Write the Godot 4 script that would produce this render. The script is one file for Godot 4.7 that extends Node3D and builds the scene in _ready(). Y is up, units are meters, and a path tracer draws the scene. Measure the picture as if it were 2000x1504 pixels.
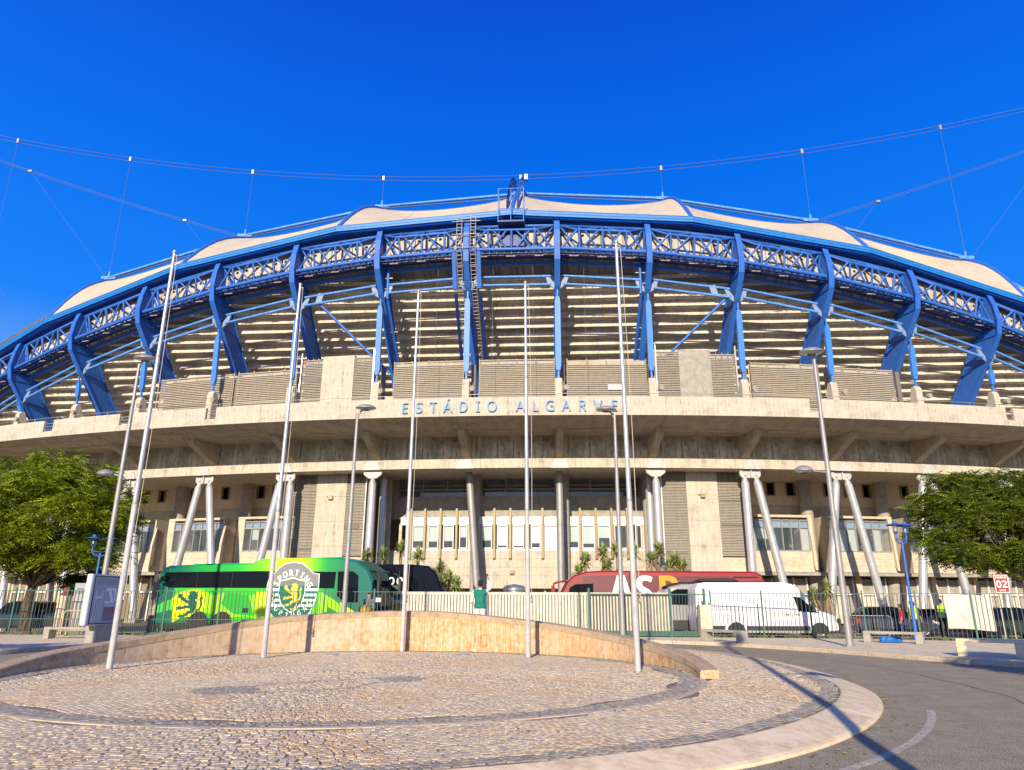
extends Node3D

# plan of the main stand: a circle of radius RL about C; bays of DTH radians counted from the one that faces the camera
const C := Vector2(8.976, -187.953)
const RL := 136.147
const DTH := 0.0519059
const TH0 := -0.0398749
const AX := -0.0684231        # the stand's own axis (rows of steps run square to it)
const SUN_AZ := 11.5
const SUN_EL := 21.5

var M := {}
var used := {}
var rng := RandomNumberGenerator.new()


class MB:
	var st := SurfaceTool.new()
	var o := Vector3.ZERO
	var uvo := Vector4(0, 0, 1, 1)

	func _init(off := Vector3.ZERO) -> void:
		st.begin(Mesh.PRIMITIVE_TRIANGLES)
		o = off
		st.set_smooth_group(-1)

	func v(p: Vector3, uv := Vector2.ZERO) -> void:
		st.set_uv(uv)
		st.add_vertex(p - o)

	func tri(a: Vector3, b: Vector3, c: Vector3) -> void:
		v(a)
		v(c)
		v(b)

	func quad(a: Vector3, b: Vector3, c: Vector3, d: Vector3) -> void:
		tri(a, b, c)
		tri(a, c, d)

	func quaduv(a: Vector3, b: Vector3, c: Vector3, d: Vector3, r := Rect2(0, 0, 1, 1)) -> void:
		var ua := Vector2(r.position.x, r.end.y)
		var ub := Vector2(r.end.x, r.end.y)
		var uc := Vector2(r.end.x, r.position.y)
		var ud := Vector2(r.position.x, r.position.y)
		v(a, ua)
		v(c, uc)
		v(b, ub)
		v(a, ua)
		v(d, ud)
		v(c, uc)

	func hexa(p: Array) -> void:  # 0-3 bottom, counter-clockwise seen from above, 4-7 top
		quad(p[4], p[5], p[6], p[7])
		quad(p[3], p[2], p[1], p[0])
		for k in 4:
			var n := (k + 1) % 4
			quad(p[k], p[n], p[n + 4], p[k + 4])

	func box(c: Vector3, s: Vector3, b := Basis()) -> void:
		var h := s * 0.5
		var p := []
		for y in [-1, 1]:
			for q in [Vector2(-1, 1), Vector2(1, 1), Vector2(1, -1), Vector2(-1, -1)]:
				p.append(c + b * Vector3(q.x * h.x, y * h.y, q.y * h.z))
		hexa(p)

	func frame(d: Vector3, up := Vector3.UP) -> Basis:  # y along d
		var u := up if absf(d.dot(up)) < 0.98 else Vector3(0, 0, 1)
		var x := u.cross(d).normalized()
		return Basis(x, d, x.cross(d))

	func beam(a: Vector3, b: Vector3, w: float, h: float, up := Vector3.UP) -> void:
		var d := (b - a)
		var l := d.length()
		if l < 1e-5:
			return
		box((a + b) * 0.5, Vector3(w, l, h), frame(d / l, up))

	func tube(a: Vector3, b: Vector3, ra: float, rb: float, n := 8, caps := true) -> void:
		var d := (b - a).normalized()
		var f := frame(d)
		st.set_smooth_group(1 if n > 5 else -1)
		for k in n:
			var t0 := TAU * k / n
			var t1 := TAU * (k + 1) / n
			var e0 := f.x * cos(t0) - f.z * sin(t0)
			var e1 := f.x * cos(t1) - f.z * sin(t1)
			quad(a + e0 * ra, a + e1 * ra, b + e1 * rb, b + e0 * rb)
		st.set_smooth_group(-1)
		if caps:
			for k in n:
				var t0 := TAU * k / n
				var t1 := TAU * (k + 1) / n
				var e0 := f.x * cos(t0) - f.z * sin(t0)
				var e1 := f.x * cos(t1) - f.z * sin(t1)
				tri(b, b + e0 * rb, b + e1 * rb)
				tri(a, a + e1 * ra, a + e0 * ra)

	func path(pts: Array, r: float, n := 6) -> void:
		for k in pts.size() - 1:
			tube(pts[k], pts[k + 1], r, r, n, k == 0 or k == pts.size() - 2)

	func lathe(base: Vector3, prof: Array, n := 16, f := Basis()) -> void:  # prof: Vector2(radius, height) from the bottom up
		st.set_smooth_group(2)
		for j in prof.size() - 1:
			var p0: Vector2 = prof[j]
			var p1: Vector2 = prof[j + 1]
			st.set_smooth_group(2 + j)
			for k in n:
				var t0 := TAU * k / n
				var t1 := TAU * (k + 1) / n
				var e0 := f * Vector3(cos(t0), 0, -sin(t0))
				var e1 := f * Vector3(cos(t1), 0, -sin(t1))
				var y0: Vector3 = base + f.y * p0.y
				var y1: Vector3 = base + f.y * p1.y
				if p0.x < 1e-4:
					tri(y0, y1 + e1 * p1.x, y1 + e0 * p1.x)
				elif p1.x < 1e-4:
					tri(y0 + e0 * p0.x, y0 + e1 * p0.x, y1)
				else:
					quad(y0 + e0 * p0.x, y0 + e1 * p0.x, y1 + e1 * p1.x, y1 + e0 * p1.x)
		st.set_smooth_group(-1)

	func prism(poly: PackedVector2Array, f: Transform3D, z0: float, z1: float, bev := 0.0, uvr := Rect2(0, 0, 1, 1)) -> void:
		# poly in the frame's xy, counter-clockwise; pushed from z0 to z1; the rims at both ends are bevelled
		var n := poly.size()
		var inn := PackedVector2Array()
		for k in n:
			var a := poly[(k + n - 1) % n]
			var b := poly[k]
			var c := poly[(k + 1) % n]
			var n0 := (b - a).normalized().orthogonal()
			var n1 := (c - b).normalized().orthogonal()
			var m := (n0 + n1).normalized()
			inn.append(b - m * bev / maxf(0.4, m.dot(n0)) * (-1.0 if false else 1.0) * signf(1.0))
		# orthogonal() turns clockwise in y-down terms: check that the inset lies inside
		if bev > 0.0 and absf(area(inn)) > absf(area(poly)):
			for k in n:
				inn[k] = poly[k] * 2.0 - inn[k]
		var ids := Geometry2D.triangulate_polygon(poly)
		for t in ids.size() / 3:
			var q := [inn[ids[t * 3]], inn[ids[t * 3 + 1]], inn[ids[t * 3 + 2]]]
			if (q[1] - q[0]).cross(q[2] - q[0]) < 0:
				q = [q[0], q[2], q[1]]
			for e in [0, 2, 1]:
				v(f * Vector3(q[e].x, q[e].y, z1), uvat(q[e], uvr))
			for e in [0, 1, 2]:
				v(f * Vector3(q[e].x, q[e].y, z0), uvat(q[e], uvr))
		var rings := [[inn, z0], [poly, z0 + bev], [poly, z1 - bev], [inn, z1]] if bev > 0 else [[poly, z0], [poly, z1]]
		for r in rings.size() - 1:
			var p0: PackedVector2Array = rings[r][0]
			var p1: PackedVector2Array = rings[r + 1][0]
			var a0: float = rings[r][1]
			var a1: float = rings[r + 1][1]
			for k in n:
				var m := (k + 1) % n
				var A := f * Vector3(p0[k].x, p0[k].y, a0)
				var B := f * Vector3(p0[m].x, p0[m].y, a0)
				var D := f * Vector3(p1[m].x, p1[m].y, a1)
				var E := f * Vector3(p1[k].x, p1[k].y, a1)
				var ua := uvat(p0[k], uvr)
				var ub := uvat(p0[m], uvr)
				for q in [[A, ua], [D, ub], [B, ub], [A, ua], [E, ua], [D, ub]]:
					# poly runs counter-clockwise and z points out, so A,B,D,E is seen from inside out
					v(q[0], q[1])

	func uvat(p: Vector2, r: Rect2) -> Vector2:
		return Vector2((p.x - r.position.x) / r.size.x, 1.0 - (p.y - r.position.y) / r.size.y)

	func area(p: PackedVector2Array) -> float:
		var s := 0.0
		for k in p.size():
			s += p[k].cross(p[(k + 1) % p.size()])
		return s * 0.5

	func done() -> ArrayMesh:
		st.generate_normals()
		return st.commit()


func W(i: float, out: float, h: float) -> Vector3:
	var t := TH0 + DTH * i
	return Vector3(C.x + (RL + out) * sin(t), h, C.y + (RL + out) * cos(t))


func radial(i: float) -> Vector3:
	var t := TH0 + DTH * i
	return Vector3(sin(t), 0, cos(t))


func along(i: float) -> Vector3:
	var t := TH0 + DTH * i
	return Vector3(cos(t), 0, -sin(t))


func S(t: float, s: float, h: float) -> Vector3:  # t along the rows of steps, s towards the street from C
	return Vector3(C.x + cos(AX) * t + sin(AX) * s, h, C.y - sin(AX) * t + cos(AX) * s)


func rim(i: float) -> float:  # height of the knee of the roof frames: the inclined stand cut by the round front
	return 25.55 - 0.88 * RL * (1.0 - cos(TH0 + DTH * i - AX))


func arc(m: MB, i0: float, i1: float, o0: float, o1: float, h0: float, h1: float, n := 4) -> void:
	# a piece of ring: o0 outer, o1 inner, h0 bottom, h1 top
	for k in n:
		var a := lerpf(i0, i1, float(k) / n)
		var b := lerpf(i0, i1, float(k + 1) / n)
		var p := [W(a, o0, h0), W(b, o0, h0), W(b, o1, h0), W(a, o1, h0), W(a, o0, h1), W(b, o0, h1), W(b, o1, h1), W(a, o1, h1)]
		m.quad(p[4], p[5], p[6], p[7])
		m.quad(p[3], p[2], p[1], p[0])
		m.quad(p[0], p[1], p[5], p[4])
		m.quad(p[2], p[3], p[7], p[6])
		if k == 0:
			m.quad(p[3], p[0], p[4], p[7])
		if k == n - 1:
			m.quad(p[1], p[2], p[6], p[5])


func numbered(called: String) -> String:
	if not used.has(called):
		used[called] = 0
		return called
	used[called] += 1
	return "%s_%03d" % [called, used[called]]


func thing(called: String, label: String, category: String, at := Vector3.ZERO, turn := 0.0, group := "") -> Node3D:
	var o := Node3D.new()
	o.name = numbered(called)
	add_child(o)
	o.position = at
	o.rotation.y = turn
	tag(o, label, category, group)
	return o


func tag(o: Node, label: String, category: String, group := "") -> void:
	o.set_meta("label", label)
	o.set_meta("category", category)
	if group:
		o.set_meta("group", group)


func part(called: String, mesh: Mesh, mat: Material, parent: Node, at := Vector3.ZERO, label := "") -> MeshInstance3D:
	var o := MeshInstance3D.new()
	o.mesh = mesh
	if mat:
		o.material_override = mat
	var kids := {}
	var key := called
	if not parent.has_meta("_n"):
		parent.set_meta("_n", {})
	kids = parent.get_meta("_n")
	if kids.has(called):
		kids[called] += 1
		key = "%s_%03d" % [called, kids[called]]
	else:
		kids[called] = 0
	o.name = key
	parent.add_child(o, true)
	o.position = at
	if label:
		o.set_meta("label", label)
	return o


func sub(called: String, parent: Node, at := Vector3.ZERO) -> Node3D:
	var o := Node3D.new()
	var kids := {}
	if not parent.has_meta("_n"):
		parent.set_meta("_n", {})
	kids = parent.get_meta("_n")
	if kids.has(called):
		kids[called] += 1
		o.name = "%s_%03d" % [called, kids[called]]
	else:
		kids[called] = 0
		o.name = called
	parent.add_child(o, true)
	o.position = at
	return o


func struct(called: String, mesh: Mesh, mat: Material, label := "") -> MeshInstance3D:
	var o := MeshInstance3D.new()
	o.mesh = mesh
	o.material_override = mat
	o.name = numbered(called)
	add_child(o)
	o.set_meta("kind", "structure")
	if label:
		o.set_meta("label", label)
	return o


func clean(n: Node) -> void:
	if n.has_meta("_n"):
		n.remove_meta("_n")
	for c in n.get_children():
		clean(c)


# ---------------------------------------------------------------- textures and materials

func lin(r: float, g: float, b: float) -> Color:
	return Color(r, g, b).linear_to_srgb()


func seam(sd: int, freq: float, w := 512, h := 512, oct := 4) -> PackedByteArray:
	var n := FastNoiseLite.new()
	n.seed = sd
	n.noise_type = FastNoiseLite.TYPE_SIMPLEX_SMOOTH
	n.frequency = freq
	n.fractal_octaves = oct
	var im := n.get_seamless_image(w, h)
	im.convert(Image.FORMAT_L8)
	if w != 512 or h != 512:
		im.resize(512, 512, Image.INTERPOLATE_CUBIC)
	return im.get_data()


func mixtex(layers: Array, stops: Array) -> ImageTexture:
	# layers: [bytes, weight]; the weighted sum (0..1) picks a colour from the stops (linear values)
	var lut := []
	for k in 256:
		var f := k / 255.0 * (stops.size() - 1)
		var j := mini(int(f), stops.size() - 2)
		var c: Color = stops[j].lerp(stops[j + 1], f - j).linear_to_srgb()
		lut.append([int(c.r * 255), int(c.g * 255), int(c.b * 255)])
	var out := PackedByteArray()
	var n: int = 512 * 512
	out.resize(n * 3)
	for k in n:
		var s := 0.0
		for l in layers:
			var d: float = (l[0][k] - 128) * l[1]
			if l.size() > 2:
				d *= clampf((l[2][k] - 96) / 80.0, 0.0, 1.0)
			s += d
		var q: Array = lut[clampi(int(128.0 + s), 0, 255)]
		out[k * 3] = q[0]
		out[k * 3 + 1] = q[1]
		out[k * 3 + 2] = q[2]
	return ImageTexture.create_from_image(Image.create_from_data(512, 512, false, Image.FORMAT_RGB8, out))


func bumptex(bytes: PackedByteArray, k := 4.0) -> ImageTexture:
	var im := Image.create_from_data(512, 512, false, Image.FORMAT_L8, bytes)
	im.convert(Image.FORMAT_RGBA8)
	im.bump_map_to_normal_map(k)
	return ImageTexture.create_from_image(im)


func mat(color: Color, rough := 0.8, metal := 0.0) -> StandardMaterial3D:
	var m := StandardMaterial3D.new()
	m.albedo_color = color
	m.roughness = rough
	m.metallic = metal
	return m


func texmat(tex: Texture2D, metres: float, rough := 0.9, normal: Texture2D = null, strength := 0.5) -> StandardMaterial3D:
	var m := mat(Color.WHITE, rough)
	m.albedo_texture = tex
	m.uv1_triplanar = true
	m.uv1_world_triplanar = true
	m.uv1_triplanar_sharpness = 4.0
	m.uv1_scale = Vector3.ONE / metres
	if normal:
		m.normal_enabled = true
		m.normal_texture = normal
		m.normal_scale = strength
	return m


func materials() -> void:
	var big := seam(1, 0.008)
	var mid := seam(2, 0.03)
	var fine := seam(3, 0.25, 512, 512, 2)
	var streak := seam(4, 0.05, 512, 40)
	var streak2 := seam(5, 0.09, 512, 24, 3)
	var drip := seam(6, 0.3, 512, 34, 3)
	var nb := bumptex(fine, 2.0)
	var nm := bumptex(mid, 3.0)
	M.conc = texmat(mixtex([[big, 0.35], [mid, 0.3], [fine, 0.4], [streak, 0.5], [drip, .5, big]], [Color(.2, .175, .135), Color(.46, .41, .325), Color(.53, .48, .385), Color(.58, .535, .44)]), 6.0, 0.9, nb, 0.5)
	M.conc_soffit = texmat(mixtex([[big, 0.5], [mid, 0.4], [fine, 0.3]], [Color(.24, .2, .145), Color(.47, .41, .31), Color(.56, .5, .39)]), 5.0, 0.9, nb, 0.5)
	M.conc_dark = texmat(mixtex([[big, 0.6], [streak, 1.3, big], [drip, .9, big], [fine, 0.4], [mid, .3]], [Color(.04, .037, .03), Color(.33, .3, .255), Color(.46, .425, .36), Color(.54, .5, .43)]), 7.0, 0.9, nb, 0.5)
	M.conc_tan = texmat(mixtex([[big, 0.4], [mid, 0.5], [fine, 0.4]], [Color(.42, .33, .225), Color(.6, .5, .37), Color(.66, .57, .44)]), 5.0, 0.9, nb, 0.6)
	M.conc_grey = texmat(mixtex([[big, 0.5], [mid, 0.4], [fine, 0.5]], [Color(.2, .18, .15), Color(.36, .33, .28), Color(.45, .42, .36)]), 3.0, 0.9, nb, 0.6)
	M.conc_step = texmat(mixtex([[big, 0.6], [mid, 0.5], [streak, 0.4], [fine, 0.3]], [Color(.34, .3, .235), Color(.6, .545, .45), Color(.67, .615, .52)]), 5.0, 0.9, nb, 0.4)
	M.wall = texmat(mixtex([[big, 0.45], [mid, .45], [drip, 0.9, mid], [streak2, 0.25], [fine, 0.55]], [Color(.3, .14, .05), Color(.5, .32, .165), Color(.58, .43, .275), Color(.61, .5, .36), Color(.6, .53, .42)]), 3.7, 0.9, nb, 0.6)
	M.wall_rusty = texmat(mixtex([[big, 0.3], [mid, .35], [drip, 1.6, mid], [streak2, 0.45], [fine, 0.6]], [Color(.22, .08, .022), Color(.45, .23, .08), Color(.56, .38, .2), Color(.6, .47, .31), Color(.6, .52, .39)]), 3.3, 0.9, nb, 0.6)
	M.wall_top = texmat(mixtex([[big, 0.5], [mid, 0.5], [fine, 0.5]], [Color(.2, .14, .08), Color(.42, .31, .19), Color(.5, .38, .25)]), 2.0, 0.95, nm, 0.7)
	M.asphalt = texmat(mixtex([[big, 0.18], [mid, 0.22], [fine, 1.0]], [Color(.1, .083, .048), Color(.28, .24, .148), Color(.5, .435, .285)]), 3.3, 0.95, nb, 1.0)
	M.paving = texmat(mixtex([[big, 0.5], [mid, 0.4], [fine, 0.6]], [Color(.45, .375, .235), Color(.7, .59, .38), Color(.78, .67, .46)]), 4.2, 0.95, nb, 0.8)
	M.kerb = texmat(mixtex([[big, 0.5], [mid, 0.6], [fine, 0.5]], [Color(.3, .24, .16), Color(.55, .45, .31), Color(.64, .54, .39)]), 1.5, 0.95, nb, 0.7)
	M.slab = texmat(mixtex([[big, 0.6], [mid, 0.5], [fine, 0.4]], [Color(.48, .36, .21), Color(.74, .595, .375), Color(.82, .69, .47)]), 2.3, 0.9, nb, 0.7)
	M.dirt = texmat(mixtex([[mid, 0.6], [fine, 0.8]], [Color(.1, .07, .04), Color(.2, .145, .09), Color(.33, .26, .17)]), 1.0, 1.0, nb, 1.0)
	M.verge = texmat(mixtex([[mid, 0.8], [fine, 0.8]], [Color(.07, .07, .025), Color(.19, .16, .07), Color(.32, .25, .13)]), 1.2, 1.0, nb, 1.0)
	M.membrane = texmat(mixtex([[big, 0.4], [mid, 0.25], [streak, 0.2]], [Color(.36, .3, .21), Color(.5, .43, .315), Color(.55, .485, .37)]), 9.0, 0.75)
	M.bark = texmat(mixtex([[streak, 1.2], [fine, 0.5]], [Color(.035, .024, .015), Color(.11, .08, .05), Color(.2, .15, .1)]), 0.8, 1.0, nm, 1.0)
	M.bark_pale = texmat(mixtex([[streak, 1.2], [fine, 0.5]], [Color(.13, .09, .055), Color(.29, .21, .13), Color(.4, .3, .2)]), 0.8, 1.0, nm, 1.0)
	M.cobble_base = mat(lin(.2, .15, .1), 1.0)
	M.cobble = mat(Color.WHITE, 0.85)
	M.cobble.vertex_color_use_as_albedo = true
	M.cobble.albedo_texture = mixtex([[mid, 0.5], [fine, 0.9]], [Color(.55, .52, .48), Color(.86, .85, .84), Color(1, 1, 1)])
	M.cobble.uv1_triplanar = true
	M.cobble.uv1_world_triplanar = true
	M.cobble.uv1_scale = Vector3.ONE * 1.8
	var paintmap := mixtex([[big, 0.45], [mid, 0.4], [streak, 0.5], [fine, .3]], [Color(.62, .62, .65), Color(.9, .9, .9), Color(1, 1, 1)])
	for d in [["blue", Color(.028, .15, .57), 0.5], ["blue_prop", Color(.05, .23, .72), 0.5], ["blue_pale", Color(.09, .27, .66), 0.6], ["azure", Color(.01, .2, .6), 0.5], ["silver", Color(.55, .56, .56), 0.5], ["galv", Color(.38, .375, .36), 0.55], ["white_steel", Color(.52, .515, .495), 0.5]]:
		var m := texmat(paintmap, 3.0, d[2])
		m.albedo_color = d[1].linear_to_srgb()
		M[d[0]] = m
	M.blue_pale.albedo_color = Color.WHITE
	M.blue_pale.albedo_texture = mixtex([[big, 0.5], [mid, 0.8], [fine, .5]], [Color(.04, .18, .58), Color(.06, .23, .66), Color(.12, .3, .68), Color(.3, .43, .66)])
	M.letter = mat(lin(.13, .3, .56), .6)
	M.silver.metallic = 0.35
	M.silver.roughness = 0.38
	M.galv.metallic = 0.4
	M.plate_pale = mat(lin(.2, .28, .4), 0.6)
	M.column = M.conc_grey
	M.louvre = texmat(paintmap, 2.0, 0.6)
	M.louvre.albedo_color = lin(.4, .36, .29)
	M.louvre_warm = texmat(paintmap, 2.0, 0.6)
	M.louvre_warm.albedo_color = lin(.43, .375, .28)
	M.black = mat(lin(.012, .012, .013), 0.6)
	M.void_shade = mat(lin(.17, .155, .14), 0.9)  # dark grey standing in for shade inside rooms, gaps and slots
	M.navy = mat(lin(.008, .03, .16), 0.5)
	M.cable = mat(lin(.1, .13, .24), 0.8)
	M.green_paint = mat(lin(.035, .115, .085), 0.5)
	M.bar_paint = mat(lin(.025, .045, .038), 0.5)
	M.cream = texmat(paintmap, 1.7, .7)
	M.cream.albedo_color = lin(.62, .575, .47)
	M.lantern_blue = mat(lin(.035, .125, .42), .5)
	M.white = mat(lin(.8, .8, .78), 0.35)
	M.frame_white = mat(lin(.75, .73, .68), 0.5)
	M.blind = mat(lin(.46, .53, .51), 0.8)
	M.blind_grey = mat(lin(.4, .44, .41), 0.8)
	M.blind_white = mat(lin(.72, .72, .69), 0.8)
	M.bronze = mat(lin(.3, .23, .145), 0.5, 0.2)
	M.tyre = mat(lin(.018, .018, .018), 0.9)
	M.rim = mat(lin(.45, .45, .46), 0.35, 0.7)
	M.glass_dark = mat(lin(.006, .009, .014), 0.05)
	M.glass_dark.metallic_specular = 0.28
	M.glass = mat(Color(0.75, 0.85, 0.9, 0.04), 0.04)
	M.glass.transparency = BaseMaterial3D.TRANSPARENCY_ALPHA
	M.lamp_glass = mat(lin(.5, .5, .48), 0.15)
	M.trim = mat(lin(.025, .025, .026), 0.55)
	M.red_light = mat(lin(.5, .01, .01), 0.2)
	M.head_light = mat(lin(.6, .62, .65), 0.08)
	M.skin_tint = mat(Color.WHITE, 0.8)
	M.skin_tint.vertex_color_use_as_albedo = true
	M.leaf = mat(Color.WHITE, 0.55)
	M.leaf.vertex_color_use_as_albedo = true
	M.leaf.cull_mode = BaseMaterial3D.CULL_DISABLED
	M.leaf.backlight_enabled = true
	M.leaf.backlight = lin(.1, .16, .02)
	M.steel = mat(lin(.6, .58, .55), 0.28, 0.85)


func bearing(az: float, el: float) -> Vector3:
	var a := deg_to_rad(az)
	var e := deg_to_rad(el)
	return Vector3(sin(a) * cos(e), -sin(e), -cos(a) * cos(e))


func clear_sky() -> ImageTexture:
	# clear winter sky: deep overhead, azure lower down, pale air along the horizon, a bright aureole round the sun
	var w := 512
	var h := 256
	var im := Image.create(w, h, false, Image.FORMAT_RGBF)
	var to_sun := -bearing(SUN_AZ, SUN_EL)
	var stops := [[-90.0, Color(.16, .14, .11)], [-3.0, Color(.3, .28, .25)], [0.0, Color(.48, .49, .5)], [6.0, Color(.34, .45, .64)], [13.0, Color(.13, .31, .72)], [20.0, Color(.008, .175, .72)], [32.0, Color(.0, .118, .64)], [45.0, Color(.0, .062, .49)], [90.0, Color(.0, .04, .36)]]
	for y in h:
		var el := 90.0 - 180.0 * (y + .5) / h
		var c := Color()
		for k in stops.size() - 1:
			if el >= stops[k][0] and el <= stops[k + 1][0]:
				var u: float = (el - stops[k][0]) / (stops[k + 1][0] - stops[k][0])
				c = (stops[k][1] as Color).lerp(stops[k + 1][1], u)
		for x in w:
			var a := TAU * (x + .5) / w
			var d := Vector3(sin(a) * cos(deg_to_rad(el)), sin(deg_to_rad(el)), -cos(a) * cos(deg_to_rad(el)))
			var g := 0.0
			if el > 0:
				var ang := rad_to_deg(acos(clampf(d.dot(to_sun), -1, 1)))
				g = .6 * exp(-ang / 9.0) + .22 * exp(-ang / 26.0)
			im.set_pixel(x, y, c + Color(1.0, .9, .72) * g)
	return ImageTexture.create_from_image(im)


func _ready() -> void:
	rng.seed = 7
	# camera
	var cam := Camera3D.new()
	cam.name = "camera"
	add_child(cam)
	cam.fov = 56.737
	cam.near = 0.1
	cam.far = 2500.0
	var p := 0.29546
	var roll := 0.00428
	var fwd := Vector3(0, sin(p), -cos(p))
	var up := Vector3(0, cos(p), sin(p))
	var rt := Vector3(1, 0, 0)
	cam.transform = Transform3D(Basis(rt * cos(roll) + up * sin(roll), up * cos(roll) - rt * sin(roll), -fwd), Vector3(0, 1.65, 0))
	# sky, exposure
	var env := Environment.new()
	env.background_mode = Environment.BG_SKY
	var sm := PanoramaSkyMaterial.new()
	sm.panorama = clear_sky()
	var sky := Sky.new()
	sky.sky_material = sm
	env.sky = sky
	env.tonemap_mode = Environment.TONE_MAPPER_LINEAR
	env.tonemap_exposure = 1.34
	env.sdfgi_enabled = true
	env.ssao_enabled = true
	env.ssil_enabled = true
	var we := WorldEnvironment.new()
	we.name = "environment"
	we.environment = env
	add_child(we)
	# sun: low, behind the camera, a little to the left
	var sun := DirectionalLight3D.new()
	sun.name = "sun"
	add_child(sun)
	sun.basis = Basis.looking_at(bearing(SUN_AZ, SUN_EL))
	sun.light_color = Color(1.0, 0.935, 0.83)
	sun.light_energy = 1.6
	sun.light_angular_distance = 0.5
	sun.shadow_enabled = true

	materials()
	ground()
	island()
	stadium()
	roof()
	facade()
	street()
	fences()
	vehicles()
	people()
	trees()
	outside()
	clean(self)


# ---------------------------------------------------------------- ground

func sheet(pts: Array, y: float, called: String, m: Material) -> MeshInstance3D:
	var b := MB.new()
	var poly := PackedVector2Array(pts)
	var ids := Geometry2D.triangulate_polygon(poly)
	for t in ids.size() / 3:
		var q := []
		for e in 3:
			q.append(poly[ids[t * 3 + e]])
		if (q[1] - q[0]).cross(q[2] - q[0]) > 0:
			q = [q[0], q[2], q[1]]
		b.tri(Vector3(q[0].x, y, q[0].y), Vector3(q[1].x, y, q[1].y), Vector3(q[2].x, y, q[2].y))
	return struct(called, b.done(), m)


func smooth(pts: Array, each := 6) -> Array:  # Catmull-Rom through Vector2 points
	var out := []
	for k in pts.size() - 1:
		var a: Vector2 = pts[maxi(k - 1, 0)]
		var b: Vector2 = pts[k]
		var c: Vector2 = pts[k + 1]
		var d: Vector2 = pts[mini(k + 2, pts.size() - 1)]
		for e in each:
			out.append(b.cubic_interpolate(c, a, d, float(e) / each))
	out.append(pts[pts.size() - 1])
	return out


func kerb_run(line: Array, parent: Node, label_mat: Material, inside: float, top: float, step := 1.0, width := 0.22) -> void:
	# kerb stones one by one along a line; inside = +1 when the pavement lies on the left of the run
	var acc := 0.0
	var pts := [line[0]]
	for k in line.size() - 1:
		var a: Vector2 = line[k]
		var b: Vector2 = line[k + 1]
		var l := a.distance_to(b)
		var s := step - acc
		while s < l:
			pts.append(a.lerp(b, s / l))
			s += step
		acc = l - (s - step)
	for k in pts.size() - 1:
		var a: Vector2 = pts[k]
		var b: Vector2 = pts[k + 1]
		var d := (b - a).normalized()
		var n := Vector2(d.y, -d.x) * inside
		a += d * 0.006
		b -= d * 0.006
		var t := top + rng.randf_range(-0.004, 0.004)
		var m := MB.new(Vector3(a.x, 0, a.y))
		var q := PackedVector2Array([Vector2(0, -0.1), Vector2(width, -0.1), Vector2(width, t), Vector2(0.03, t), Vector2(0.0, t - 0.03)])
		var f := Transform3D(Basis(Vector3(n.x, 0, n.y), Vector3.UP, Vector3(n.x, 0, n.y).cross(Vector3.UP)), Vector3(a.x, 0, a.y))
		var l := a.distance_to(b)
		var fwdz := f.basis.z.dot(Vector3(d.x, 0, d.y)) > 0
		m.prism(q, f, 0.0 if fwdz else -l, l if fwdz else 0.0)
		part("kerb_stone", m.done(), label_mat, parent, Vector3(a.x, 0, a.y))


func right_kerb() -> Array:
	return smooth([Vector2(-6, -33.4), Vector2(-1, -33.2), Vector2(4.2, -32.6), Vector2(6.5, -31.75), Vector2(8.5, -30.2), Vector2(10.1, -28.1), Vector2(11.4, -25.6), Vector2(12.5, -23.0), Vector2(13.7, -20.9), Vector2(15.6, -18.6), Vector2(19, -16.2), Vector2(26, -14)])


func left_kerb() -> Array:
	return smooth([Vector2(-30, -16), Vector2(-22, -18.5), Vector2(-17.6, -21.6), Vector2(-16.1, -24.4), Vector2(-15.2, -27.6), Vector2(-13.8, -30.2), Vector2(-11, -32.4), Vector2(-6, -33.4)])


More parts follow.
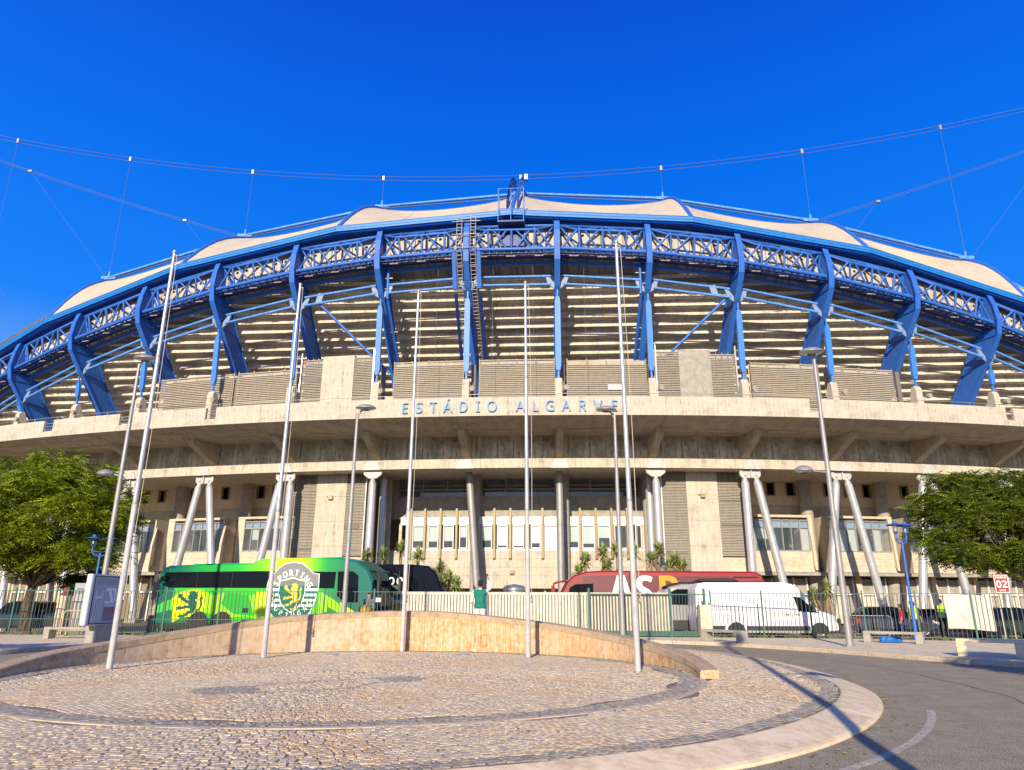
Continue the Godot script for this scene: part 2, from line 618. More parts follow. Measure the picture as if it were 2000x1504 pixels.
func ground() -> void:
	var q := 1200.0
	sheet([Vector2(-q, -q), Vector2(q, -q), Vector2(q, q), Vector2(-q, q)], -0.012, "ground", M.dirt)
	sheet([Vector2(-60, -34.2), Vector2(60, -34.2), Vector2(60, 40), Vector2(-60, 40)], 0.0, "road", M.asphalt)
	sheet([Vector2(-60, -49), Vector2(60, -49), Vector2(60, -35.0), Vector2(-60, -35.0)], 0.0, "car_park", M.asphalt)
	# pavements, one on each side of the gate, as one raised sheet up to the fence
	var line: Array = left_kerb()
	line.append_array(right_kerb().slice(1))
	var inner := []
	for k in line.size():
		var a: Vector2 = line[maxi(k - 1, 0)]
		var b: Vector2 = line[mini(k + 1, line.size() - 1)]
		var d := (b - a).normalized()
		inner.append(line[k] + Vector2(d.y, -d.x) * 0.2)
	var poly := inner.duplicate()
	for p in [Vector2(30, -14), Vector2(30, -28.5), Vector2(22.2, -31.7), Vector2(15.5, -34.5), Vector2(7.4, -35.3), Vector2(-5, -35.1), Vector2(-16, -34.9), Vector2(-30, -35.3)]:
		poly.append(p)
	var pav := sheet(poly, 0.135, "pavement", M.paving)
	kerb_run(line, pav, M.kerb, 1.0, 0.14)
	# joints of the paving: slabs laid in rows, only where they show largest, beside the kerb
	var verge := MB.new()
	var vp := [Vector2(-30, -35.2), Vector2(-16, -34.85), Vector2(-5, -35.05), Vector2(7.4, -35.25), Vector2(15.5, -34.45), Vector2(22.2, -31.65), Vector2(30, -28.4)]
	for k in vp.size() - 1:
		var a: Vector2 = vp[k]
		var b: Vector2 = vp[k + 1]
		verge.quad(Vector3(a.x, .139, a.y + .55), Vector3(b.x, .139, b.y + .55), Vector3(b.x, .139, b.y), Vector3(a.x, .139, a.y))
		verge.quad(Vector3(a.x, 0, a.y), Vector3(a.x, .139, a.y), Vector3(b.x, .139, b.y), Vector3(b.x, 0, b.y))
	var vg := struct("verge", verge.done(), M.verge)
	vg.set_meta("kind", "structure")
	# dry grass tufts along the foot of the fence
	var blade := MB.new()
	for k in 9:
		var a := rng.randf() * TAU
		var r := rng.randf_range(0, .05)
		var b := Vector3(cos(a) * r, 0, sin(a) * r)
		var t := b + Vector3(cos(a) * .05, rng.randf_range(.05, .14), sin(a) * .05)
		var s := Vector3(-sin(a), 0, cos(a)) * .006
		blade.tri(b - s, b + s, t)
	var mm := MultiMesh.new()
	mm.transform_format = MultiMesh.TRANSFORM_3D
	mm.use_colors = true
	mm.mesh = blade.done()
	mm.instance_count = 1500
	for k in 1500:
		var u := rng.randf() * 52.0 - 28.0
		var z := -35.0
		for e in vp.size() - 1:
			if u >= vp[e].x and u <= vp[e + 1].x:
				z = lerpf(vp[e].y, vp[e + 1].y, (u - vp[e].x) / (vp[e + 1].x - vp[e].x))
		mm.set_instance_transform(k, Transform3D(Basis(Vector3.UP, rng.randf() * TAU).scaled(Vector3.ONE * rng.randf_range(.5, 1.2)), Vector3(u, .139, z + rng.randf_range(.05, .5))))
		mm.set_instance_color(k, Color(.2, .19, .06).lerp(Color(.4, .33, .15), rng.randf()))
	var gi := MultiMeshInstance3D.new()
	gi.multimesh = mm
	gi.material_override = M.leaf
	gi.name = "dry_grass"
	add_child(gi)
	tag(gi, "short dry grass tufts along the foot of the green fence", "grass")
	gi.set_meta("kind", "stuff")


const ISL := Vector2(-3.4, -18.0)
const RING := Vector2(-3.25, -16.95)
const RR := 7.25

func isl_r(phi: float) -> float:  # outer edge of the kerb; phi from +x towards the camera
	var d := rad_to_deg(phi)
	while d < -180:
		d += 360
	var pts := [Vector2(-180, 8.8), Vector2(-135, 9.2), Vector2(-90, 11.0), Vector2(-44, 12.7), Vector2(-16, 11.5), Vector2(4, 10.86), Vector2(20, 10.84), Vector2(37, 10.96), Vector2(58, 11.34), Vector2(90, 11.7), Vector2(110, 11.9), Vector2(140, 10.6), Vector2(180, 8.8)]
	for k in pts.size() - 1:
		if d >= pts[k].x and d <= pts[k + 1].x:
			var t: float = (d - pts[k].x) / (pts[k + 1].x - pts[k].x)
			return cubic_interpolate(pts[k].y, pts[k + 1].y, pts[maxi(k - 1, 0)].y, pts[mini(k + 2, pts.size() - 1)].y, t)
	return 10.0


func isl(phi: float, inset: float, y: float) -> Vector3:
	var r := isl_r(phi) - inset
	return Vector3(ISL.x + cos(phi) * r, y, ISL.y + sin(phi) * r)


func inlay(p: Vector2) -> bool:
	# dark setts laid as two discs joined by two thin lines
	if p.distance_to(Vector2(-5.02, -13.55)) < .6 or ((p - Vector2(-2.2, -15.6)) * Vector2(1.25, 1)).length() < .6:
		return true
	for l in [[Vector2(-4.9, -14.1), Vector2(-3.85, -15.05), Vector2(-2.6, -15.8)], [Vector2(-4.55, -13.2), Vector2(-3.5, -13.6), Vector2(-2.95, -13.95), Vector2(-2.5, -15.1)]]:
		for k in l.size() - 1:
			if Geometry2D.get_closest_point_to_segment(p, l[k], l[k + 1]).distance_to(p) < .07:
				return true
	return false


func island() -> void:
	var root := Node3D.new()
	root.name = "cobbled_island"
	add_child(root)
	root.set_meta("kind", "structure")
	var top := 0.15
	var bed := MB.new()
	var n := 96
	for k in n:
		var a := TAU * k / n - PI
		var b := TAU * (k + 1) / n - PI
		bed.tri(Vector3(ISL.x, top - .013, ISL.y), isl(b, .63, top - .013), isl(a, .63, top - .013))
	part("bed", bed.done(), M.cobble_base, root)
	# splayed kerb slabs, one by one
	var phi := deg_to_rad(-100)
	while phi < deg_to_rad(150):
		var l := 1.25
		var dphi := l / isl_r(phi)
		var gap := .0015 / isl_r(phi)
		var m := MB.new(isl(phi, .35, 0))
		var a := phi + gap
		var b := phi + dphi - gap
		var j := rng.randf_range(-.0015, .0015)
		var prof := [Vector2(.66, top - .03 + j), Vector2(.64, top - .004 + j), Vector2(.6, top + j), Vector2(.06, .055 + j), Vector2(.012, .035 + j), Vector2(0, .01), Vector2(0, -.05)]
		for e in 3:
			var p0 := lerpf(a, b, e / 3.0)
			var p1 := lerpf(a, b, (e + 1) / 3.0)
			for s in prof.size() - 1:
				m.quad(isl(p1, prof[s].x, prof[s].y), isl(p0, prof[s].x, prof[s].y), isl(p0, prof[s + 1].x, prof[s + 1].y), isl(p1, prof[s + 1].x, prof[s + 1].y))
		for w in [[a, 1], [b, -1]]:
			for s in prof.size() - 2:
				m.tri(isl(w[0], .66, -.05), isl(w[0], prof[s if w[1] > 0 else s + 1].x, prof[s if w[1] > 0 else s + 1].y), isl(w[0], prof[s + 1 if w[1] > 0 else s].x, prof[s + 1 if w[1] > 0 else s].y))
		part("kerb_slab", m.done(), M.slab, root, isl(phi, .35, 0))
		phi += dphi
	var jm := MB.new()
	for k in n:
		var a := TAU * k / n - PI
		var b := TAU * (k + 1) / n - PI
		jm.quad(isl(b, .7, .08), isl(a, .7, .08), isl(a, .05, .0), isl(b, .05, .0))
	part("kerb_bed", jm.done(), M.cobble_base, root)
	# thin pale border line outside the ring of dark setts
	var pale := MB.new()
	for k in 60:
		var a := deg_to_rad(8 + 153.0 * k / 60)
		var b := deg_to_rad(8 + 153.0 * (k + 1) / 60)
		var q := func(t: float, r: float) -> Vector3: return Vector3(RING.x + cos(t) * r, top + .002, RING.y + sin(t) * r)
		var dn := Vector3(0, -.05, 0)
		pale.hexa([q.call(a, RR + .1) + dn, q.call(b, RR + .1) + dn, q.call(b, RR - .02) + dn, q.call(a, RR - .02) + dn, q.call(a, RR + .1), q.call(b, RR + .1), q.call(b, RR - .02), q.call(a, RR - .02)])
	part("border_strip", pale.done(), M.kerb, root)
	# setts: rows round the ring's centre, jittered; three shapes; the nearest 300 stand singly
	var shapes := []
	for s in 4:
		var m := MB.new()
		var w := .0435
		var d := .0435
		var cs := []
		for q in [Vector2(-1, 1), Vector2(1, 1), Vector2(1, -1), Vector2(-1, -1)]:
			cs.append(Vector2(q.x * w + rng.randf_range(-.005, .005), q.y * d + rng.randf_range(-.005, .005)))
		var low := []
		var mid := []
		var up := []
		for c in cs:
			low.append(Vector3(c.x, -.03, c.y))
			mid.append(Vector3(c.x, -.006, c.y))
			up.append(Vector3(c.x * .86, rng.randf_range(-.001, .002), c.y * .86))
		for k in 4:
			var e := (k + 1) % 4
			m.quad(low[k], low[e], mid[e], mid[k])
			m.quad(mid[k], mid[e], up[e], up[k])
		m.quad(up[0], up[1], up[2], up[3])
		shapes.append(m.done())
	var spots := []
	var r := 0.25
	while r < 16.5:
		var band := r > RR - .42 and r < RR
		var strip := r >= RR - .02 and r < RR + .1
		var cnt := int(TAU * r / .094)
		var off := rng.randf()
		var wav := rng.randf() * TAU
		for k in cnt:
			var t := TAU * (k + off) / cnt + rng.randf_range(-.02, .02) / r
			# fans: rows bow outwards and back every few metres
			var rr := r + .16 * sin(t * 14.0) * (0.0 if band else 1.0) + rng.randf_range(-.008, .008)
			if not band and ((rr > RR - .45 and rr < RR + .08)):
				continue
			var x := RING.x + cos(t) * rr
			var z := RING.y + sin(t) * rr
			if z > -7.0 or strip and not band:
				continue
			var e := Vector2(x, z) - ISL
			var out := isl_r(atan2(e.y, e.x)) - e.length()
			if out < .7:
				continue
			if absf(x / -z) > .85:
				continue
			# under and behind the curved wall nothing shows, except at its right end
			var wr := Vector2(x, z).distance_to(RING)
			if wr > RR - .04 and wr < RR + .4 and (z < RING.y + .9) and x > RING.x or wr > RR - .04 and z < RING.y - 1.0 and x < 2.0:
				continue
			spots.append([Vector3(x, top, z), -t + PI * .5 + rng.randf_range(-.1, .1), band or out < 1.0 or inlay(Vector2(x, z))])
		r += .094
	spots.sort_custom(func(a, b): return a[0].length_squared() < b[0].length_squared())
	var tones := []
	for k in 10:
		var f := k / 9.0
		tones.append(Color(.6, .49, .315).lerp(Color(.71, .6, .41), f) if k % 3 else Color(.55, .46, .32))
	var patch := FastNoiseLite.new()
	patch.seed = 12
	patch.frequency = .35
	var mms := []
	for s in 4:
		mms.append([])
	for k in spots.size():
		var q: Array = spots[k]
		var c: Color = tones[rng.randi() % 10]
		c = c * rng.randf_range(.86, 1.12)
		c = c.lerp(c * Color(1.05, .82, .55), clampf(patch.get_noise_2d(q[0].x, q[0].z) * 1.1, 0, .38))
		if q[2]:
			c = Color(.34, .31, .245) * rng.randf_range(.75, 1.2)
		var tf := Transform3D(Basis.from_euler(Vector3(rng.randf_range(-.025, .025), q[1], rng.randf_range(-.025, .025))), q[0] + Vector3(0, rng.randf_range(-.004, .003), 0))
		mms[rng.randi() % 4].append([tf, c])
	# the nearest 300 in view as parts
	var single := 0
	var left := [[], [], [], []]
	var single_mats := {}
	for s in 4:
		for e in mms[s]:
			var at: Vector3 = e[0].origin
			if single < 300 and absf(at.x / -at.z) < .72 and at.z > -8.95 and at.z < -7.9:
				single += 1
				var key: int = (int(clampf(e[1].g * 20.0, 0, 15)) * 40 + int(clampf(e[1].b * 30, 0, 30)))
				if not single_mats.has(key):
					var m := mat(Color(e[1].r, e[1].g, e[1].b).linear_to_srgb(), .85)
					m.albedo_texture = M.cobble.albedo_texture
					m.uv1_triplanar = true
					m.uv1_world_triplanar = true
					m.uv1_scale = Vector3.ONE * 1.8
					single_mats[key] = m
				var o := part("cobble", shapes[s], single_mats[key], root)
				o.transform = e[0]
			else:
				left[s].append(e)
	for s in 4:
		var mm := MultiMesh.new()
		mm.transform_format = MultiMesh.TRANSFORM_3D
		mm.use_colors = true
		mm.mesh = shapes[s]
		mm.instance_count = left[s].size()
		for k in left[s].size():
			mm.set_instance_transform(k, left[s][k][0])
			mm.set_instance_color(k, left[s][k][1])
		var mi := MultiMeshInstance3D.new()
		mi.multimesh = mm
		mi.material_override = M.cobble
		mi.name = "cobbles" if s == 0 else "cobbles_%03d" % s
		mi.set_meta("kind", "stuff")
		root.add_child(mi)
	# worn white line on the road round the island
	var line := MB.new()
	for k in 40:
		var a := deg_to_rad(28 + 44.0 * k / 40)
		var b := deg_to_rad(28 + 44.0 * (k + 1) / 40)
		line.quad(isl(b, -.62, .004), isl(a, -.62, .004), isl(a, -.74, .004), isl(b, -.74, .004))
	var lm := M.asphalt.duplicate() as StandardMaterial3D
	lm.albedo_color = Color(1, 1, 1)
	lm.albedo_texture = mixtex([[seam(31, .04), .8], [seam(32, .25, 512, 512, 2), .9]], [Color(.22, .19, .14), Color(.42, .37, .28), Color(.58, .53, .42)])
	struct("road_marking", line.done(), lm)
	# tar seams and a patched trench in the road
	var seamline := MB.new()
	for e in [[-.9, 4.2, 60.0, -40.0], [-3.6, 3.0, 50.0, -30.0]]:
		for k in 40:
			var a := deg_to_rad(lerpf(e[2], e[3], k / 40.0))
			var b := deg_to_rad(lerpf(e[2], e[3], (k + 1) / 40.0))
			var wa := .05 * sin(k * 1.7) + .03 * sin(k * .61)
			var wb := .05 * sin((k + 1) * 1.7) + .03 * sin((k + 1) * .61)
			seamline.quad(isl(b, e[0] - 1.4 + wb, .003), isl(a, e[0] - 1.4 + wa, .003), isl(a, e[0] - 1.43 + wa, .003), isl(b, e[0] - 1.43 + wb, .003))
	struct("road_seam", seamline.done(), mat(lin(.09, .08, .065), .9))
	# earth bank behind the wall
	var bank := MB.new()
	for k in 40:
		var a := deg_to_rad(-160 + 105.0 * k / 40)
		var b := deg_to_rad(-160 + 105.0 * (k + 1) / 40)
		var q := func(t: float, rr: float, y: float) -> Vector3: return Vector3(RING.x + cos(t) * rr, y, RING.y + sin(t) * rr)
		var ha := .1 + .44 * sin(PI * k / 40.0)
		var hb := .1 + .44 * sin(PI * (k + 1) / 40.0)
		bank.quad(q.call(a, RR + .35, top + ha - .06), q.call(b, RR + .35, top + hb - .06), q.call(b, RR + 1.3, top + hb - .06), q.call(a, RR + 1.3, top + ha - .06))
		bank.quad(q.call(a, RR + 1.3, top + ha - .06), q.call(b, RR + 1.3, top + hb - .06), q.call(b, RR + 3.4, top - .02), q.call(a, RR + 3.4, top - .02))
	struct("earth_bank", bank.done(), M.verge)
	# round covers of sunken uplights
	for c in [[-5.24, -22.27, "round grey cover set in the cobbles, left one by the wall"], [-1.4, -22.51, "round grey cover set in the cobbles, right of the middle flagpole"]]:
		var m := MB.new()
		m.lathe(Vector3.ZERO, [Vector2(.2, -.02), Vector2(.2, .018), Vector2(.17, .022), Vector2(.16, .016), Vector2(0, .016)], 18)
		var o := part_top("ground_light_cover", m.done(), M.galv, Vector3(c[0], top, c[1]))
		tag(o, c[2], "cover", "covers set in the cobbles")
	litter()
	curved_wall()


func part_top(called: String, mesh: Mesh, m: Material, at := Vector3.ZERO) -> MeshInstance3D:
	var o := MeshInstance3D.new()
	o.mesh = mesh
	o.material_override = m
	o.name = numbered(called)
	add_child(o)
	o.position = at
	return o


func litter() -> void:
	# dry leaves and grit blown along the kerb and over the setts
	var m := MB.new()
	m.quad(Vector3(-.03, .004, 0), Vector3(0, .012, .014), Vector3(.035, .006, 0), Vector3(0, .016, -.014))
	var mm := MultiMesh.new()
	mm.transform_format = MultiMesh.TRANSFORM_3D
	mm.use_colors = true
	mm.mesh = m.done()
	mm.instance_count = 520
	for k in 520:
		var p := Vector3.ZERO
		if k < 240:
			var phi := deg_to_rad(rng.randf_range(-60, 80))
			p = isl(phi, -absf(rng.randfn()) * .22 - .02, .004)
		elif k < 400:
			p = isl(deg_to_rad(rng.randf_range(-40, 110)), rng.randf_range(.8, 5.0), .153)
		else:
			var t := deg_to_rad(rng.randf_range(170, 368))
			p = Vector3(RING.x + cos(t) * (RR - .06 - absf(rng.randfn()) * .15), .153, RING.y + sin(t) * (RR - .06 - absf(rng.randfn()) * .15))
		mm.set_instance_transform(k, Transform3D(Basis.from_euler(Vector3(rng.randf_range(-.3, .3), rng.randf() * TAU, 0)).scaled(Vector3.ONE * rng.randf_range(.5, 1.3)), p))
		mm.set_instance_color(k, Color(.16, .09, .03).lerp(Color(.45, .33, .14), rng.randf()))
	var o := MultiMeshInstance3D.new()
	o.multimesh = mm
	o.material_override = M.leaf
	o.name = "dry_leaves"
	add_child(o)
	tag(o, "dry brown leaves blown along the kerb and over the cobbles", "leaves")
	o.set_meta("kind", "stuff")


func curved_wall() -> void:
	# base line and top measured along the arc; angle about the ring's centre
	var top := .15
	var a0 := deg_to_rad(160)
	var a1 := deg_to_rad(368.5)
	var hs := [0.06, 0.17, 0.32, 0.43, 0.55, 0.71, 0.90, 1.06, 1.14, 1.20, 1.20, 1.10, 0.97, 0.83, 0.68, 0.54, 0.41, 0.29, 0.16]
	var root := thing("curved_wall", "low curved concrete wall stained orange with rust streaks, behind the flagpoles", "wall", Vector3(RING.x, top, RING.y - RR))
	var n := 10
	var at := root.position
	for s in n:
		var m := MB.new(at)
		var mt := MB.new(at)
		var u0 := float(s) / n
		var u1 := float(s + 1) / n
		var k := 6
		for e in k:
			var ua := lerpf(u0, u1, float(e) / k)
			var ub := lerpf(u0, u1, float(e + 1) / k)
			var q := []
			for u in [ua, ub]:
				var t := lerpf(a0, a1, u)
				var f: float = u * (hs.size() - 1)
				var j := mini(int(f), hs.size() - 2)
				var h := lerpf(hs[j], hs[j + 1], f - j)
				var d := Vector3(cos(t), 0, sin(t))
				var c := Vector3(RING.x, top, RING.y)
				q.append([c + d * RR, c + d * (RR + .01) + Vector3(0, maxf(h - .17, h * .5), 0), c + d * (RR - .002) + Vector3(0, maxf(h - .165, h * .5 + .005), 0), c + d * (RR + .02) + Vector3(0, h - .02, 0), c + d * (RR + .045) + Vector3(0, h, 0), c + d * (RR + .36) + Vector3(0, h + .015, 0), c + d * (RR + .38) + Vector3(0, h - .02, 0), c + d * (RR + .38), ])
			for r in 7:
				var b := mt if r >= 1 and r <= 4 else m
				b.quad(q[0][r], q[1][r], q[1][r + 1], q[0][r + 1])
			for w in ([[0, 1]] if e == 0 else []) + ([[1, -1]] if e == k - 1 else []):
				var g: Array = q[w[0]]
				for r in range(1, 7):
					if w[1] > 0:
						m.tri(g[0], g[r], g[r + 1])
					else:
						m.tri(g[0], g[r + 1], g[r])
		var body := part("wall_section", m.done(), M.wall if s < 5 else M.wall_rusty, root)
		part("coping", mt.done(), M.wall_top, body)


# ---------------------------------------------------------------- the stadium

var STAD: Node3D
var SO := Vector3.ZERO


func stadium() -> void:
	SO = W(-.55, -5, 0)
	STAD = thing("stadium", "concrete football stadium with blue steel roof frames, cream tent roof and blue lettering", "stadium", SO)
	# concourse deck, its round parapet in lengths, with short railed gaps
	var gaps := [-7.75, -6.7, -5.65, -4.6, -3.55, 2.47, 3.5, 4.52, 5.55, 6.6]
	var m := MB.new(SO)
	arc(m, -11, 10, 4.14, -11, 14.06, 14.5, 84)
	part("concourse_deck", m.done(), M.conc_soffit, STAD)
	var soff := MB.new(SO)
	for k in 84:
		var a := -11 + .25 * k
		var b := a + .25
		soff.quad(W(a, 4.14, 14.075), W(a, 1.9, 13.62), W(b, 1.9, 13.62), W(b, 4.14, 14.075))
		soff.quad(W(a, 1.9, 13.62), W(a, -1.35, 13.86), W(b, -1.35, 13.86), W(b, 1.9, 13.62))
	part("soffit_bed", soff.done(), M.conc_soffit, STAD)
	for k in range(-36, 32):
		for row in 3:
			var a := k * .25 + .0014
			var b := a + .25 - .0028
			var e: Array = [[4.12, 14.052, 3.03, 13.83], [3.0, 13.824, 1.92, 13.606], [1.86, 13.6, -1.28, 13.836]][row]
			var j := rng.randf_range(-.006, .006)
			var q := MB.new(SO)
			q.quad(W(a, e[0], e[1] + j), W(a, e[2], e[3] + j), W(b, e[2], e[3] + j), W(b, e[0], e[1] + j))
			q.quad(W(a, e[0], e[1] + j), W(a, e[0], e[1] + .03), W(a, e[2], e[3] + .03), W(a, e[2], e[3] + j))
			q.quad(W(b, e[2], e[3] + j), W(b, e[2], e[3] + .03), W(b, e[0], e[1] + .03), W(b, e[0], e[1] + j))
			part("soffit_panel", q.done(), M.conc_soffit, STAD)
	# thin formwork joints under the deck: real grooves are too fine, so narrow battens
	var i := -9.0
	while i < 8.5:
		var i1 := i + .5
		var q := MB.new(SO)
		var cuts := []
		for g in gaps:
			if g > i and g < i1:
				cuts.append(g)
		var gl := .07
		var lo := i + .0009
		for c in cuts + [i1 + gl - .0009]:
			arc(q, lo, c - gl, 4.2, 3.98, 14.42, 15.37, 3)
			lo = c + gl
		arc(q, i + .0009, i1 - .0009, 4.2, 3.98, 14.03, 14.42, 4)
		part("parapet", q.done(), M.conc, STAD)
		i = i1
	for g in gaps:
		for k in 3:
			var q := MB.new(SO)
			q.tube(W(g - .08, 4.1, 14.62 + .25 * k), W(g + .08, 4.1, 14.62 + .25 * k), .03, .03, 6)
			part("gap_rail", q.done(), M.galv, STAD)
	var hr := MB.new(SO)
	for k in 150:
		var a := -9 + .115 * k
		hr.tube(W(a, 4.08, 15.62), W(a + .115, 4.08, 15.62), .025, .025, 5, false)
		if k % 3 == 0:
			hr.tube(W(a, 4.08, 15.36), W(a, 4.08, 15.62), .02, .02, 5, false)
	part("handrail", hr.done(), M.galv, STAD)
	# recessed wall, corbels, ring beam with pin plates
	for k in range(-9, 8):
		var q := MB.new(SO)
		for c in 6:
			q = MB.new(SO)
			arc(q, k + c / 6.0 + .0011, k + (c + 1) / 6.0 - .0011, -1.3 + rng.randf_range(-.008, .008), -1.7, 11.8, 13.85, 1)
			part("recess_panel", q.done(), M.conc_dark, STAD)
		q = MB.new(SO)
		for c in 3:
			q = MB.new(SO)
			arc(q, k - .5 + c / 3.0 + .001, k - .5 + (c + 1) / 3.0 - .001, rng.randf_range(-.006, .006), -1.5, 11.13, 11.82, 2)
			part("ring_beam", q.done(), M.conc, STAD)
		q = MB.new(SO)
		q.prism(PackedVector2Array([Vector2(-1.31, 12.1), Vector2(-.9, 12.15), Vector2(2.0, 13.3), Vector2(2.0, 13.64), Vector2(-1.31, 13.85)]), Transform3D(Basis(radial(k), Vector3.UP, -along(k)), W(k, 0, 0)), -.27, .27, .02)
		part("corbel", q.done(), M.conc_soffit, STAD)
		q = MB.new(SO)
		q.prism(PackedVector2Array([Vector2(-.68, 11.1), Vector2(.68, 11.1), Vector2(.42, 11.72), Vector2(-.42, 11.72)]), Transform3D(Basis(along(k), Vector3.UP, radial(k)), W(k, .02, 0)), 0, .05)
		for x in [-.3, .3]:
			q.tube(W(k, .06, 11.62) + along(k) * x, W(k, .1, 11.62) + along(k) * x, .035, .035, 6)
		part("pin_plate", q.done(), M.white_steel, STAD)
	m = MB.new(SO)
	arc(m, -11, 10, -1.45, -14, 11.35, 11.8, 60)
	part("upper_floor_slab", m.done(), M.conc, STAD)
	struts()
	letters()
	steps()
	frames()
	screens()


func struts() -> void:
	# heads of the raking steel props: which legs each pin plate carries (sideways run at the foot)
	var legs := {-7: [-1.75, 1.75], -6: [-1.75, 1.75], -5: [-1.75, 1.75], -4: [-1.75, 1.75], -3: [-1.75, .05], -2: [.0], 1: [.0], 2: [-.05, 1.75], 3: [-1.75, 1.75], 4: [-1.75, 1.75], 5: [-1.75, 1.75], 6: [-1.75, 1.75]}
	for k in legs:
		var n: int = legs[k].size()
		for row in 2:
			var o := -.35 if row == 0 else (-3.0 if n == 1 else -1.1)
			if row == 1 and n == 2:
				continue
			var g := sub("raking_prop", STAD)
			if row == 0:
				var h := MB.new(SO)
				var f := Transform3D(Basis(along(k), Vector3.UP, radial(k)), W(k, o, 0))
				if n == 1:
					h.prism(PackedVector2Array([Vector2(-.72, 11.02), Vector2(-.7, 10.8), Vector2(-.3, 10.5), Vector2(.3, 10.5), Vector2(.7, 10.8), Vector2(.72, 11.02)]), f, -.12, .14, .03)
				else:
					h.prism(PackedVector2Array([Vector2(-.78, 11.08), Vector2(-.8, 10.7), Vector2(-.62, 10.48), Vector2(.62, 10.48), Vector2(.8, 10.7), Vector2(.78, 11.08)]), f, -.1, .1, .02)
					h.box(W(k, o, 10.8), Vector3(.07, .6, .5), f.basis)
				for e in n:
					var x: float = (-.42 if legs[k][e] < -.5 else .42) if n == 2 else 0.0
					if n == 2 and e == 0:
						x = -.42
					h.tube(W(k, o + .1, 10.72) + along(k) * x, W(k, o + .19, 10.72) + along(k) * x, .09, .09, 8)
				part("head", h.done(), M.white_steel, g)
			for e in n:
				if row == 1 and n == 2:
					continue
				var dx: float = legs[k][e]
				var x0: float = (-.42 if e == 0 else .42) if n == 2 else 0.0
				var q := MB.new(SO)
				var a := W(k, o, 10.6 if row == 0 else 11.35) + along(k) * x0
				var b := W(k, o, .3) + along(k) * (x0 + dx)
				var d := (b - a).normalized()
				q.tube(a, a + d * .5, .12, .29, 12)
				q.tube(a + d * .5, b - d * .6, .29, .29, 14)
				q.tube(b - d * .6, b, .29, .14, 12)
				part("leg", q.done(), M.silver, g)
				q = MB.new(SO)
				q.box(Vector3(b.x, .17, b.z), Vector3(.9, .35, .9))
				part("foot", q.done(), M.conc_grey, g)
	# the two grey columns of the entrance front
	for k in [[-1, .9], [0, .05]]:
		var q := MB.new(SO)
		var a := W(k[0], -2.2, 11.35)
		var b: Vector3 = W(k[0], -2.2, 1.2) + along(k[0]) * k[1]
		var d: Vector3 = (b - a).normalized()
		q.tube(a, b - d * 1.3, .27, .27, 14)
		q.tube(b - d * 1.3, b - d * .3, .27, .08, 12)
		q.tube(b - d * .3, b, .1, .1, 10)
		q.box(Vector3(b.x, .6, b.z), Vector3(.7, 1.2, .7))
		part("entrance_column", q.done(), M.galv, STAD)


func letters() -> void:
	var font := SystemFont.new()
	font.font_names = PackedStringArray(["Droid Sans"])
	font.font_weight = 400
	var xs := "ESTÁDIO ALGARVE"
	# centres along the parapet in bays, measured on the photograph
	var at := [-1.501, -1.364, -1.224, -1.084, -.93, -.792, -.654, 0, -.385, -.244, -.103, .052, .202, .352, .507]
	for k in xs.length():
		if xs[k] == " ":
			continue
		var t := TextMesh.new()
		t.font = font
		t.text = xs[k]
		t.font_size = 64
		t.pixel_size = 1.07 / 64
		t.depth = .05
		var g := sub("sign_letter", STAD, W(at[k], 4.29, 14.42) - SO)
		g.rotation.y = TH0 + DTH * at[k]
		var e := MeshInstance3D.new()
		e.mesh = t
		e.material_override = M.letter if M.has("letter") else M.blue_pale
		t.vertical_alignment = VERTICAL_ALIGNMENT_BOTTOM
		e.name = "letter_face"
		g.add_child(e, true)
		e.position = Vector3(0, -.4, .03)
		# pins that hold the letter off the wall
		var q := MB.new()
		q.box(Vector3(0, .36, -.05), Vector3(.05, .05, .1))
		part("pin", q.done(), M.galv, g)


func steps() -> void:
	# underside of the upper stand: straight precast steps, cut off by the round rim
	var tread := .66
	var rise := .58
	for k in 23:
		var s := RL - 1.3 - tread * k
		var h1 := 27.55 - rise * k
		var half := sqrt(maxf((RL - 1.0) * (RL - 1.0) - s * s, 9.0))
		half = minf(half, 66.0)
		var t := -half
		var b0 := -63.0
		var edges := [-half]
		while b0 < 64:
			if b0 > -half + .5 and b0 < half - .5:
				edges.append(b0 + .353)
			b0 += 7.0
		edges.append(half)
		for e in edges.size() - 1:
			var x0: float = edges[e] + .012
			var x1: float = edges[e + 1] - .012
			var dj := rng.randf_range(-.012, .012)
			var dh := rng.randf_range(-.012, .012)
			var q := MB.new(SO)
			# upright rib, facing the street
			var p := []
			for h in [h1 - rise - .15 + dh, h1 + dh]:
				p.append_array([S(x0, s + dj, h), S(x1, s + dj, h), S(x1, s - .12, h), S(x0, s - .12, h)])
			q.hexa(p)
			p = []
			for h in [h1 - .13 + dh, h1 + .02 + dh]:  # flat tread that runs out to the next rib above
				p.append_array([S(x0, s + tread + .1, h), S(x1, s + tread + .1, h), S(x1, s - .1, h), S(x0, s - .1, h)])
			if k > 0:
				q.hexa(p)
			part("seating_step", q.done(), M.conc_step, STAD)


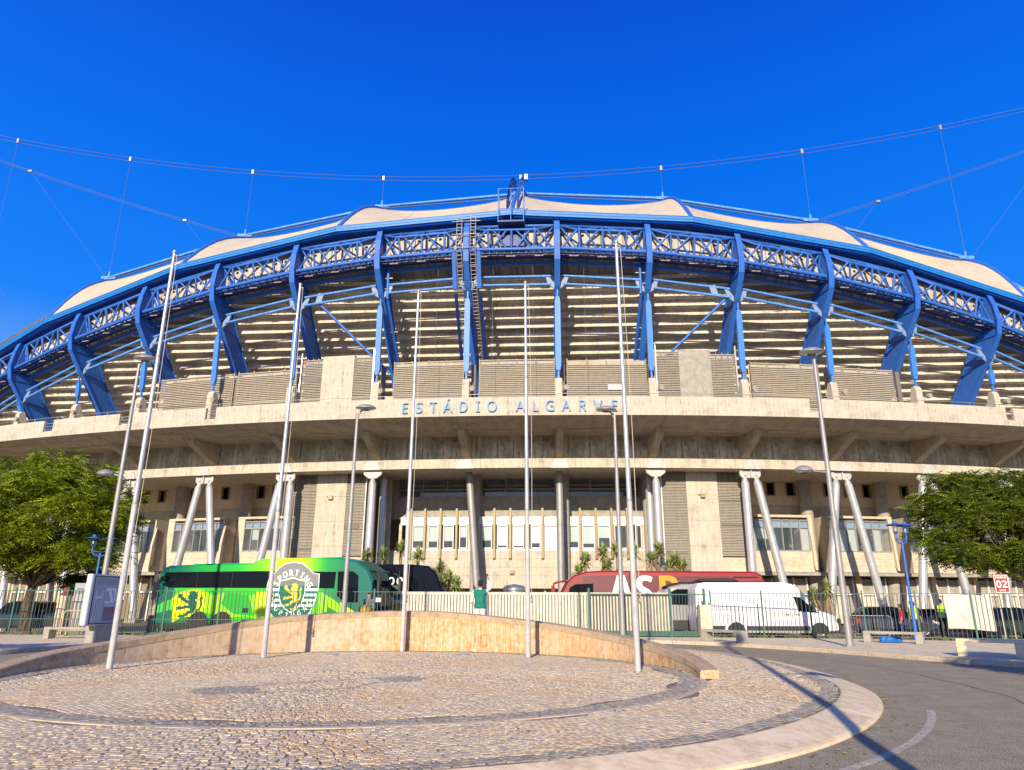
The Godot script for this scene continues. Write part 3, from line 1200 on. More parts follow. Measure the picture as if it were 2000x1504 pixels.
func frames() -> void:
	var B: Material = M.blue
	for k in range(-9, 8):
		var hk := rim(k)
		var f := Transform3D(Basis(radial(k), Vector3.UP, -along(k)), W(k, 0, hk))
		var g := sub("roof_frame", STAD)
		var low := 14.5 - hk
		var lo := -.35 + (low + .6) * .74
		# plate girder: bulging arm above, raking leg below
		var prof := PackedVector2Array([Vector2(lo - 1.55, low), Vector2(lo, low), Vector2(-1.95, -2.85), Vector2(.1, -.3), Vector2(.48, .05), Vector2(1.72, 1.7), Vector2(1.97, 2.9), Vector2(1.82, 4.2), Vector2(1.5, 5.25), Vector2(1.1, 5.25), Vector2(.75, 4.2), Vector2(.2, 3.0), Vector2(-.75, 1.9), Vector2(-2.1, -.3), Vector2(-3.75, -2.5)])
		var q := MB.new(SO)
		q.prism(prof, f, -.12, .12)
		part("web", q.done(), B, g)
		# flanges along the outer and the inner edge
		for run in [[1, 9, 0], [9, 15, 1]]:
			q = MB.new(SO)
			for e in range(run[0], run[1]):
				var a: Vector2 = prof[e]
				var b: Vector2 = prof[(e + 1) % prof.size()]
				if (a - b).length() < .05 or e == 8:
					continue
				var dirv := (b - a).normalized()
				var nrm := Vector3(dirv.y, -dirv.x, 0)
				q.beam(f * Vector3(a.x, a.y, 0), f * Vector3(b.x, b.y, 0), .44, .07, f.basis * nrm)
			part("flange", q.done(), B, g)
		# stiffener plates across the web
		q = MB.new(SO)
		for st in [[Vector2(.3, -.1), Vector2(-1.9, -.2)], [Vector2(1.7, 1.7), Vector2(-.7, 1.8)], [Vector2(1.9, 2.9), Vector2(.2, 3.0)]]:
			q.beam(f * Vector3(st[0].x, st[0].y, 0), f * Vector3(st[1].x, st[1].y, 0), .4, .04, Vector3.UP)
		part("stiffener", q.done(), B, g)
		q = MB.new(SO)
		for z in [-.22, .22]:
			q.box(f * Vector3(1.3, 5.45, z), Vector3(.1, .5, .07), f.basis)
		part("hook", q.done(), B, g)
		# pendulum prop in front
		q = MB.new(SO)
		var a0 := W(k, .38, hk - .3)
		var b0 := W(k, .13, 17.95)
		var d := (b0 - a0).normalized()
		var L := a0.distance_to(b0)
		var fr := Basis(along(k), d, along(k).cross(d))
		var ww := [[0.0, .05], [.55, .05], [.62, .13], [.95, .2], [1.0, .215], [L - 1.0, .215], [L - .95, .2], [L - .62, .13], [L - .55, .06], [L - .3, .06], [L - .05, .1], [L, .1]]
		for e in ww.size() - 1:
			var p := []
			for y in [ww[e + 1], ww[e]]:
				for c in [Vector2(-1, 1), Vector2(1, 1), Vector2(1, -1), Vector2(-1, -1)]:
					p.append(a0 + d * float(y[0]) + along(k) * (c.x * float(y[1])) + fr.z * (-c.y * .13 * minf(1.0, float(y[1]) / .12)))
			q.hexa(p)
		part("pendulum_prop", q.done(), M.blue_prop, STAD)
		# concrete stub below
		q = MB.new(SO)
		var fp := Transform3D(Basis(radial(k), Vector3.UP, -along(k)), W(k, 0, 0))
		q.prism(PackedVector2Array([Vector2(-1.1, 14.45), Vector2(.5, 14.45), Vector2(.4, 17.7), Vector2(.25, 17.95), Vector2(-.1, 17.95), Vector2(-.25, 17.6)]), fp, -.27, .27, .03)
		part("prop_footing", q.done(), M.conc, STAD)
		q = MB.new(SO)
		q.tube(W(k, .55, 17.1) + along(k) * .55, W(k, .85, 17.05) + along(k) * .55, .19, .2, 10)
		q.tube(W(k, .3, 16.9) + along(k) * .3, W(k, .55, 17.1) + along(k) * .55, .04, .04, 6)
		part("floodlight", q.done(), M.conc_grey, STAD)
		# gussets where the tie beams meet the knee
		for s in [-1, 1]:
			q = MB.new(SO)
			var c: Vector3 = W(k, .25, hk) + along(k) * (.22 * s)
			var pts := [c + Vector3(0, -.15, 0), c + along(k) * (.5 * s) + Vector3(0, .2, 0), c + along(k) * (.72 * s) + Vector3(0, 1.0, 0), c + along(k) * (.5 * s) + Vector3(0, 1.0, 0), c + Vector3(0, .3, 0)]
			var poly := PackedVector2Array()
			for pnt in pts:
				poly.append(Vector2((pnt - c).dot(along(k)), pnt.y))
			if s < 0:
				poly.reverse()
			q.prism(poly, Transform3D(Basis(along(k), Vector3.UP, radial(k)), Vector3(c.x, 0, c.z)), -.08, .04)
			part("gusset", q.done(), M.plate_pale, STAD)
	for k in range(-9, 7):
		bay(k)
	# braces, down pipes
	for e in [[W(-2.76, .1, rim(-2.76) + .2), W(-1.93, -1.4, 19.2)], [W(1.9, .1, rim(1.9) + .2), W(1.08, -1.4, 19.2)]]:
		var q := MB.new(SO)
		q.tube(e[0], e[1], .12, .12, 8)
		part("diagonal_brace", q.done(), M.blue, STAD)
	for k in [-1.93, .93]:
		var q := MB.new(SO)
		var pts := [W(k + .12, .6, rim(k) + 2.7), W(k + .03, .5, rim(k) + 2.6), W(k, .4, rim(k) + 2.35), W(k, .2, rim(k) - .3), W(k, -4.3, rim(k) - 5.2), W(k, -7.2, 17.0)]
		q.path(pts, .13, 8)
		part("down_pipe", q.done(), M.blue, STAD)
		for e in 8:
			q = MB.new(SO)
			var c: Vector3 = (pts[3] as Vector3).lerp(pts[4], e / 7.0) if e > 2 else (pts[2] as Vector3).lerp(pts[3], e / 3.0)
			q.beam(c - along(k) * .38, c + along(k) * .38, .07, .07)
			part("pipe_bracket", q.done(), M.galv, STAD)
	ladder()


func bay(k: int) -> void:
	var B: Material = M.blue
	var g := sub("roof_truss", STAD)
	var pos := func(u: float, o: float, h: float) -> Vector3: return W(k, o, rim(k) + h).lerp(W(k + 1, o, rim(k + 1) + h), u)
	var T := func(u: float) -> Vector3: return pos.call(u, 1.05, 5.02)
	var Bo := func(u: float) -> Vector3: return pos.call(u, 1.55, 2.72)
	var Mi := func(u: float) -> Vector3: return pos.call(u, 1.95, 4.2)
	var Bk := func(u: float) -> Vector3: return pos.call(u, .75, 2.95)
	for e in [[T.call(0.0), T.call(1.0), .165, "top_chord"], [Bo.call(.03), Bo.call(.97), .16, "bottom_chord"], [Mi.call(.22), Mi.call(.78), .105, "middle_chord"], [Bk.call(.0), Bk.call(1.0), .09, "back_chord"]]:
		var q := MB.new(SO)
		q.tube(e[0], e[1], e[2], e[2], 8)
		part(e[3], q.done(), B, g)
	var mem := [[T, 0.02, Mi, .22, .075], [T, .25, Mi, .25, .085], [T, .5, Mi, .3, .075], [T, .5, Mi, .5, .085], [T, .5, Mi, .7, .075], [T, .75, Mi, .75, .085], [T, .98, Mi, .78, .075], [Mi, .22, Bo, .05, .075], [Mi, .24, Bo, .25, .085], [Mi, .3, Bo, .45, .07], [Mi, .5, Bo, .5, .085], [Mi, .7, Bo, .55, .07], [Mi, .76, Bo, .75, .085], [Mi, .78, Bo, .95, .075], [Mi, .45, Bo, .27, .07], [Mi, .55, Bo, .73, .07], [T, .03, Bo, .22, .075], [T, .97, Bo, .78, .075]]
	for e in mem:
		var q := MB.new(SO)
		q.tube(e[0].call(e[1]), e[2].call(e[3]), e[4] * 1.15, e[4] * 1.15, 6)
		part("brace", q.done(), B, g)
	# maintenance walkway of open gratings hung below
	var w := MB.new(SO)
	for e in 13:
		var u := .02 + .96 * e / 12.0
		w.beam(pos.call(u, 1.75, 2.32), pos.call(u, .6, 2.45), .06, .16)
	for o in [.75, 1.1, 1.5]:
		w.beam(pos.call(0.0, o, 2.36), pos.call(1.0, o, 2.36), .3, .035)
	part("walkway", w.done(), M.navy, STAD)
	w = MB.new(SO)
	for e in 3:
		var u := .18 + .31 * e
		w.box(pos.call(u, 1.45, 2.16), Vector3(.7, .06, .1), Basis(along(k + u), Vector3.UP, radial(k + u)))
	part("light_strip", w.done(), M.conc_grey, STAD)
	w = MB.new(SO)
	w.beam(pos.call(0.0, .2, 2.12), pos.call(1.0, .2, 2.12), .26, .26)
	part("edge_beam", w.done(), M.blue, STAD)
	for h in [[.93, .1], [.22, .105]]:
		var q := MB.new(SO)
		var a: Vector3 = pos.call(0.0, .3, h[0]) + along(k) * .5
		var b: Vector3 = pos.call(1.0, .3, h[0]) - along(k + 1) * .5
		q.tube(a, b, h[1], h[1], 8)
		part("tie_beam", q.done(), M.blue_pale, STAD)
	if k == -3 or k == 1:
		var q := MB.new(SO)
		var u := .24 if k == -3 else .76
		q.beam(pos.call(u, .34, .16), pos.call(u + (.03 if k == -3 else -.03), .34, 1.0), .5, .07, radial(k))
		part("batten_plate", q.done(), M.plate_pale, STAD)
	# cladding panels of the rim with their round vents
	for e in 8:
		var u0 := e / 8.0 + .004
		var u1 := (e + 1) / 8.0 - .004
		if e == 0:
			u0 = .03
		if e == 7:
			u1 = .97
		var q := MB.new(SO)
		var d := along(k + (u0 + u1) * .5)
		var c: Vector3 = pos.call((u0 + u1) * .5, .55, 0)
		var wd: float = pos.call(u0, .55, 0).distance_to(pos.call(u1, .55, 0)) * .5
		var n := radial(k + .5)
		var sl: float = (rim(k + 1) - rim(k)) / 7.07
		var at := func(x: float, y: float, z: float) -> Vector3: return c + d * x + Vector3(0, y + x * sl * 0.0, 0) + n * z
		var y0 := 2.6
		var y1 := 5.1
		var hy := 4.45
		var hx := -wd * .3
		var r := .14
		# face with an eight-sided hole
		var outer := []
		var inner := []
		for t in 8:
			var an := TAU * t / 8 + PI / 8
			inner.append(Vector2(hx + cos(an) * r, hy + sin(an) * r))
			var dir := Vector2(cos(an), sin(an))
			var lim := 99.0
			if dir.x > 0: lim = minf(lim, (wd - hx) / dir.x)
			if dir.x < 0: lim = minf(lim, (-wd - hx) / dir.x)
			if dir.y > 0: lim = minf(lim, (y1 - hy) / dir.y)
			if dir.y < 0: lim = minf(lim, (y0 - hy) / dir.y)
			outer.append(Vector2(hx, hy) + dir * lim)
		var corners := [Vector2(wd, y1), Vector2(-wd, y1), Vector2(-wd, y0), Vector2(wd, y0)]
		for t in 8:
			var s := (t + 1) % 8
			q.quad(at.call(inner[t].x, inner[t].y, 0.0), at.call(outer[t].x, outer[t].y, 0.0), at.call(outer[s].x, outer[s].y, 0.0), at.call(inner[s].x, inner[s].y, 0.0))
			q.quad(at.call(inner[s].x, inner[s].y, 0.0), at.call(inner[s].x, inner[s].y, -.15), at.call(inner[t].x, inner[t].y, -.15), at.call(inner[t].x, inner[t].y, 0.0))
			for cn in corners:
				var an0: float = (outer[t] - Vector2(hx, hy)).angle()
				var an1: float = (outer[s] - Vector2(hx, hy)).angle()
				var ac: float = (cn - Vector2(hx, hy)).angle()
				if fposmod(ac - an0, TAU) < fposmod(an1 - an0, TAU):
					q.tri(at.call(outer[t].x, outer[t].y, 0.0), at.call(cn.x, cn.y, 0.0), at.call(outer[s].x, outer[s].y, 0.0))
		for s in [-1, 1]:
			q.quad(at.call(wd * s, y0, 0.0), at.call(wd * s, y0, -.1 * s if s > 0 else -.1), at.call(wd * s, y1, -.1), at.call(wd * s, y1, 0.0))
		part("rim_panel", q.done(), M.conc, STAD)
	w = MB.new(SO)
	w.quad(pos.call(0.0, .35, 2.5), pos.call(1.0, .35, 2.5), pos.call(1.0, .35, 5.6), pos.call(0.0, .35, 5.6))
	w.quad(pos.call(0.0, -1.6, 1.6), pos.call(1.0, -1.6, 1.6), pos.call(1.0, .36, 2.5), pos.call(0.0, .36, 2.5))  # sloping plate added to keep the zone under the rim dark
	part("rim_backing", w.done(), M.void_shade, STAD)


func ladder() -> void:
	# caged ladder up frame -1, and side plates
	var k := -1
	var hk := rim(k)
	for s in [-1, 1]:
		var side: Vector3 = along(k) * (.55 * s)
		var q := MB.new(SO)
		var p0: Vector3 = W(k, 1.9, hk + 5.6) + side
		var p1: Vector3 = W(k, 2.05, hk + 2.9) + side
		var p2: Vector3 = W(k, .6, hk - .1) + side
		var p3: Vector3 = W(k, -8.0, 16.2) + side
		for z in [-.2, .2]:
			q.path([p0 + along(k) * z, p1 + along(k) * z, p2 + along(k) * z, p3 + along(k) * z], .03, 5)
		for seg in [[p0, p1], [p1, p2], [p2, p3]]:
			var n := int(seg[0].distance_to(seg[1]) / .3)
			for e in n:
				var c: Vector3 = seg[0].lerp(seg[1], (e + .5) / n)
				q.tube(c - along(k) * .2, c + along(k) * .2, .018, .018, 5, false)
		part("ladder", q.done(), M.galv, STAD)
		q = MB.new(SO)
		q.beam(W(k, 1.75, hk + 2.6) + along(k) * (.98 * s), W(k, .75, hk - .2) + along(k) * (.98 * s), .32, .08, radial(k))
		part("side_plate", q.done(), M.blue, STAD)
		q = MB.new(SO)
		q.beam(W(k, .3, hk - .4) + along(k) * (.98 * s), W(k, -7.6, 16.2) + along(k) * (.98 * s), .26, .08, radial(k))
		part("ladder_stringer", q.done(), M.navy, STAD)
	for e in 5:
		var q := MB.new(SO)
		var c := W(k, 2.1, hk + 5.0 - e * 1.15) if e < 3 else W(k, 1.9 - (e - 2) * .6, hk + 5.0 - e * 1.15)
		q.tube(c - along(k) * 1.15, c + along(k) * 1.15, .035, .035, 6)
		part("guard_bar", q.done(), M.galv, STAD)


func screens() -> void:
	# louvred screens on the concourse, and the tops of the two stair towers
	var runs := [[-4.88, -3.86, 19.85], [-3.8, -3.0, 19.9], [-1.86, -1.06, 20.0], [-.88, -.04, 20.0], [.1, .98, 19.95], [2.16, 2.95, 19.85], [3.05, 3.86, 19.75]]
	for r in runs:
		slats(r[0], r[1], -1.0, 14.7, r[2], .155, M.louvre_warm, "louvre_screen")
	for e in [-4.72, -3.83, -2.0, -.95, .05, 1.03, 2.1, 3.95]:
		var q := MB.new(SO)
		arc(q, e - .025, e + .025, -1.25, -1.5, 14.5, 19.6, 1)
		part("screen_gap_shade", q.done(), M.void_shade, STAD)  # dark strip filling the gap, its shade put into the colour
	for t in [[-2.97, -2.71, -2.33, -2.09], [1.08, 1.34, 1.7, 1.98]]:
		slats(t[0], t[1], -.9, 16.2 if t[0] > 0 else 15.6, 20.55, .14, M.louvre, "tower_louvre")
		slats(t[2], t[3], -.9, 16.2 if t[0] > 0 else 15.6, 20.5, .14, M.louvre, "tower_louvre")
		var q := MB.new(SO)
		arc(q, t[1], t[2], -.8, -3.5, 14.45, 20.65, 2)
		part("stair_tower_head", q.done(), M.conc if t[0] < 0 else M.conc_grey, STAD)
		q = MB.new(SO)
		arc(q, t[0], t[3], -.75, -3.4, 14.45, 16.1 if t[0] > 0 else 15.5, 3)
		part("stair_tower_base", q.done(), M.conc, STAD)
		for e in [t[0], t[3]]:
			q = MB.new(SO)
			q.beam(W(e, -.7, 14.5), W(e, -.7, 21.0), .1, .1)
			part("tower_post", q.done(), M.silver, STAD)
	for e in [[-1.45, 16.1, .3, .35], [-.62, 16.2, .3, .4], [.62, 17.55, 1.05, .4], [.16, 16.3, .7, .8], [2.5, 16.4, .35, .4]]:
		var nt := MB.new(SO)
		nt.box(W(e[0], -.86, e[1]), Vector3(e[2], e[3], .02), Basis(along(e[0]), Vector3.UP, radial(e[0])))
		part("notice", nt.done(), M.blind_white if e[2] < .6 or e[2] > 1.0 else M.conc_grey, STAD)
	for e in [-1.35, -.72, -.27, .3, .72]:
		var wr := MB.new(SO)
		wr.tube(W(e, .25, rim(e) + 2.0), W(e, .35, 15.6), .012, .012, 4, false)
		part("earth_wire", wr.done(), M.galv, STAD)
	var q := MB.new(SO)
	arc(q, -2.94, -2.74, -.84, -1.0, 18.6, 19.0, 1)
	part("tower_opening_shade", q.done(), M.void_shade, STAD)  # solid dark block on the louvres, coloured like a shaded opening


func slats(i0: float, i1: float, o: float, h0: float, h1: float, pitch: float, m: Material, called: String) -> void:
	var g := sub(called, STAD)
	var q := MB.new(SO)
	var n := int((h1 - h0) / pitch)
	var seg := 2
	for k in n:
		var h := h0 + pitch * k
		for s in seg:
			var a := lerpf(i0, i1, float(s) / seg)
			var b := lerpf(i0, i1, float(s + 1) / seg)
			var dh := rng.randf_range(-.006, .006)
			# blade leaning out at the foot
			q.quad(W(a, o + .07, h + dh), W(b, o + .07, h + dh), W(b, o, h + pitch * .72 + dh), W(a, o, h + pitch * .72 + dh))
			q.quad(W(b, o + .055, h + dh), W(a, o + .055, h + dh), W(a, o - .015, h + pitch * .72 + dh), W(b, o - .015, h + pitch * .72 + dh))
			q.quad(W(a, o + .055, h + dh), W(b, o + .055, h + dh), W(b, o + .07, h + dh), W(a, o + .07, h + dh))
	var st := part("slats", q.done(), m, g)
	st.set_meta("kind", "stuff")
	q = MB.new(SO)
	for s in 5:
		var a := lerpf(i0, i1, s / 4.0)
		q.beam(W(a, o - .06, h0), W(a, o - .06, h1), .06, .08)
	part("uprights", q.done(), M.bronze, g)
	q = MB.new(SO)
	q.quad(W(i0, o - .5, h0), W(i1, o - .5, h0), W(i1, o - .5, h1 - .1), W(i0, o - .5, h1 - .1))
	part("backing", q.done(), M.conc, g)


# ---------------------------------------------------------------- the tent roof and its cables

func roof() -> void:
	# ridges run square to the stand from kinks of the gutter up to masts' hangers
	var bs := [-10.5, -8.5, -6.5, -4.5, -2.5, -.5, 1.5, 3.5, 5.5, 7.5, 9.5]
	var ps := []   # peaks
	var gs := []   # gutter kinks
	for b in bs:
		var t: float = RL * sin(DTH * (b + .55))
		var hp := 40.75 - .0051 * t * t + .0000002 * pow(t, 4)
		if absf(t) > 48.0:
			hp -= 4.5
		ps.append(S(t, RL - 11, hp))
		gs.append(W(b, 1.9, rim(b) + 5.75))
	var EO := Vector3(sin(AX), 0, cos(AX))
	for k in bs.size():
		var q := MB.new(SO)
		var g: Vector3 = gs[k]
		var p: Vector3 = ps[k]
		var pts := []
		for e in 9:
			var u := e / 8.0
			pts.append(g.lerp(p, u) + Vector3(0, 1.1 * sin(PI * u) * (1.0 - .2 * u), 0))
		q.path(pts, .17, 8)
		part("ridge_arch", q.done(), M.blue, STAD)
	for k in bs.size() - 1:
		var q := MB.new(SO)
		q.st.set_smooth_group(0)
		var nu := 14
		var nv := 8
		var grid := []
		for a in nu + 1:
			var u := float(a) / nu
			var row := []
			for e in nv + 1:
				var w := float(e) / nv
				var g: Vector3 = gs[k].lerp(gs[k + 1], u) + Vector3(0, .05, 0)
				var p: Vector3 = ps[k].lerp(ps[k + 1], u)
				var c := g.lerp(p, w) + Vector3(0, 1.1 * sin(PI * w) * (1.0 - .2 * w) - .06, 0)
				# the cloth hangs between the ridges, most at the back edge, which also curves towards the street
				var sag := 4.0 * u * (1 - u)
				c += Vector3(0, -1.0 * sag * sin(PI * w) - 2.9 * sag * w, 0)
				c += EO * (3.6 * sag * w * w)
				row.append(c)
			grid.append(row)
		for a in nu:
			for e in nv:
				q.quad(grid[a][e], grid[a + 1][e], grid[a + 1][e + 1], grid[a][e + 1])
		part("roof_membrane", q.done(), M.membrane, STAD)
		# seams of the cloth
		for sm in [.3, .7]:
			q = MB.new(SO)
			var a := int(sm * nu)
			for e in nv:
				q.beam(grid[a][e] + Vector3(0, .02, 0), grid[a][e + 1] + Vector3(0, .02, 0), .09, .03)
			part("cloth_seam", q.done(), M.membrane, STAD)
		q = MB.new(SO)
		for a in nu:
			q.tube(grid[a][nv], grid[a + 1][nv], .05, .05, 5, false)
		part("edge_cable", q.done(), M.cable, STAD)
		# gutter with its three ledges
		q = MB.new(SO)
		var d: Vector3 = gs[k + 1] - gs[k]
		for l in [[0.0, .0, .3, .22], [.02, -.2, .22, .14], [.0, .14, .36, .05], [.03, -.3, .26, .04]]:
			q.beam(gs[k] + EO * l[0] + Vector3(0, l[1], 0), gs[k + 1] + EO * l[0] + Vector3(0, l[1], 0), l[2], l[3])
		part("gutter", q.done(), M.azure, STAD)
		q = MB.new(SO)
		q.quad(gs[k] + Vector3(0, -.42, 0), gs[k + 1] + Vector3(0, -.42, 0), W(bs[k + 1], .3, rim(bs[k + 1]) + 5.6), W(bs[k], .3, rim(bs[k]) + 5.6))
		part("gutter_soffit", q.done(), M.blue, STAD)
		# front tube between the peaks
		q = MB.new(SO)
		q.tube(ps[k] + Vector3(0, .25, 0), ps[k + 1] + Vector3(0, .25, 0), .15, .15, 8)
		part("peak_tube", q.done(), M.blue_pale, STAD)
		q = MB.new(SO)
		q.tube(ps[k] + Vector3(0, .0, 0), ps[k + 1] + Vector3(0, -.15, 0), .06, .06, 6)
		part("peak_stay", q.done(), M.cable, STAD)
	for k in bs.size():
		var q := MB.new(SO)
		var p: Vector3 = ps[k]
		q.tube(p + Vector3(0, -.3, 0), p + Vector3(0, .9, 0), .16, .1, 8)
		q.beam(p + Vector3(-.7, .25, 0), p + Vector3(.7, .25, 0), .24, .3)
		part("peak_joint", q.done(), M.blue_pale, STAD)
	# main cables: a pair, with clamps and hangers at the peaks
	var cab := func(t: float) -> float: return 42.88 + .00226 * t * t
	for z in [-.22, .22]:
		var q := MB.new(SO)
		for e in 60:
			var t0 := -110.0 + 220.0 * e / 60
			var t1 := -110.0 + 220.0 * (e + 1) / 60
			q.tube(S(t0, RL - 11, cab.call(t0) + z), S(t1, RL - 11, cab.call(t1) + z), .024, .024, 5, false)
		part("main_cable", q.done(), M.cable, STAD)
	for k in bs.size():
		var p: Vector3 = ps[k]
		var t: float = RL * sin(DTH * (bs[k] + .55))
		var c := S(t, RL - 11, cab.call(t))
		var q := MB.new(SO)
		q.tube(p, c, .014, .014, 5, false)
		part("hanger", q.done(), M.cable, STAD)
		q = MB.new(SO)
		q.box(c, Vector3(.22, .5, .2))
		if k == 5:
			q.box(c + Vector3(.55, 0, 0), Vector3(.35, .62, .3))
		part("cable_clamp", q.done(), M.galv, STAD)
	# stay cables that run up and outwards from the outer peaks
	for s in [-1, 1]:
		var a: Vector3 = ps[3] if s < 0 else ps[7]
		var b := S(s * 110.0, RL - 11, 72.0 if s < 0 else 70.0)
		var c := func(u: float) -> Vector3:
			var v := a.lerp(b, u)
			return v + Vector3(0, -8.2 * u * (1 - u), 0)
		for z in [-.1, .1]:
			var q := MB.new(SO)
			for e in 40:
				q.tube(c.call(e / 40.0) + Vector3(0, z, 0), c.call((e + 1) / 40.0) + Vector3(0, z, 0), .022, .022, 5, false)
			part("stay_cable", q.done(), M.cable, STAD)
		for e in [[.08, 3.0], [.3, 9.5], [.52, 16.0]]:
			var p: Vector3 = c.call(e[0])
			var foot := S((p - Vector3(C.x, 0, C.y)).dot(Vector3(cos(AX), 0, -sin(AX))) - s * e[1] * 1.1, RL - 12, p.y - e[1] * 1.35)
			var q := MB.new(SO)
			q.tube(p, foot, .01, .01, 5, false)
			part("stay_hanger", q.done(), M.cable, STAD)
			q = MB.new(SO)
			q.box(p, Vector3(.36, .2, .2))
			part("stay_clamp", q.done(), M.galv, STAD)
	catwalk()


func catwalk() -> void:
	# access platform in the middle of the gutter and the railed stair over the ridge
	var b := -.5
	var e := along(b)
	var r := radial(b)
	var hk := rim(b)
	var g := sub("roof_catwalk", STAD)
	var fl := W(b, 2.0, hk + 4.55)
	var q := MB.new(SO)
	q.box(fl, Vector3(2.1, .12, 1.3), Basis(e, Vector3.UP, r))
	q.box(fl + Vector3(0, -.9, 0) - r * .5, Vector3(2.0, 1.4, .1), Basis(e, Vector3.UP, r))
	part("platform", q.done(), M.navy, g)
	q = MB.new(SO)
	for s in [-1, 1]:
		for z in [-1, 1]:
			q.tube(fl + e * (1.0 * s) + r * (.6 * z), fl + e * (1.0 * s) + r * (.6 * z) + Vector3(0, 2.9, 0), .035, .035, 6)
		q.tube(fl + e * (1.0 * s) - r * .6 + Vector3(0, 2.9, 0), fl + e * (1.0 * s) + r * .6 + Vector3(0, 2.9, 0), .03, .03, 6)
	q.tube(fl + r * .6 + Vector3(0, 0, 0), fl + r * .6 + Vector3(0, 2.9, 0), .03, .03, 6)
	for h in [1.1, 2.9]:
		q.tube(fl - e + r * .6 + Vector3(0, h, 0), fl + e + r * .6 + Vector3(0, h, 0), .03, .03, 6)
	part("cage", q.done(), M.blue_pale, g)
	q = MB.new(SO)
	for z in 5:
		q.box(fl + Vector3(0, .25 + .28 * z, 0) - r * (.2 + .12 * z) - e * .3, Vector3(.85, .05, .22), Basis(e, Vector3.UP, r))
	for s in [-1, 1]:
		q.beam(fl - e * .3 + e * (.44 * s), fl - e * .3 + e * (.44 * s) + Vector3(0, 1.7, 0) - r * .8, .05, .2)
	part("stair", q.done(), M.navy, g)
	# railed walkway that climbs the ridge
	var g0 := W(b, 1.5, hk + 6.0)
	var p0 := S(RL * sin(DTH * (b + .55)), RL - 11, 41.0)
	for s in [-1, 1]:
		q = MB.new(SO)
		var pts := []
		var low := []
		for k in 9:
			var u := k / 8.0
			var c: Vector3 = g0.lerp(p0, u) + Vector3(0, 1.3 * sin(PI * u) * (1 - .2 * u) + .15, 0) + e * (.42 * s)
			low.append(c)
			pts.append(c + Vector3(0, 1.15, 0))
			q.tube(c, c + Vector3(0, 1.15, 0), .03, .03, 5)
			if k < 8:
				var u2 := (k + .5) / 8.0
				var c2: Vector3 = g0.lerp(p0, u2) + Vector3(0, 1.3 * sin(PI * u2) * (1 - .2 * u2) + .15, 0) + e * (.42 * s)
				q.tube(c2, c2 + Vector3(0, 1.15, 0), .025, .025, 5)
		q.path(pts, .035, 5)
		q.path(low, .06, 5)
		var mid := []
		for pnt in pts:
			mid.append(pnt - Vector3(0, .5, 0))
		q.path(mid, .025, 5)
		part("ridge_railing", q.done(), M.navy if s < 0 else M.blue, g)


# ---------------------------------------------------------------- the front below the deck

func block_wall(i0: float, i1: float, o: float, h0: float, h1: float, cols: int, rows: int, m: Material, thick := .25, called := "wall_block") -> void:
	for r in rows:
		for c in cols:
			var q := MB.new(SO)
			var a := lerpf(i0, i1, float(c) / cols) + .0008
			var b := lerpf(i0, i1, float(c + 1) / cols) - .0008
			var z := rng.randf_range(-.006, .006)
			arc(q, a, b, o + z, o - thick, lerpf(h0, h1, float(r) / rows) + .005, lerpf(h0, h1, float(r + 1) / rows) - .005, 2)
			part(called, q.done(), m, STAD)


func glazing(i0: float, i1: float, o: float, h0: float, h1: float, panes: int, parent: Node, frame: Material, transom := -1.0, blinds := []) -> void:
	# a window: frame, mullions, one pane each, blinds behind
	var q := MB.new(SO)
	for k in panes + 1:
		var a := lerpf(i0, i1, float(k) / panes)
		q.beam(W(a, o, h0), W(a, o, h1), .065, .12, radial(a))
	for h in [h0, h1] + ([transom] if transom > 0 else []):
		for k in panes:
			var a := lerpf(i0, i1, float(k) / panes)
			var b := lerpf(i0, i1, float(k + 1) / panes)
			q.beam(W(a, o, h) + along(a) * .045, W(b, o, h) - along(b) * .045, .1, .09, Vector3.UP)
	part("frame", q.done(), frame, parent)
	for k in panes:
		var a := lerpf(i0, i1, float(k) / panes)
		var b := lerpf(i0, i1, float(k + 1) / panes)
		q = MB.new(SO)
		q.hexa([W(a, o - .01, h0), W(b, o - .01, h0), W(b, o - .02, h0), W(a, o - .02, h0), W(a, o - .01, h1), W(b, o - .01, h1), W(b, o - .02, h1), W(a, o - .02, h1)])
		part("pane", q.done(), M.glass, parent)
		if k < blinds.size() and blinds[k][0] > 0:
			q = MB.new(SO)
			var f: float = h1 - (h1 - h0) * blinds[k][0]
			q.hexa([W(a, o - .1, f), W(b, o - .1, f), W(b, o - .115, f), W(a, o - .115, f), W(a, o - .1, h1), W(b, o - .1, h1), W(b, o - .115, h1), W(a, o - .115, h1)])
			part("blind", q.done(), blinds[k][1], parent)


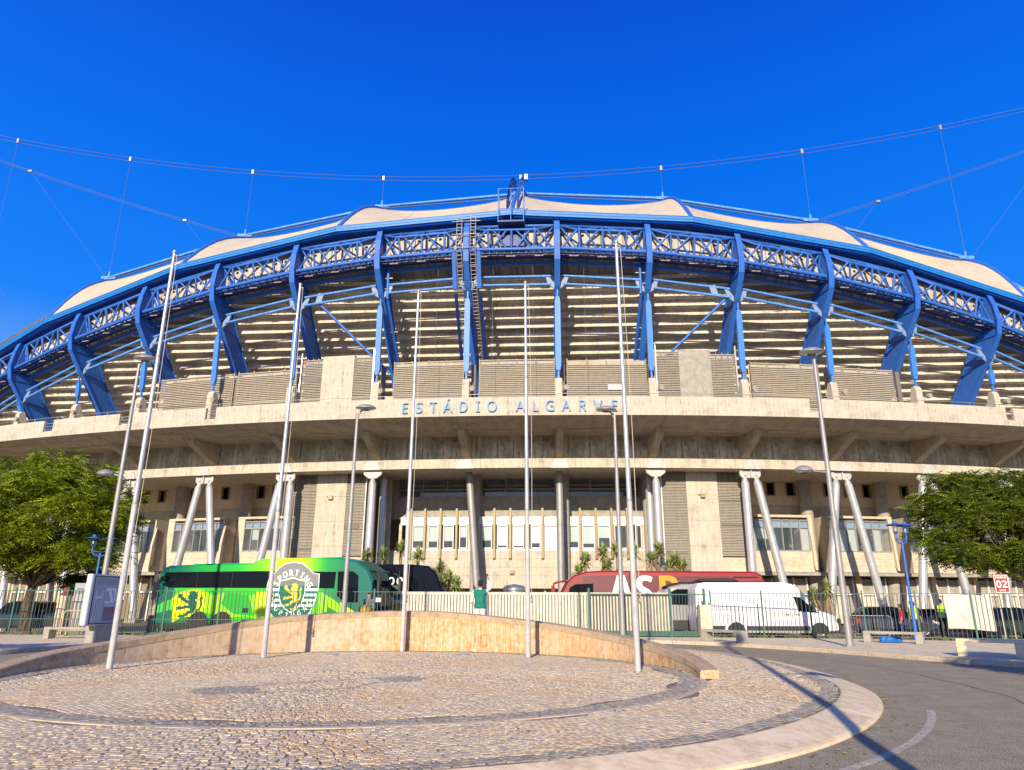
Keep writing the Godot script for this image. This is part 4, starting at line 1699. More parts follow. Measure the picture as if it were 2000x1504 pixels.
func facade() -> void:
	# side wings, one bay after another; each bay: upper wall with slot windows, long window, stone courses, dark ground floor
	var slots := {-6: [.27, .55], -5: [.09, .58], -4: [.11, .34], 2: [.65, .91], 3: [.41, .69, .94], 4: [.48, .75], -7: [.3, .6], -8: [.4], 5: [.2, .6]}
	for k in [-8, -7, -6, -5, -4, -3, 2, 3, 4, 5, 6]:
		var i0 := float(k)
		var i1 := float(k + 1)
		if k == -3:
			i1 = -2.98
			i0 = -3.0
			i0 = -3.15
			i1 = -2.98
		var left: bool = k < 0
		var x0 := i0 + .06
		var x1 := i1 - .06
		# upper wall built round the slots
		var cuts: Array = slots.get(k, [])
		var lo := i0 + .001
		for c in cuts + [99.0]:
			var hi: float = i1 - .001 if c > 90 else i0 + c - .055
			var q := MB.new(SO)
			arc(q, lo, hi, -7, -7.4, 9.4, 11.4, 3)
			part("upper_wall", q.done(), M.conc_tan, STAD)
			if c < 90:
				var a: float = i0 + c - .055
				var b: float = i0 + c + .055
				q = MB.new(SO)
				arc(q, a, b, -7, -7.4, 9.4, 10.25, 1)
				arc(q, a, b, -7, -7.4, 11.3, 11.4, 1)
				part("upper_wall", q.done(), M.conc_tan, STAD)
				var g := sub("slot_window", STAD)
				q = MB.new(SO)
				q.beam(W(a, -6.96, 10.25), W(a, -6.96, 11.3), .1, .1, radial(a))
				q.beam(W(b, -6.96, 10.25), W(b, -6.96, 11.3), .1, .1, radial(b))
				q.beam(W(a, -6.96, 10.22), W(b, -6.96, 10.22), .12, .07)
				q.beam(W(a, -6.96, 11.33), W(b, -6.96, 11.33), .12, .07)
				part("frame", q.done(), M.bronze, g)
				q = MB.new(SO)
				q.quad(W(a, -7.2, 10.25), W(b, -7.2, 10.25), W(b, -7.2, 11.3), W(a, -7.2, 11.3))
				part("pane", q.done(), M.glass_dark, g)
				lo = b
		var q := MB.new(SO)
		arc(q, i0, i1, -6.95, -7.5, 8.3, 9.4, 4)
		part("concrete_band", q.done(), M.conc_grey, STAD)
		q = MB.new(SO)
		arc(q, i0 + .11, i1 - .08, -4.2, -7.5, 8.12, 8.3, 4)
		part("window_canopy", q.done(), M.conc_tan, STAD)
		if k == -3:
			block_wall(i0, i1, -4.2, 3.95, 8.12, 1, 4, M.conc_tan)
			continue
		# long window: high lights above, doors of glass below
		var w0 := i0 + (.2 if left else .13)
		var w1 := i1 - (.1 if left else .13)
		var g := sub("long_window", STAD)
		var bl := []
		for e in 7:
			var r := rng.randf()
			bl.append([.62 if r < .2 else (1.0 if r < .55 and not left else 0.0), M.blind_grey])
		glazing(w0, w1, -4.28, 5.55, 7.9, 7, g, M.galv, 7.35, bl)
		q = MB.new(SO)
		arc(q, w0, w1, -4.36, -4.38, 7.4, 7.88, 3)
		part("top_light_lining", q.done(), M.plate_pale, g)
		q = MB.new(SO)
		arc(q, w0, w1, -11.0, -11.2, 5.5, 8.1, 3)
		arc(q, w0, w1, -6.6, -11.0, 5.4, 5.5, 3)
		part("dark_room", q.done(), M.void_shade, g)
		for e in [[i0 + .11, w0], [w1, i1 - .08]]:
			q = MB.new(SO)
			arc(q, e[0], e[1], -4.22, -6.6, 5.5, 8.12, 1)
			part("pier", q.done(), M.conc_tan, STAD)
		q = MB.new(SO)
		var fin: float = w1 + .02
		q.prism(PackedVector2Array([Vector2(-4.3, 4.6), Vector2(-3.9, 4.1), Vector2(-4.0, 6.2), Vector2(-4.3, 7.6)]), Transform3D(Basis(radial(fin), Vector3.UP, -along(fin)), W(fin, -RL - 0.0, 0) + radial(fin) * RL), -.1, .1)
		part("blade_fin", q.done(), M.conc_tan, STAD)
		block_wall(i0 + .11, i1 - .08, -4.2, 3.95, 5.5, 2, 3, M.conc_tan, 2.4)
		# ground floor: shutters between pillars
		q = MB.new(SO)
		arc(q, i0, i1, -4.25, -8.0, 3.7, 3.93, 3)
		part("ground_floor_lintel", q.done(), M.conc_grey, STAD)
		q = MB.new(SO)
		arc(q, i0, i1, -7.8, -8.2, 0, 3.8, 3)
		part("ground_floor_back", q.done(), M.conc, STAD)
		for e in [.08, .5]:
			q = MB.new(SO)
			arc(q, i0 + e, i0 + e + .06, -5.6, -6.3, 0, 3.7, 1)
			part("pillar", q.done(), M.conc_tan, STAD)
			var sh := sub("roller_shutter", STAD)
			q = MB.new(SO)
			for n in 20:
				arc(q, i0 + e + .07, i0 + e + .41, -5.95 + .02 * (n % 2), -6.05, .1 + .17 * n, .1 + .17 * n + .16, 2)
			var sl := part("slats", q.done(), M.conc_grey if not left else M.bronze, sh)
			sl.set_meta("kind", "stuff")
			q = MB.new(SO)
			for x in [.08, .24, .4]:
				q.beam(W(i0 + e + x, -5.85, 0), W(i0 + e + x, -5.85, 3.6), .12, .12, radial(i0))
			q.beam(W(i0 + e + .08, -5.84, 2.35), W(i0 + e + .4, -5.84, 2.35), .16, .14)
			part("guide", q.done(), M.frame_white, sh)
			if not left:
				q = MB.new(SO)
				arc(q, i0 + e + .09, i0 + e + .22, -5.8, -5.83, .15, 2.2, 1)
				part("door_leaf", q.done(), M.cream, sh)
	for k in [-8, -7, -6, -5, -4, 3, 4, 5, 6]:
		var q := MB.new(SO)
		q.tube(W(k + .015, -6.0, 0), W(k + .015, -6.0, 11.4), .5, .5, 14, false)
		part("round_column", q.done(), M.column, STAD)
	# stair towers either side of the entrance: louvres, concrete, louvres
	for t in [[-3.0, -2.725, -2.365, -2.14], [1.095, 1.365, 1.71, 1.985]]:
		for s in [0, 2]:
			slats(t[s], t[s + 1], -1.85, 4.6 if s == 0 and t[0] < 0 else (3.2 if s == 0 else 4.95), 11.2, .115, M.louvre, "tower_louvre")
		var q := MB.new(SO)
		for lift in 6:
			q = MB.new(SO)
			arc(q, t[1] + .002, t[2] - .002, -1.75 + rng.randf_range(-.006, .006), -4.0, 1.883 * lift + .006, 1.883 * (lift + 1) - .006, 2)
			part("tower_lift", q.done(), M.conc, STAD)
		q = MB.new(SO)
		arc(q, t[0], t[3], -2.4, -4.2, 0, 11.3, 3)
		part("tower_core", q.done(), M.conc, STAD)
		q = MB.new(SO)
		arc(q, t[0], t[1] - .002, -1.85, -2.4, 0, 4.5 if t[0] < 0 else 3.1, 1)
		arc(q, t[2] + .002, t[3], -1.85, -2.4, 0, 4.85, 1)
		part("tower_plinth", q.done(), M.conc_tan, STAD)
		for e in [t[0], t[3]]:
			q = MB.new(SO)
			q.beam(W(e, -1.7, 3.5), W(e, -1.75, 11.2), .07, .1)
			part("louvre_edge", q.done(), M.frame_white, STAD)
		q = MB.new(SO)
		q.box(W((t[1] + t[2]) * .5, -1.65, 9.35), Vector3(.35, .3, .25))
		q.beam(W((t[1] + t[2]) * .5, -1.6, 9.45) - along(0) * .35, W((t[1] + t[2]) * .5, -1.6, 9.45), .06, .05)
		part("wall_lamp", q.done(), M.bronze, STAD)
	# dark strips over the tower louvres, coloured as the shade of open slots
	for e in [[-2.36, -2.2, 6.95, 7.3], [1.73, 1.96, 9.0, 9.06], [1.73, 1.96, 7.15, 7.3], [1.12, 1.34, 5.1, 5.2], [-2.97, -2.74, 5.4, 5.5], [-2.36, -2.16, 5.35, 5.42]]:
		var q := MB.new(SO)
		arc(q, e[0], e[1], -1.76, -1.84, e[2], e[3], 1)
		part("louvre_slot_shade", q.done(), M.void_shade, STAD)
	var inw := MB.new(SO)
	arc(inw, -11, 10, -14.2, -14.5, 0, 14.2, 60)
	part("inner_wall", inw.done(), M.conc, STAD)
	entrance()


func entrance() -> void:
	var a := -2.1
	var b := 1.06
	var q := MB.new(SO)
	# upper dark glazing
	var runs := [[-1.95, -1.04, 5], [-.92, -.04, 5], [.09, .98, 5]]
	for r in runs:
		var g := sub("upper_window", STAD)
		glazing(r[0], r[1], -6.0, 9.85, 11.35, 3, g, M.galv, 10.45)
		q = MB.new(SO)
		arc(q, r[0] - .1, r[1] + .1, -13.6, -13.8, 9.8, 11.4, 4)
		arc(q, r[0] - .1, r[1] + .1, -6.5, -13.6, 9.5, 9.8, 4)
		part("dark_room", q.done(), M.void_shade, g)
		q = MB.new(SO)
		arc(q, r[0] + .08, r[1] - .3, -6.6, -6.75, 9.88, 9.98, 2)
		part("inner_ledge", q.done(), M.blind, g)
		q = MB.new(SO)
		arc(q, r[0] + .05, r[1] - .05, -7.6, -7.7, 10.95, 11.1, 2)
		part("light_trough", q.done(), M.louvre_warm, g)
	q = MB.new(SO)
	arc(q, a, b, -6.0, -6.5, 8.1, 9.8, 10)
	part("entrance_wall", q.done(), M.conc_grey, STAD)
	for r in [[-2.1, -1.95], [-1.04, -.92], [-.04, .09], [.98, 1.06]]:
		q = MB.new(SO)
		arc(q, r[0], r[1], -5.95, -6.4, 9.8, 11.4, 1)
		part("entrance_wall", q.done(), M.conc_grey, STAD)
	for k in [-2.02, -.965, .25 - .18, 1.02]:
		q = MB.new(SO)
		q.tube(W(k, -4.6, 0), W(k, -4.6, 11.4), .36, .36, 14, false)
		part("round_column", q.done(), M.column, STAD)
	# offices: white framed windows with blinds, bronze fins hung in front
	var B: Material = M.blind
	var BW: Material = M.blind_white
	var wins := [[-1.72, -1.57, .68, B], [-1.53, -1.4, .7, B], [-1.35, -1.22, .68, B], [-1.16, -1.06, .52, B], [-.9, -.77, .66, B], [-.72, -.59, .88, BW], [-.54, -.4, .9, BW], [-.33, -.21, .78, BW], [-.18, -.02, 1.0, BW], [.09, .23, .72, B], [.26, .41, .8, B], [.44, .59, .55, B], [.63, .78, .0, B], [.87, .95, .0, B]]
	for w in wins:
		var g := sub("office_window", STAD)
		glazing(w[0] + .008, w[1] - .008, -4.95, 5.68, 7.45, 1, g, M.frame_white, -1, [[w[2], w[3]]])
	for r in [[-1.86, -1.02], [-.94, -.01], [.06, .98]]:
		q = MB.new(SO)
		arc(q, r[0], r[1], -4.9, -5.2, 7.5, 8.12, 5)
		arc(q, r[0], r[1], -4.9, -5.2, 5.5, 5.63, 5)
		part("white_band", q.done(), M.blind_white, STAD)
		q = MB.new(SO)
		arc(q, r[0], r[1], -11.5, -11.7, 5.5, 8.1, 5)
		arc(q, r[0], r[1], -6.5, -11.5, 8.1, 8.2, 5)
		part("dark_room", q.done(), M.void_shade, STAD)
		q = MB.new(SO)
		arc(q, r[0], r[1], -5.15, -11.5, 5.45, 5.5, 5)
		part("room_floor", q.done(), M.conc_grey, STAD)
	var posts := [-1.86, -1.72, -1.55, -1.375, -1.19, -1.04, -.92, -.745, -.565, -.365, -.195, -.01, .075, .245, .425, .61, .825, .97]
	for pz in posts:
		q = MB.new(SO)
		arc(q, pz - .017, pz + .017, -4.92, -5.2, 5.5, 7.6, 1)
		part("window_pier", q.done(), M.conc_tan, STAD)
	for f in [-1.73, -1.56, -1.375, -1.185, -.745, -.56, -.38, -.19, .24, .42, .6, .78]:
		q = MB.new(SO)
		q.prism(PackedVector2Array([Vector2(-4.88, 4.75), Vector2(-4.6, 4.9), Vector2(-4.55, 8.75), Vector2(-4.88, 8.75)]), Transform3D(Basis(radial(f), Vector3.UP, -along(f)), Vector3(W(f, 0, 0).x, 0, W(f, 0, 0).z)), -.09, .09, .01)
		part("hung_fin", q.done(), M.bronze, STAD)
	# plain wall below, then the dark ground floor
	for r in [[-2.1, -1.02], [-1.02, .03], [.03, 1.06]]:
		block_wall(r[0], r[1], -4.85, 2.95, 5.5, 3, 4, M.conc, .3)
	q = MB.new(SO)
	arc(q, a, b, -4.6, -5.4, 2.65, 2.95, 8)
	part("entrance_lintel", q.done(), M.conc, STAD)
	q = MB.new(SO)
	arc(q, a, b, -6.5, -6.8, 0, 2.7, 8)
	part("ground_floor_back", q.done(), M.conc, STAD)
	for k in 9:
		q = MB.new(SO)
		var e := lerpf(a, b, (k + .5) / 9)
		q.beam(W(e, -5.2, 0), W(e, -5.2, 2.65), .14, .14)
		part("door_post", q.done(), M.frame_white, STAD)
	for k in 9:
		q = MB.new(SO)
		arc(q, lerpf(a, b, k / 9.0), lerpf(a, b, (k + 1) / 9.0), -5.18, -5.26, 2.2, 2.34, 1)
		part("door_head", q.done(), M.frame_white, STAD)
	q = MB.new(SO)
	q.box(W(-.54, -4.75, 3.85), Vector3(.34, .3, .2))
	q.box(W(-.54, -4.62, 3.85), Vector3(.16, .14, .1))
	part("wall_lamp", q.done(), M.bronze, STAD)


# ---------------------------------------------------------------- street furniture

func street() -> void:
	# five flagpoles in an arc
	var poles := [
		[Vector3(-9.15, .15, -17.43), 10.5, "leftmost tall flagpole, standing at the low left end of the curved wall", .0],
		[Vector3(-6.81, .15, -20.98), 11.2, "flagpole second from the left, in front of the green coach's crest", .0],
		[Vector3(-3.4, .15, -23.74), 12.25, "middle flagpole, at the highest part of the curved wall", .0],
		[Vector3(.49, .15, -21.4), 11.5, "flagpole second from the right, in the centre of the picture", .006],
		[Vector3(2.87, .15, -17.23), 10.75, "rightmost flagpole, at the low right end of the curved wall", .008]]
	for q in poles:
		var t := thing("flagpole", q[2], "flagpole", q[0], 0, "white and silver flagpoles in front of the curved wall")
		var h: float = q[1]
		var tip := Vector3(-q[3] * h, h, 0)
		var at := func(u: float) -> Vector3: return tip * u
		var m := MB.new()
		m.tube(Vector3.ZERO, at.call(.36), .072, .064, 14, false)
		part("lower_pole", m.done(), M.white_steel, t)
		m = MB.new()
		m.tube(at.call(.36), at.call(.72), .06, .05, 14, false)
		m.tube(at.call(.72), at.call(1.0), .047, .04, 14)
		part("upper_pole", m.done(), M.silver, t)
		m = MB.new()
		m.tube(at.call(.356), at.call(.362), .07, .07, 12)
		m.tube(at.call(.716), at.call(.722), .06, .06, 12)
		part("collar", m.done(), M.galv, t)
		m = MB.new()
		m.lathe(tip, [Vector2(.055, -.02), Vector2(.055, .06), Vector2(.02, .08), Vector2(0, .08)], 10)
		m.tube(tip + Vector3(.05, -.08, 0), tip + Vector3(.11, -.1, 0), .025, .025, 6)
		part("truck", m.done(), M.galv, t)
		m = MB.new()
		var c := Vector3(.095, 1.6, .03)
		m.beam(c - Vector3(0, .12, 0), c + Vector3(0, .12, 0), .025, .03)
		m.beam(c - Vector3(.03, 0, 0), c, .03, .03)
		part("cleat", m.done(), M.trim, t)
		m = MB.new()
		var rp := []
		for e in 12:
			var u := e / 11.0
			rp.append(Vector3(.1 + tip.x * u + .05 * sin(PI * u), lerpf(1.55, h - .1, u), .035))
		m.path(rp, .008, 4)
		var coil := []
		for e in 22:
			coil.append(c + Vector3(.02 * cos(e * 1.3) + .012, .1 * sin(e * .9), .022 * sin(e * 1.3)))
		m.path(coil, .009, 4)
		part("halyard", m.done(), M.cream, t)
		m = MB.new()
		m.lathe(Vector3.ZERO, [Vector2(.1, -.03), Vector2(.1, .012), Vector2(.085, .02)], 14)
		part("foot_ring", m.done(), M.galv, t)
	# tall street lamps with saucer heads
	lamp("street_lamp", Vector3(12.47, .14, -27.86), 11.2, Vector3(-.12, 0, .1), 6.45, -.95, "street lamp with a saucer head by the kerb, standing right of the white van")
	lamp("street_lamp", Vector3(5.05, .14, -34.0), 10.35, Vector3(-.42, 0, .1), 0.0, 0, "street lamp with its head over the last letters of the stadium's name")
	lamp("street_lamp", Vector3(-7.62, .14, -34.1), 10.4, Vector3(.42, 0, .1), 0.0, 0, "street lamp rising behind the curved wall, left of the stadium's name")
	lamp("street_lamp", Vector3(-17.3, .14, -31.4), 12.0, Vector3(.3, 0, .1), 6.8, -.6, "leftmost street lamp, standing behind the light box")
	# blue lanterns with two hats
	lantern(Vector3(17.75, .139, -33.05), 5.15, "blue two-armed park lantern on the right, in front of the yellow vests")
	lantern(Vector3(-20.0, .0, -35.6), 4.75, "blue two-armed park lantern on the left, behind the leaf crown's edge")
	# concrete benches
	bench(Vector3(8.67, .14, -30.7), Vector3(1.14, 0, 1.87), 2.1, .46, .42, M.conc_grey, "grey concrete bench in front of the white van")
	bench(Vector3(15.35, .14, -30.3), Vector3(1.66, 0, 1.3), 2.15, .44, .44, M.conc_grey, "grey concrete bench with a blue bag under it")
	bench(Vector3(14.4, .14, -22.75), Vector3(1.3, 0, .8), 1.75, .5, .42, M.paving, "pale concrete bench nearest the road at the right edge")
	bench(Vector3(-17.9, .14, -31.0), Vector3(2.2, 0, .35), 2.6, .45, .42, M.conc_grey, "grey concrete bench on the left pavement by the light box")
	var m := MB.new()
	var rr := RandomNumberGenerator.new()
	rr.seed = 3
	for k in 7:
		m.lathe(Vector3(-.3 + .1 * k, 0, rr.randf_range(-.05, .05)), [Vector2(.0, 0), Vector2(.13, .02), Vector2(.15, .1), Vector2(.1, .19 + rr.randf() * .06), Vector2(.03, .23), Vector2(0, .23)], 7)
	var bag := part_top("plastic_bag", m.done(), mat(lin(.01, .13, .5), .4), Vector3(15.35, .14, -30.55))
	tag(bag, "crumpled blue plastic bag lying under the concrete bench", "bag")
	light_box()
	# stone gate pillar
	var pl := thing("gate_pillar", "cream stone pillar beside the end of the gate", "pillar", Vector3(8.95, .139, -34.6))
	m = MB.new()
	m.prism(PackedVector2Array([Vector2(-.27, 0), Vector2(.27, 0), Vector2(.27, 1.42), Vector2(-.27, 1.42)]), Transform3D(), -.26, .26, .02)
	part("shaft", m.done(), M.conc_tan, pl)
	m = MB.new()
	m.box(Vector3(-.02, 1.2, .265), Vector3(.26, .16, .012))
	part("number_plate", m.done(), M.cream, pl)
	# cabinet, pale block, drum, hydrant
	var cb := thing("utility_cabinet", "grey utility cabinet behind the left fence, right of the tree trunk", "cabinet", Vector3(-20.6, 0, -36.4))
	m = MB.new()
	m.prism(PackedVector2Array([Vector2(-.62, 0), Vector2(.62, 0), Vector2(.62, 2.45), Vector2(-.62, 2.45)]), Transform3D(), -.35, .35, .03)
	part("body", m.done(), mat(lin(.3, .31, .33), .6), cb)
	for s in [-1, 1]:
		m = MB.new()
		m.box(Vector3(.3 * s, 1.25, .355), Vector3(.56, 2.1, .03))
		part("door", m.done(), mat(lin(.33, .34, .36), .55), cb)
		m = MB.new()
		for k in 6:
			m.box(Vector3(.3 * s, 1.95 + .05 * k, .375), Vector3(.36, .02, .012))
		part("vent", m.done(), M.trim, cb)
	var bl := part_top("concrete_block", null, M.conc_grey, Vector3(-19.1, 0, -41))
	m = MB.new()
	m.prism(PackedVector2Array([Vector2(-.55, 0), Vector2(.55, 0), Vector2(.55, 3.2), Vector2(-.55, 3.2)]), Transform3D(), -.4, .4, .03)
	bl.mesh = m.done()
	tag(bl, "tall grey concrete block at the tail of the green coach", "concrete block")
	var dr := thing("steel_tank", "round brushed steel tank showing above the gate, right of the man in green", "tank", Vector3(.18, 0, -40))
	m = MB.new()
	m.lathe(Vector3.ZERO, [Vector2(.56, 0), Vector2(.56, 2.2), Vector2(.62, 2.24), Vector2(.62, 2.38), Vector2(.5, 2.5), Vector2(.1, 2.58), Vector2(0, 2.58)], 24)
	part("drum", m.done(), M.steel, dr)
	m = MB.new()
	m.lathe(Vector3(0, 2.05, 0), [Vector2(.57, 0), Vector2(.6, .02), Vector2(.57, .04)], 24)
	part("band", m.done(), M.galv, dr)
	var sg := thing("round_sign", "round tan sign with a dark slash on a post behind the left fence", "sign", Vector3(-24.0, 0, -37.5))
	m = MB.new()
	m.tube(Vector3.ZERO, Vector3(0, 2.9, 0), .04, .04, 8)
	part("post", m.done(), M.galv, sg)
	m = MB.new()
	m.tube(Vector3(0, 2.6, .05), Vector3(0, 2.6, .08), .32, .32, 20)
	part("disc", m.done(), mat(lin(.5, .36, .2), .6), sg)
	m = MB.new()
	m.beam(Vector3(-.2, 2.45, .09), Vector3(.2, 2.75, .09), .06, .02, Vector3(0, 0, 1))
	part("slash", m.done(), M.trim, sg)
	var hy := thing("bollard", "beige concrete bollard with a red cap behind the left fence", "bollard", Vector3(-22.3, 0, -37.2))
	m = MB.new()
	m.lathe(Vector3.ZERO, [Vector2(.3, 0), Vector2(.3, 1.75), Vector2(.26, 1.85), Vector2(0, 1.85)], 14)
	part("shaft", m.done(), M.conc_tan, hy)
	m = MB.new()
	m.lathe(Vector3(0, 1.85, 0), [Vector2(.12, 0), Vector2(.12, .35), Vector2(.07, .42), Vector2(0, .42)], 12)
	part("cap", m.done(), mat(lin(.35, .02, .02), .5), hy)
	# crowd barriers
	barrier(Vector3(-19.0, .139, -33.9), .25, 2.2, mat(lin(.55, .38, .2), .5), "tan steel crowd barrier leaning on the left fence by the light box")
	barrier(Vector3(17.9, 0, -37.4), -.2, 2.0, M.galv, "grey steel crowd barrier behind the right fence, by the blue car")
	barrier(Vector3(21.35, 0, -37.3), .5, 1.8, M.trim, "dark steel crowd barrier between the two yellow vests")
	gate_sign()


func lamp(called: String, at: Vector3, h: float, off: Vector3, arm: float, arm_x: float, label: String) -> void:
	var t := thing(called, label, "street lamp", at, 0, "grey street lamps with saucer heads")
	var m := MB.new()
	m.tube(Vector3.ZERO, Vector3(0, h * .5, 0), .125, .1, 14, false)
	m.tube(Vector3(0, h * .5, 0), Vector3(0, h, 0), .1, .065, 14)
	part("pole", m.done(), M.galv, t)
	m = MB.new()
	m.box(Vector3(0, .012, 0), Vector3(.46, .024, .46))
	for s in [-1, 1]:
		for z in [-1, 1]:
			m.tube(Vector3(.17 * s, .02, .17 * z), Vector3(.17 * s, .06, .17 * z), .018, .018, 6)
	part("base_plate", m.done(), M.galv, t)
	m = MB.new()
	var c := Vector3(0, h, 0) + off + Vector3(0, .22, 0)
	m.beam(Vector3(0, h - .05, 0), c + Vector3(0, -.05, 0) - off * .3, .07, .06)
	m.beam(Vector3(0, h - .25, 0), c + Vector3(0, -.08, 0) - off * .5, .04, .05)
	part("bracket", m.done(), M.galv, t)
	saucer(t, c, .5)
	if arm > 0:
		m = MB.new()
		m.tube(Vector3(0, arm, 0), Vector3(arm_x, arm + .06, .1), .035, .03, 8)
		part("lower_arm", m.done(), M.galv, t)
		saucer(t, Vector3(arm_x * 1.05, arm + .05, .1), .36)


func saucer(t: Node3D, c: Vector3, r: float) -> void:
	var m := MB.new()
	var tip := Basis.from_euler(Vector3(.1, 0, 0))
	m.lathe(c, [Vector2(r * .93, -.015), Vector2(r, .0), Vector2(r, .03), Vector2(r * .85, .1), Vector2(r * .5, .17), Vector2(r * .2, .2), Vector2(0, .2)], 24, tip)
	part("saucer", m.done(), M.galv, t)
	m = MB.new()
	m.lathe(c, [Vector2(0, -.1), Vector2(r * .45, -.085), Vector2(r * .78, -.045), Vector2(r * .93, -.012)], 24, tip)
	part("lens", m.done(), M.lamp_glass, t)
	m = MB.new()
	m.lathe(c, [Vector2(r * .28, -.115), Vector2(r * .34, -.11), Vector2(r * .34, -.08)], 18, tip)
	part("reflector_ring", m.done(), M.trim, t)


func lantern(at: Vector3, h: float, label: String) -> void:
	var t := thing("park_lantern", label, "lantern", at, .5, "blue two-armed park lanterns")
	var m := MB.new()
	m.tube(Vector3.ZERO, Vector3(0, h * .3, 0), .085, .075, 12, false)
	m.tube(Vector3(0, h * .3, 0), Vector3(0, h - .9, 0), .06, .05, 12)
	part("post", m.done(), M.lantern_blue, t)
	m = MB.new()
	m.lathe(Vector3.ZERO, [Vector2(.16, 0), Vector2(.16, .12), Vector2(.1, .3), Vector2(.085, .32)], 14)
	m.lathe(Vector3(0, h * .3 - .05, 0), [Vector2(.1, 0), Vector2(.1, .1), Vector2(.06, .14)], 12)
	part("base_collar", m.done(), M.lantern_blue, t)
	for s in [-1, 1]:
		m = MB.new()
		m.path([Vector3(0, h - 1.05, 0), Vector3(.24 * s, h - 1.0, 0), Vector3(.36 * s, h - .85, 0), Vector3(.36 * s, h - .6, 0)], .035, 8)
		m.beam(Vector3(0, h - .85, 0), Vector3(.36 * s, h - .82, 0), .05, .04)
		part("arm", m.done(), M.lantern_blue, t)
		var c := Vector3(.36 * s, h - .6, 0)
		m = MB.new()
		m.lathe(c, [Vector2(.06, 0), Vector2(.11, .05), Vector2(.12, .1)], 12)
		part("cup", m.done(), M.lantern_blue, t)
		m = MB.new()
		m.lathe(c + Vector3(0, .1, 0), [Vector2(.1, 0), Vector2(.13, .28)], 12)
		part("glass_bowl", m.done(), M.glass, t)
		m = MB.new()
		m.tube(c + Vector3(0, .1, 0), c + Vector3(0, .26, 0), .035, .045, 8)
		part("bulb", m.done(), M.lamp_glass, t)
		m = MB.new()
		m.lathe(c + Vector3(0, .37, 0), [Vector2(.36, 0), Vector2(.37, .015), Vector2(.2, .07), Vector2(.1, .1), Vector2(.08, .16), Vector2(.05, .2), Vector2(0, .21)], 18)
		part("hat", m.done(), M.lantern_blue, t)
		m = MB.new()
		for k in 4:
			var a := TAU * k / 4 + .4
			m.tube(c + Vector3(cos(a) * .125, .08, sin(a) * .125), c + Vector3(cos(a) * .14, .39, sin(a) * .14), .008, .008, 4)
		part("cage", m.done(), M.lantern_blue, t)


func bench(at: Vector3, dir: Vector3, l: float, h: float, d: float, m0: Material, label: String) -> void:
	var t := thing("concrete_bench", label, "bench", at, -atan2(dir.z, dir.x), "concrete benches along the pavement")
	var m := MB.new()
	m.prism(PackedVector2Array([Vector2(-l / 2, h - .1), Vector2(l / 2, h - .1), Vector2(l / 2, h), Vector2(-l / 2, h)]), Transform3D(), -d / 2, d / 2, .012)
	part("seat", m.done(), m0, t)
	for s in [-1, 1]:
		m = MB.new()
		var a: float = s * (l / 2 - .13)
		m.prism(PackedVector2Array([Vector2(a - .13, 0), Vector2(a + .13, 0), Vector2(a + .13, h - .1), Vector2(a - .13, h - .1)]), Transform3D(), -d / 2 + .005, d / 2 - .005, .01)
		part("leg", m.done(), m0, t)


func light_box() -> void:
	var t := thing("advert_light_box", "white framed advertising light box with a grey poster, left of the first flagpole", "light box", Vector3(-15.47, .14, -28.2), 1.484)
	var m := MB.new()
	m.prism(PackedVector2Array([Vector2(-.35, 0), Vector2(.7, 0), Vector2(.7, .62), Vector2(-.35, .62)]), Transform3D(), -.22, .22, .01)
	part("plinth", m.done(), M.conc_grey, t)
	m = MB.new()
	var rnd := PackedVector2Array()
	for c in [[-.82, .68, 180], [.82, .68, 270], [.82, 2.38, 0], [-.82, 2.38, 90]]:
		for k in 4:
			var a := deg_to_rad(c[2] + 30.0 * k)
			rnd.append(Vector2(c[0] + cos(a) * .07, c[1] + sin(a) * .07))
	m.prism(rnd, Transform3D(), -.14, .14, .02)
	part("case", m.done(), M.frame_white, t)
	m = MB.new()
	m.prism(PackedVector2Array([Vector2(-.83, .66), Vector2(.83, .66), Vector2(.83, 2.39), Vector2(-.83, 2.39)]), Transform3D(), .142, .15)
	part("rubber_seal", m.done(), M.trim, t)
	# faded print: upright stripes, a dark building and a big zigzag
	var im := Image.create(232, 360, false, Image.FORMAT_RGB8)
	im.fill(Color(.68, .7, .78))
	im.fill_rect(Rect2i(12, 12, 208, 46), Color(.6, .64, .7))
	for k in 12:
		im.fill_rect(Rect2i(18 + k * 7, 160 + (k * 37) % 40, 4, 190 - (k * 23) % 50), Color(.85, .87, .9).lerp(Color(.5, .52, .6), (k % 3) * .4))
	poly_fill(im, [Vector2(18, 110), Vector2(26, 110), Vector2(30, 150), Vector2(70, 146), Vector2(84, 90), Vector2(84, 170), Vector2(18, 172)], Color(.85, .87, .9))
	poly_fill(im, [Vector2(104, 90), Vector2(112, 84), Vector2(190, 84), Vector2(196, 90), Vector2(204, 190), Vector2(190, 190), Vector2(176, 104), Vector2(150, 104), Vector2(190, 206), Vector2(104, 206), Vector2(104, 192), Vector2(158, 192), Vector2(124, 104), Vector2(104, 120)], Color(.92, .94, .96))
	im.fill_rect(Rect2i(104, 216, 100, 10), Color(.8, .82, .84))
	im.fill_rect(Rect2i(104, 236, 100, 40), Color(.62, .4, .45))
	im.fill_rect(Rect2i(104, 276, 100, 70), Color(.5, .48, .58))
	var pm := mat(Color.WHITE, .35)
	pm.roughness = .6
	pm.albedo_texture = ImageTexture.create_from_image(im)
	m = MB.new()
	m.quaduv(Vector3(-.79, .7, .154), Vector3(.79, .7, .154), Vector3(.79, 2.35, .154), Vector3(-.79, 2.35, .154))
	part("poster", m.done(), pm, t)


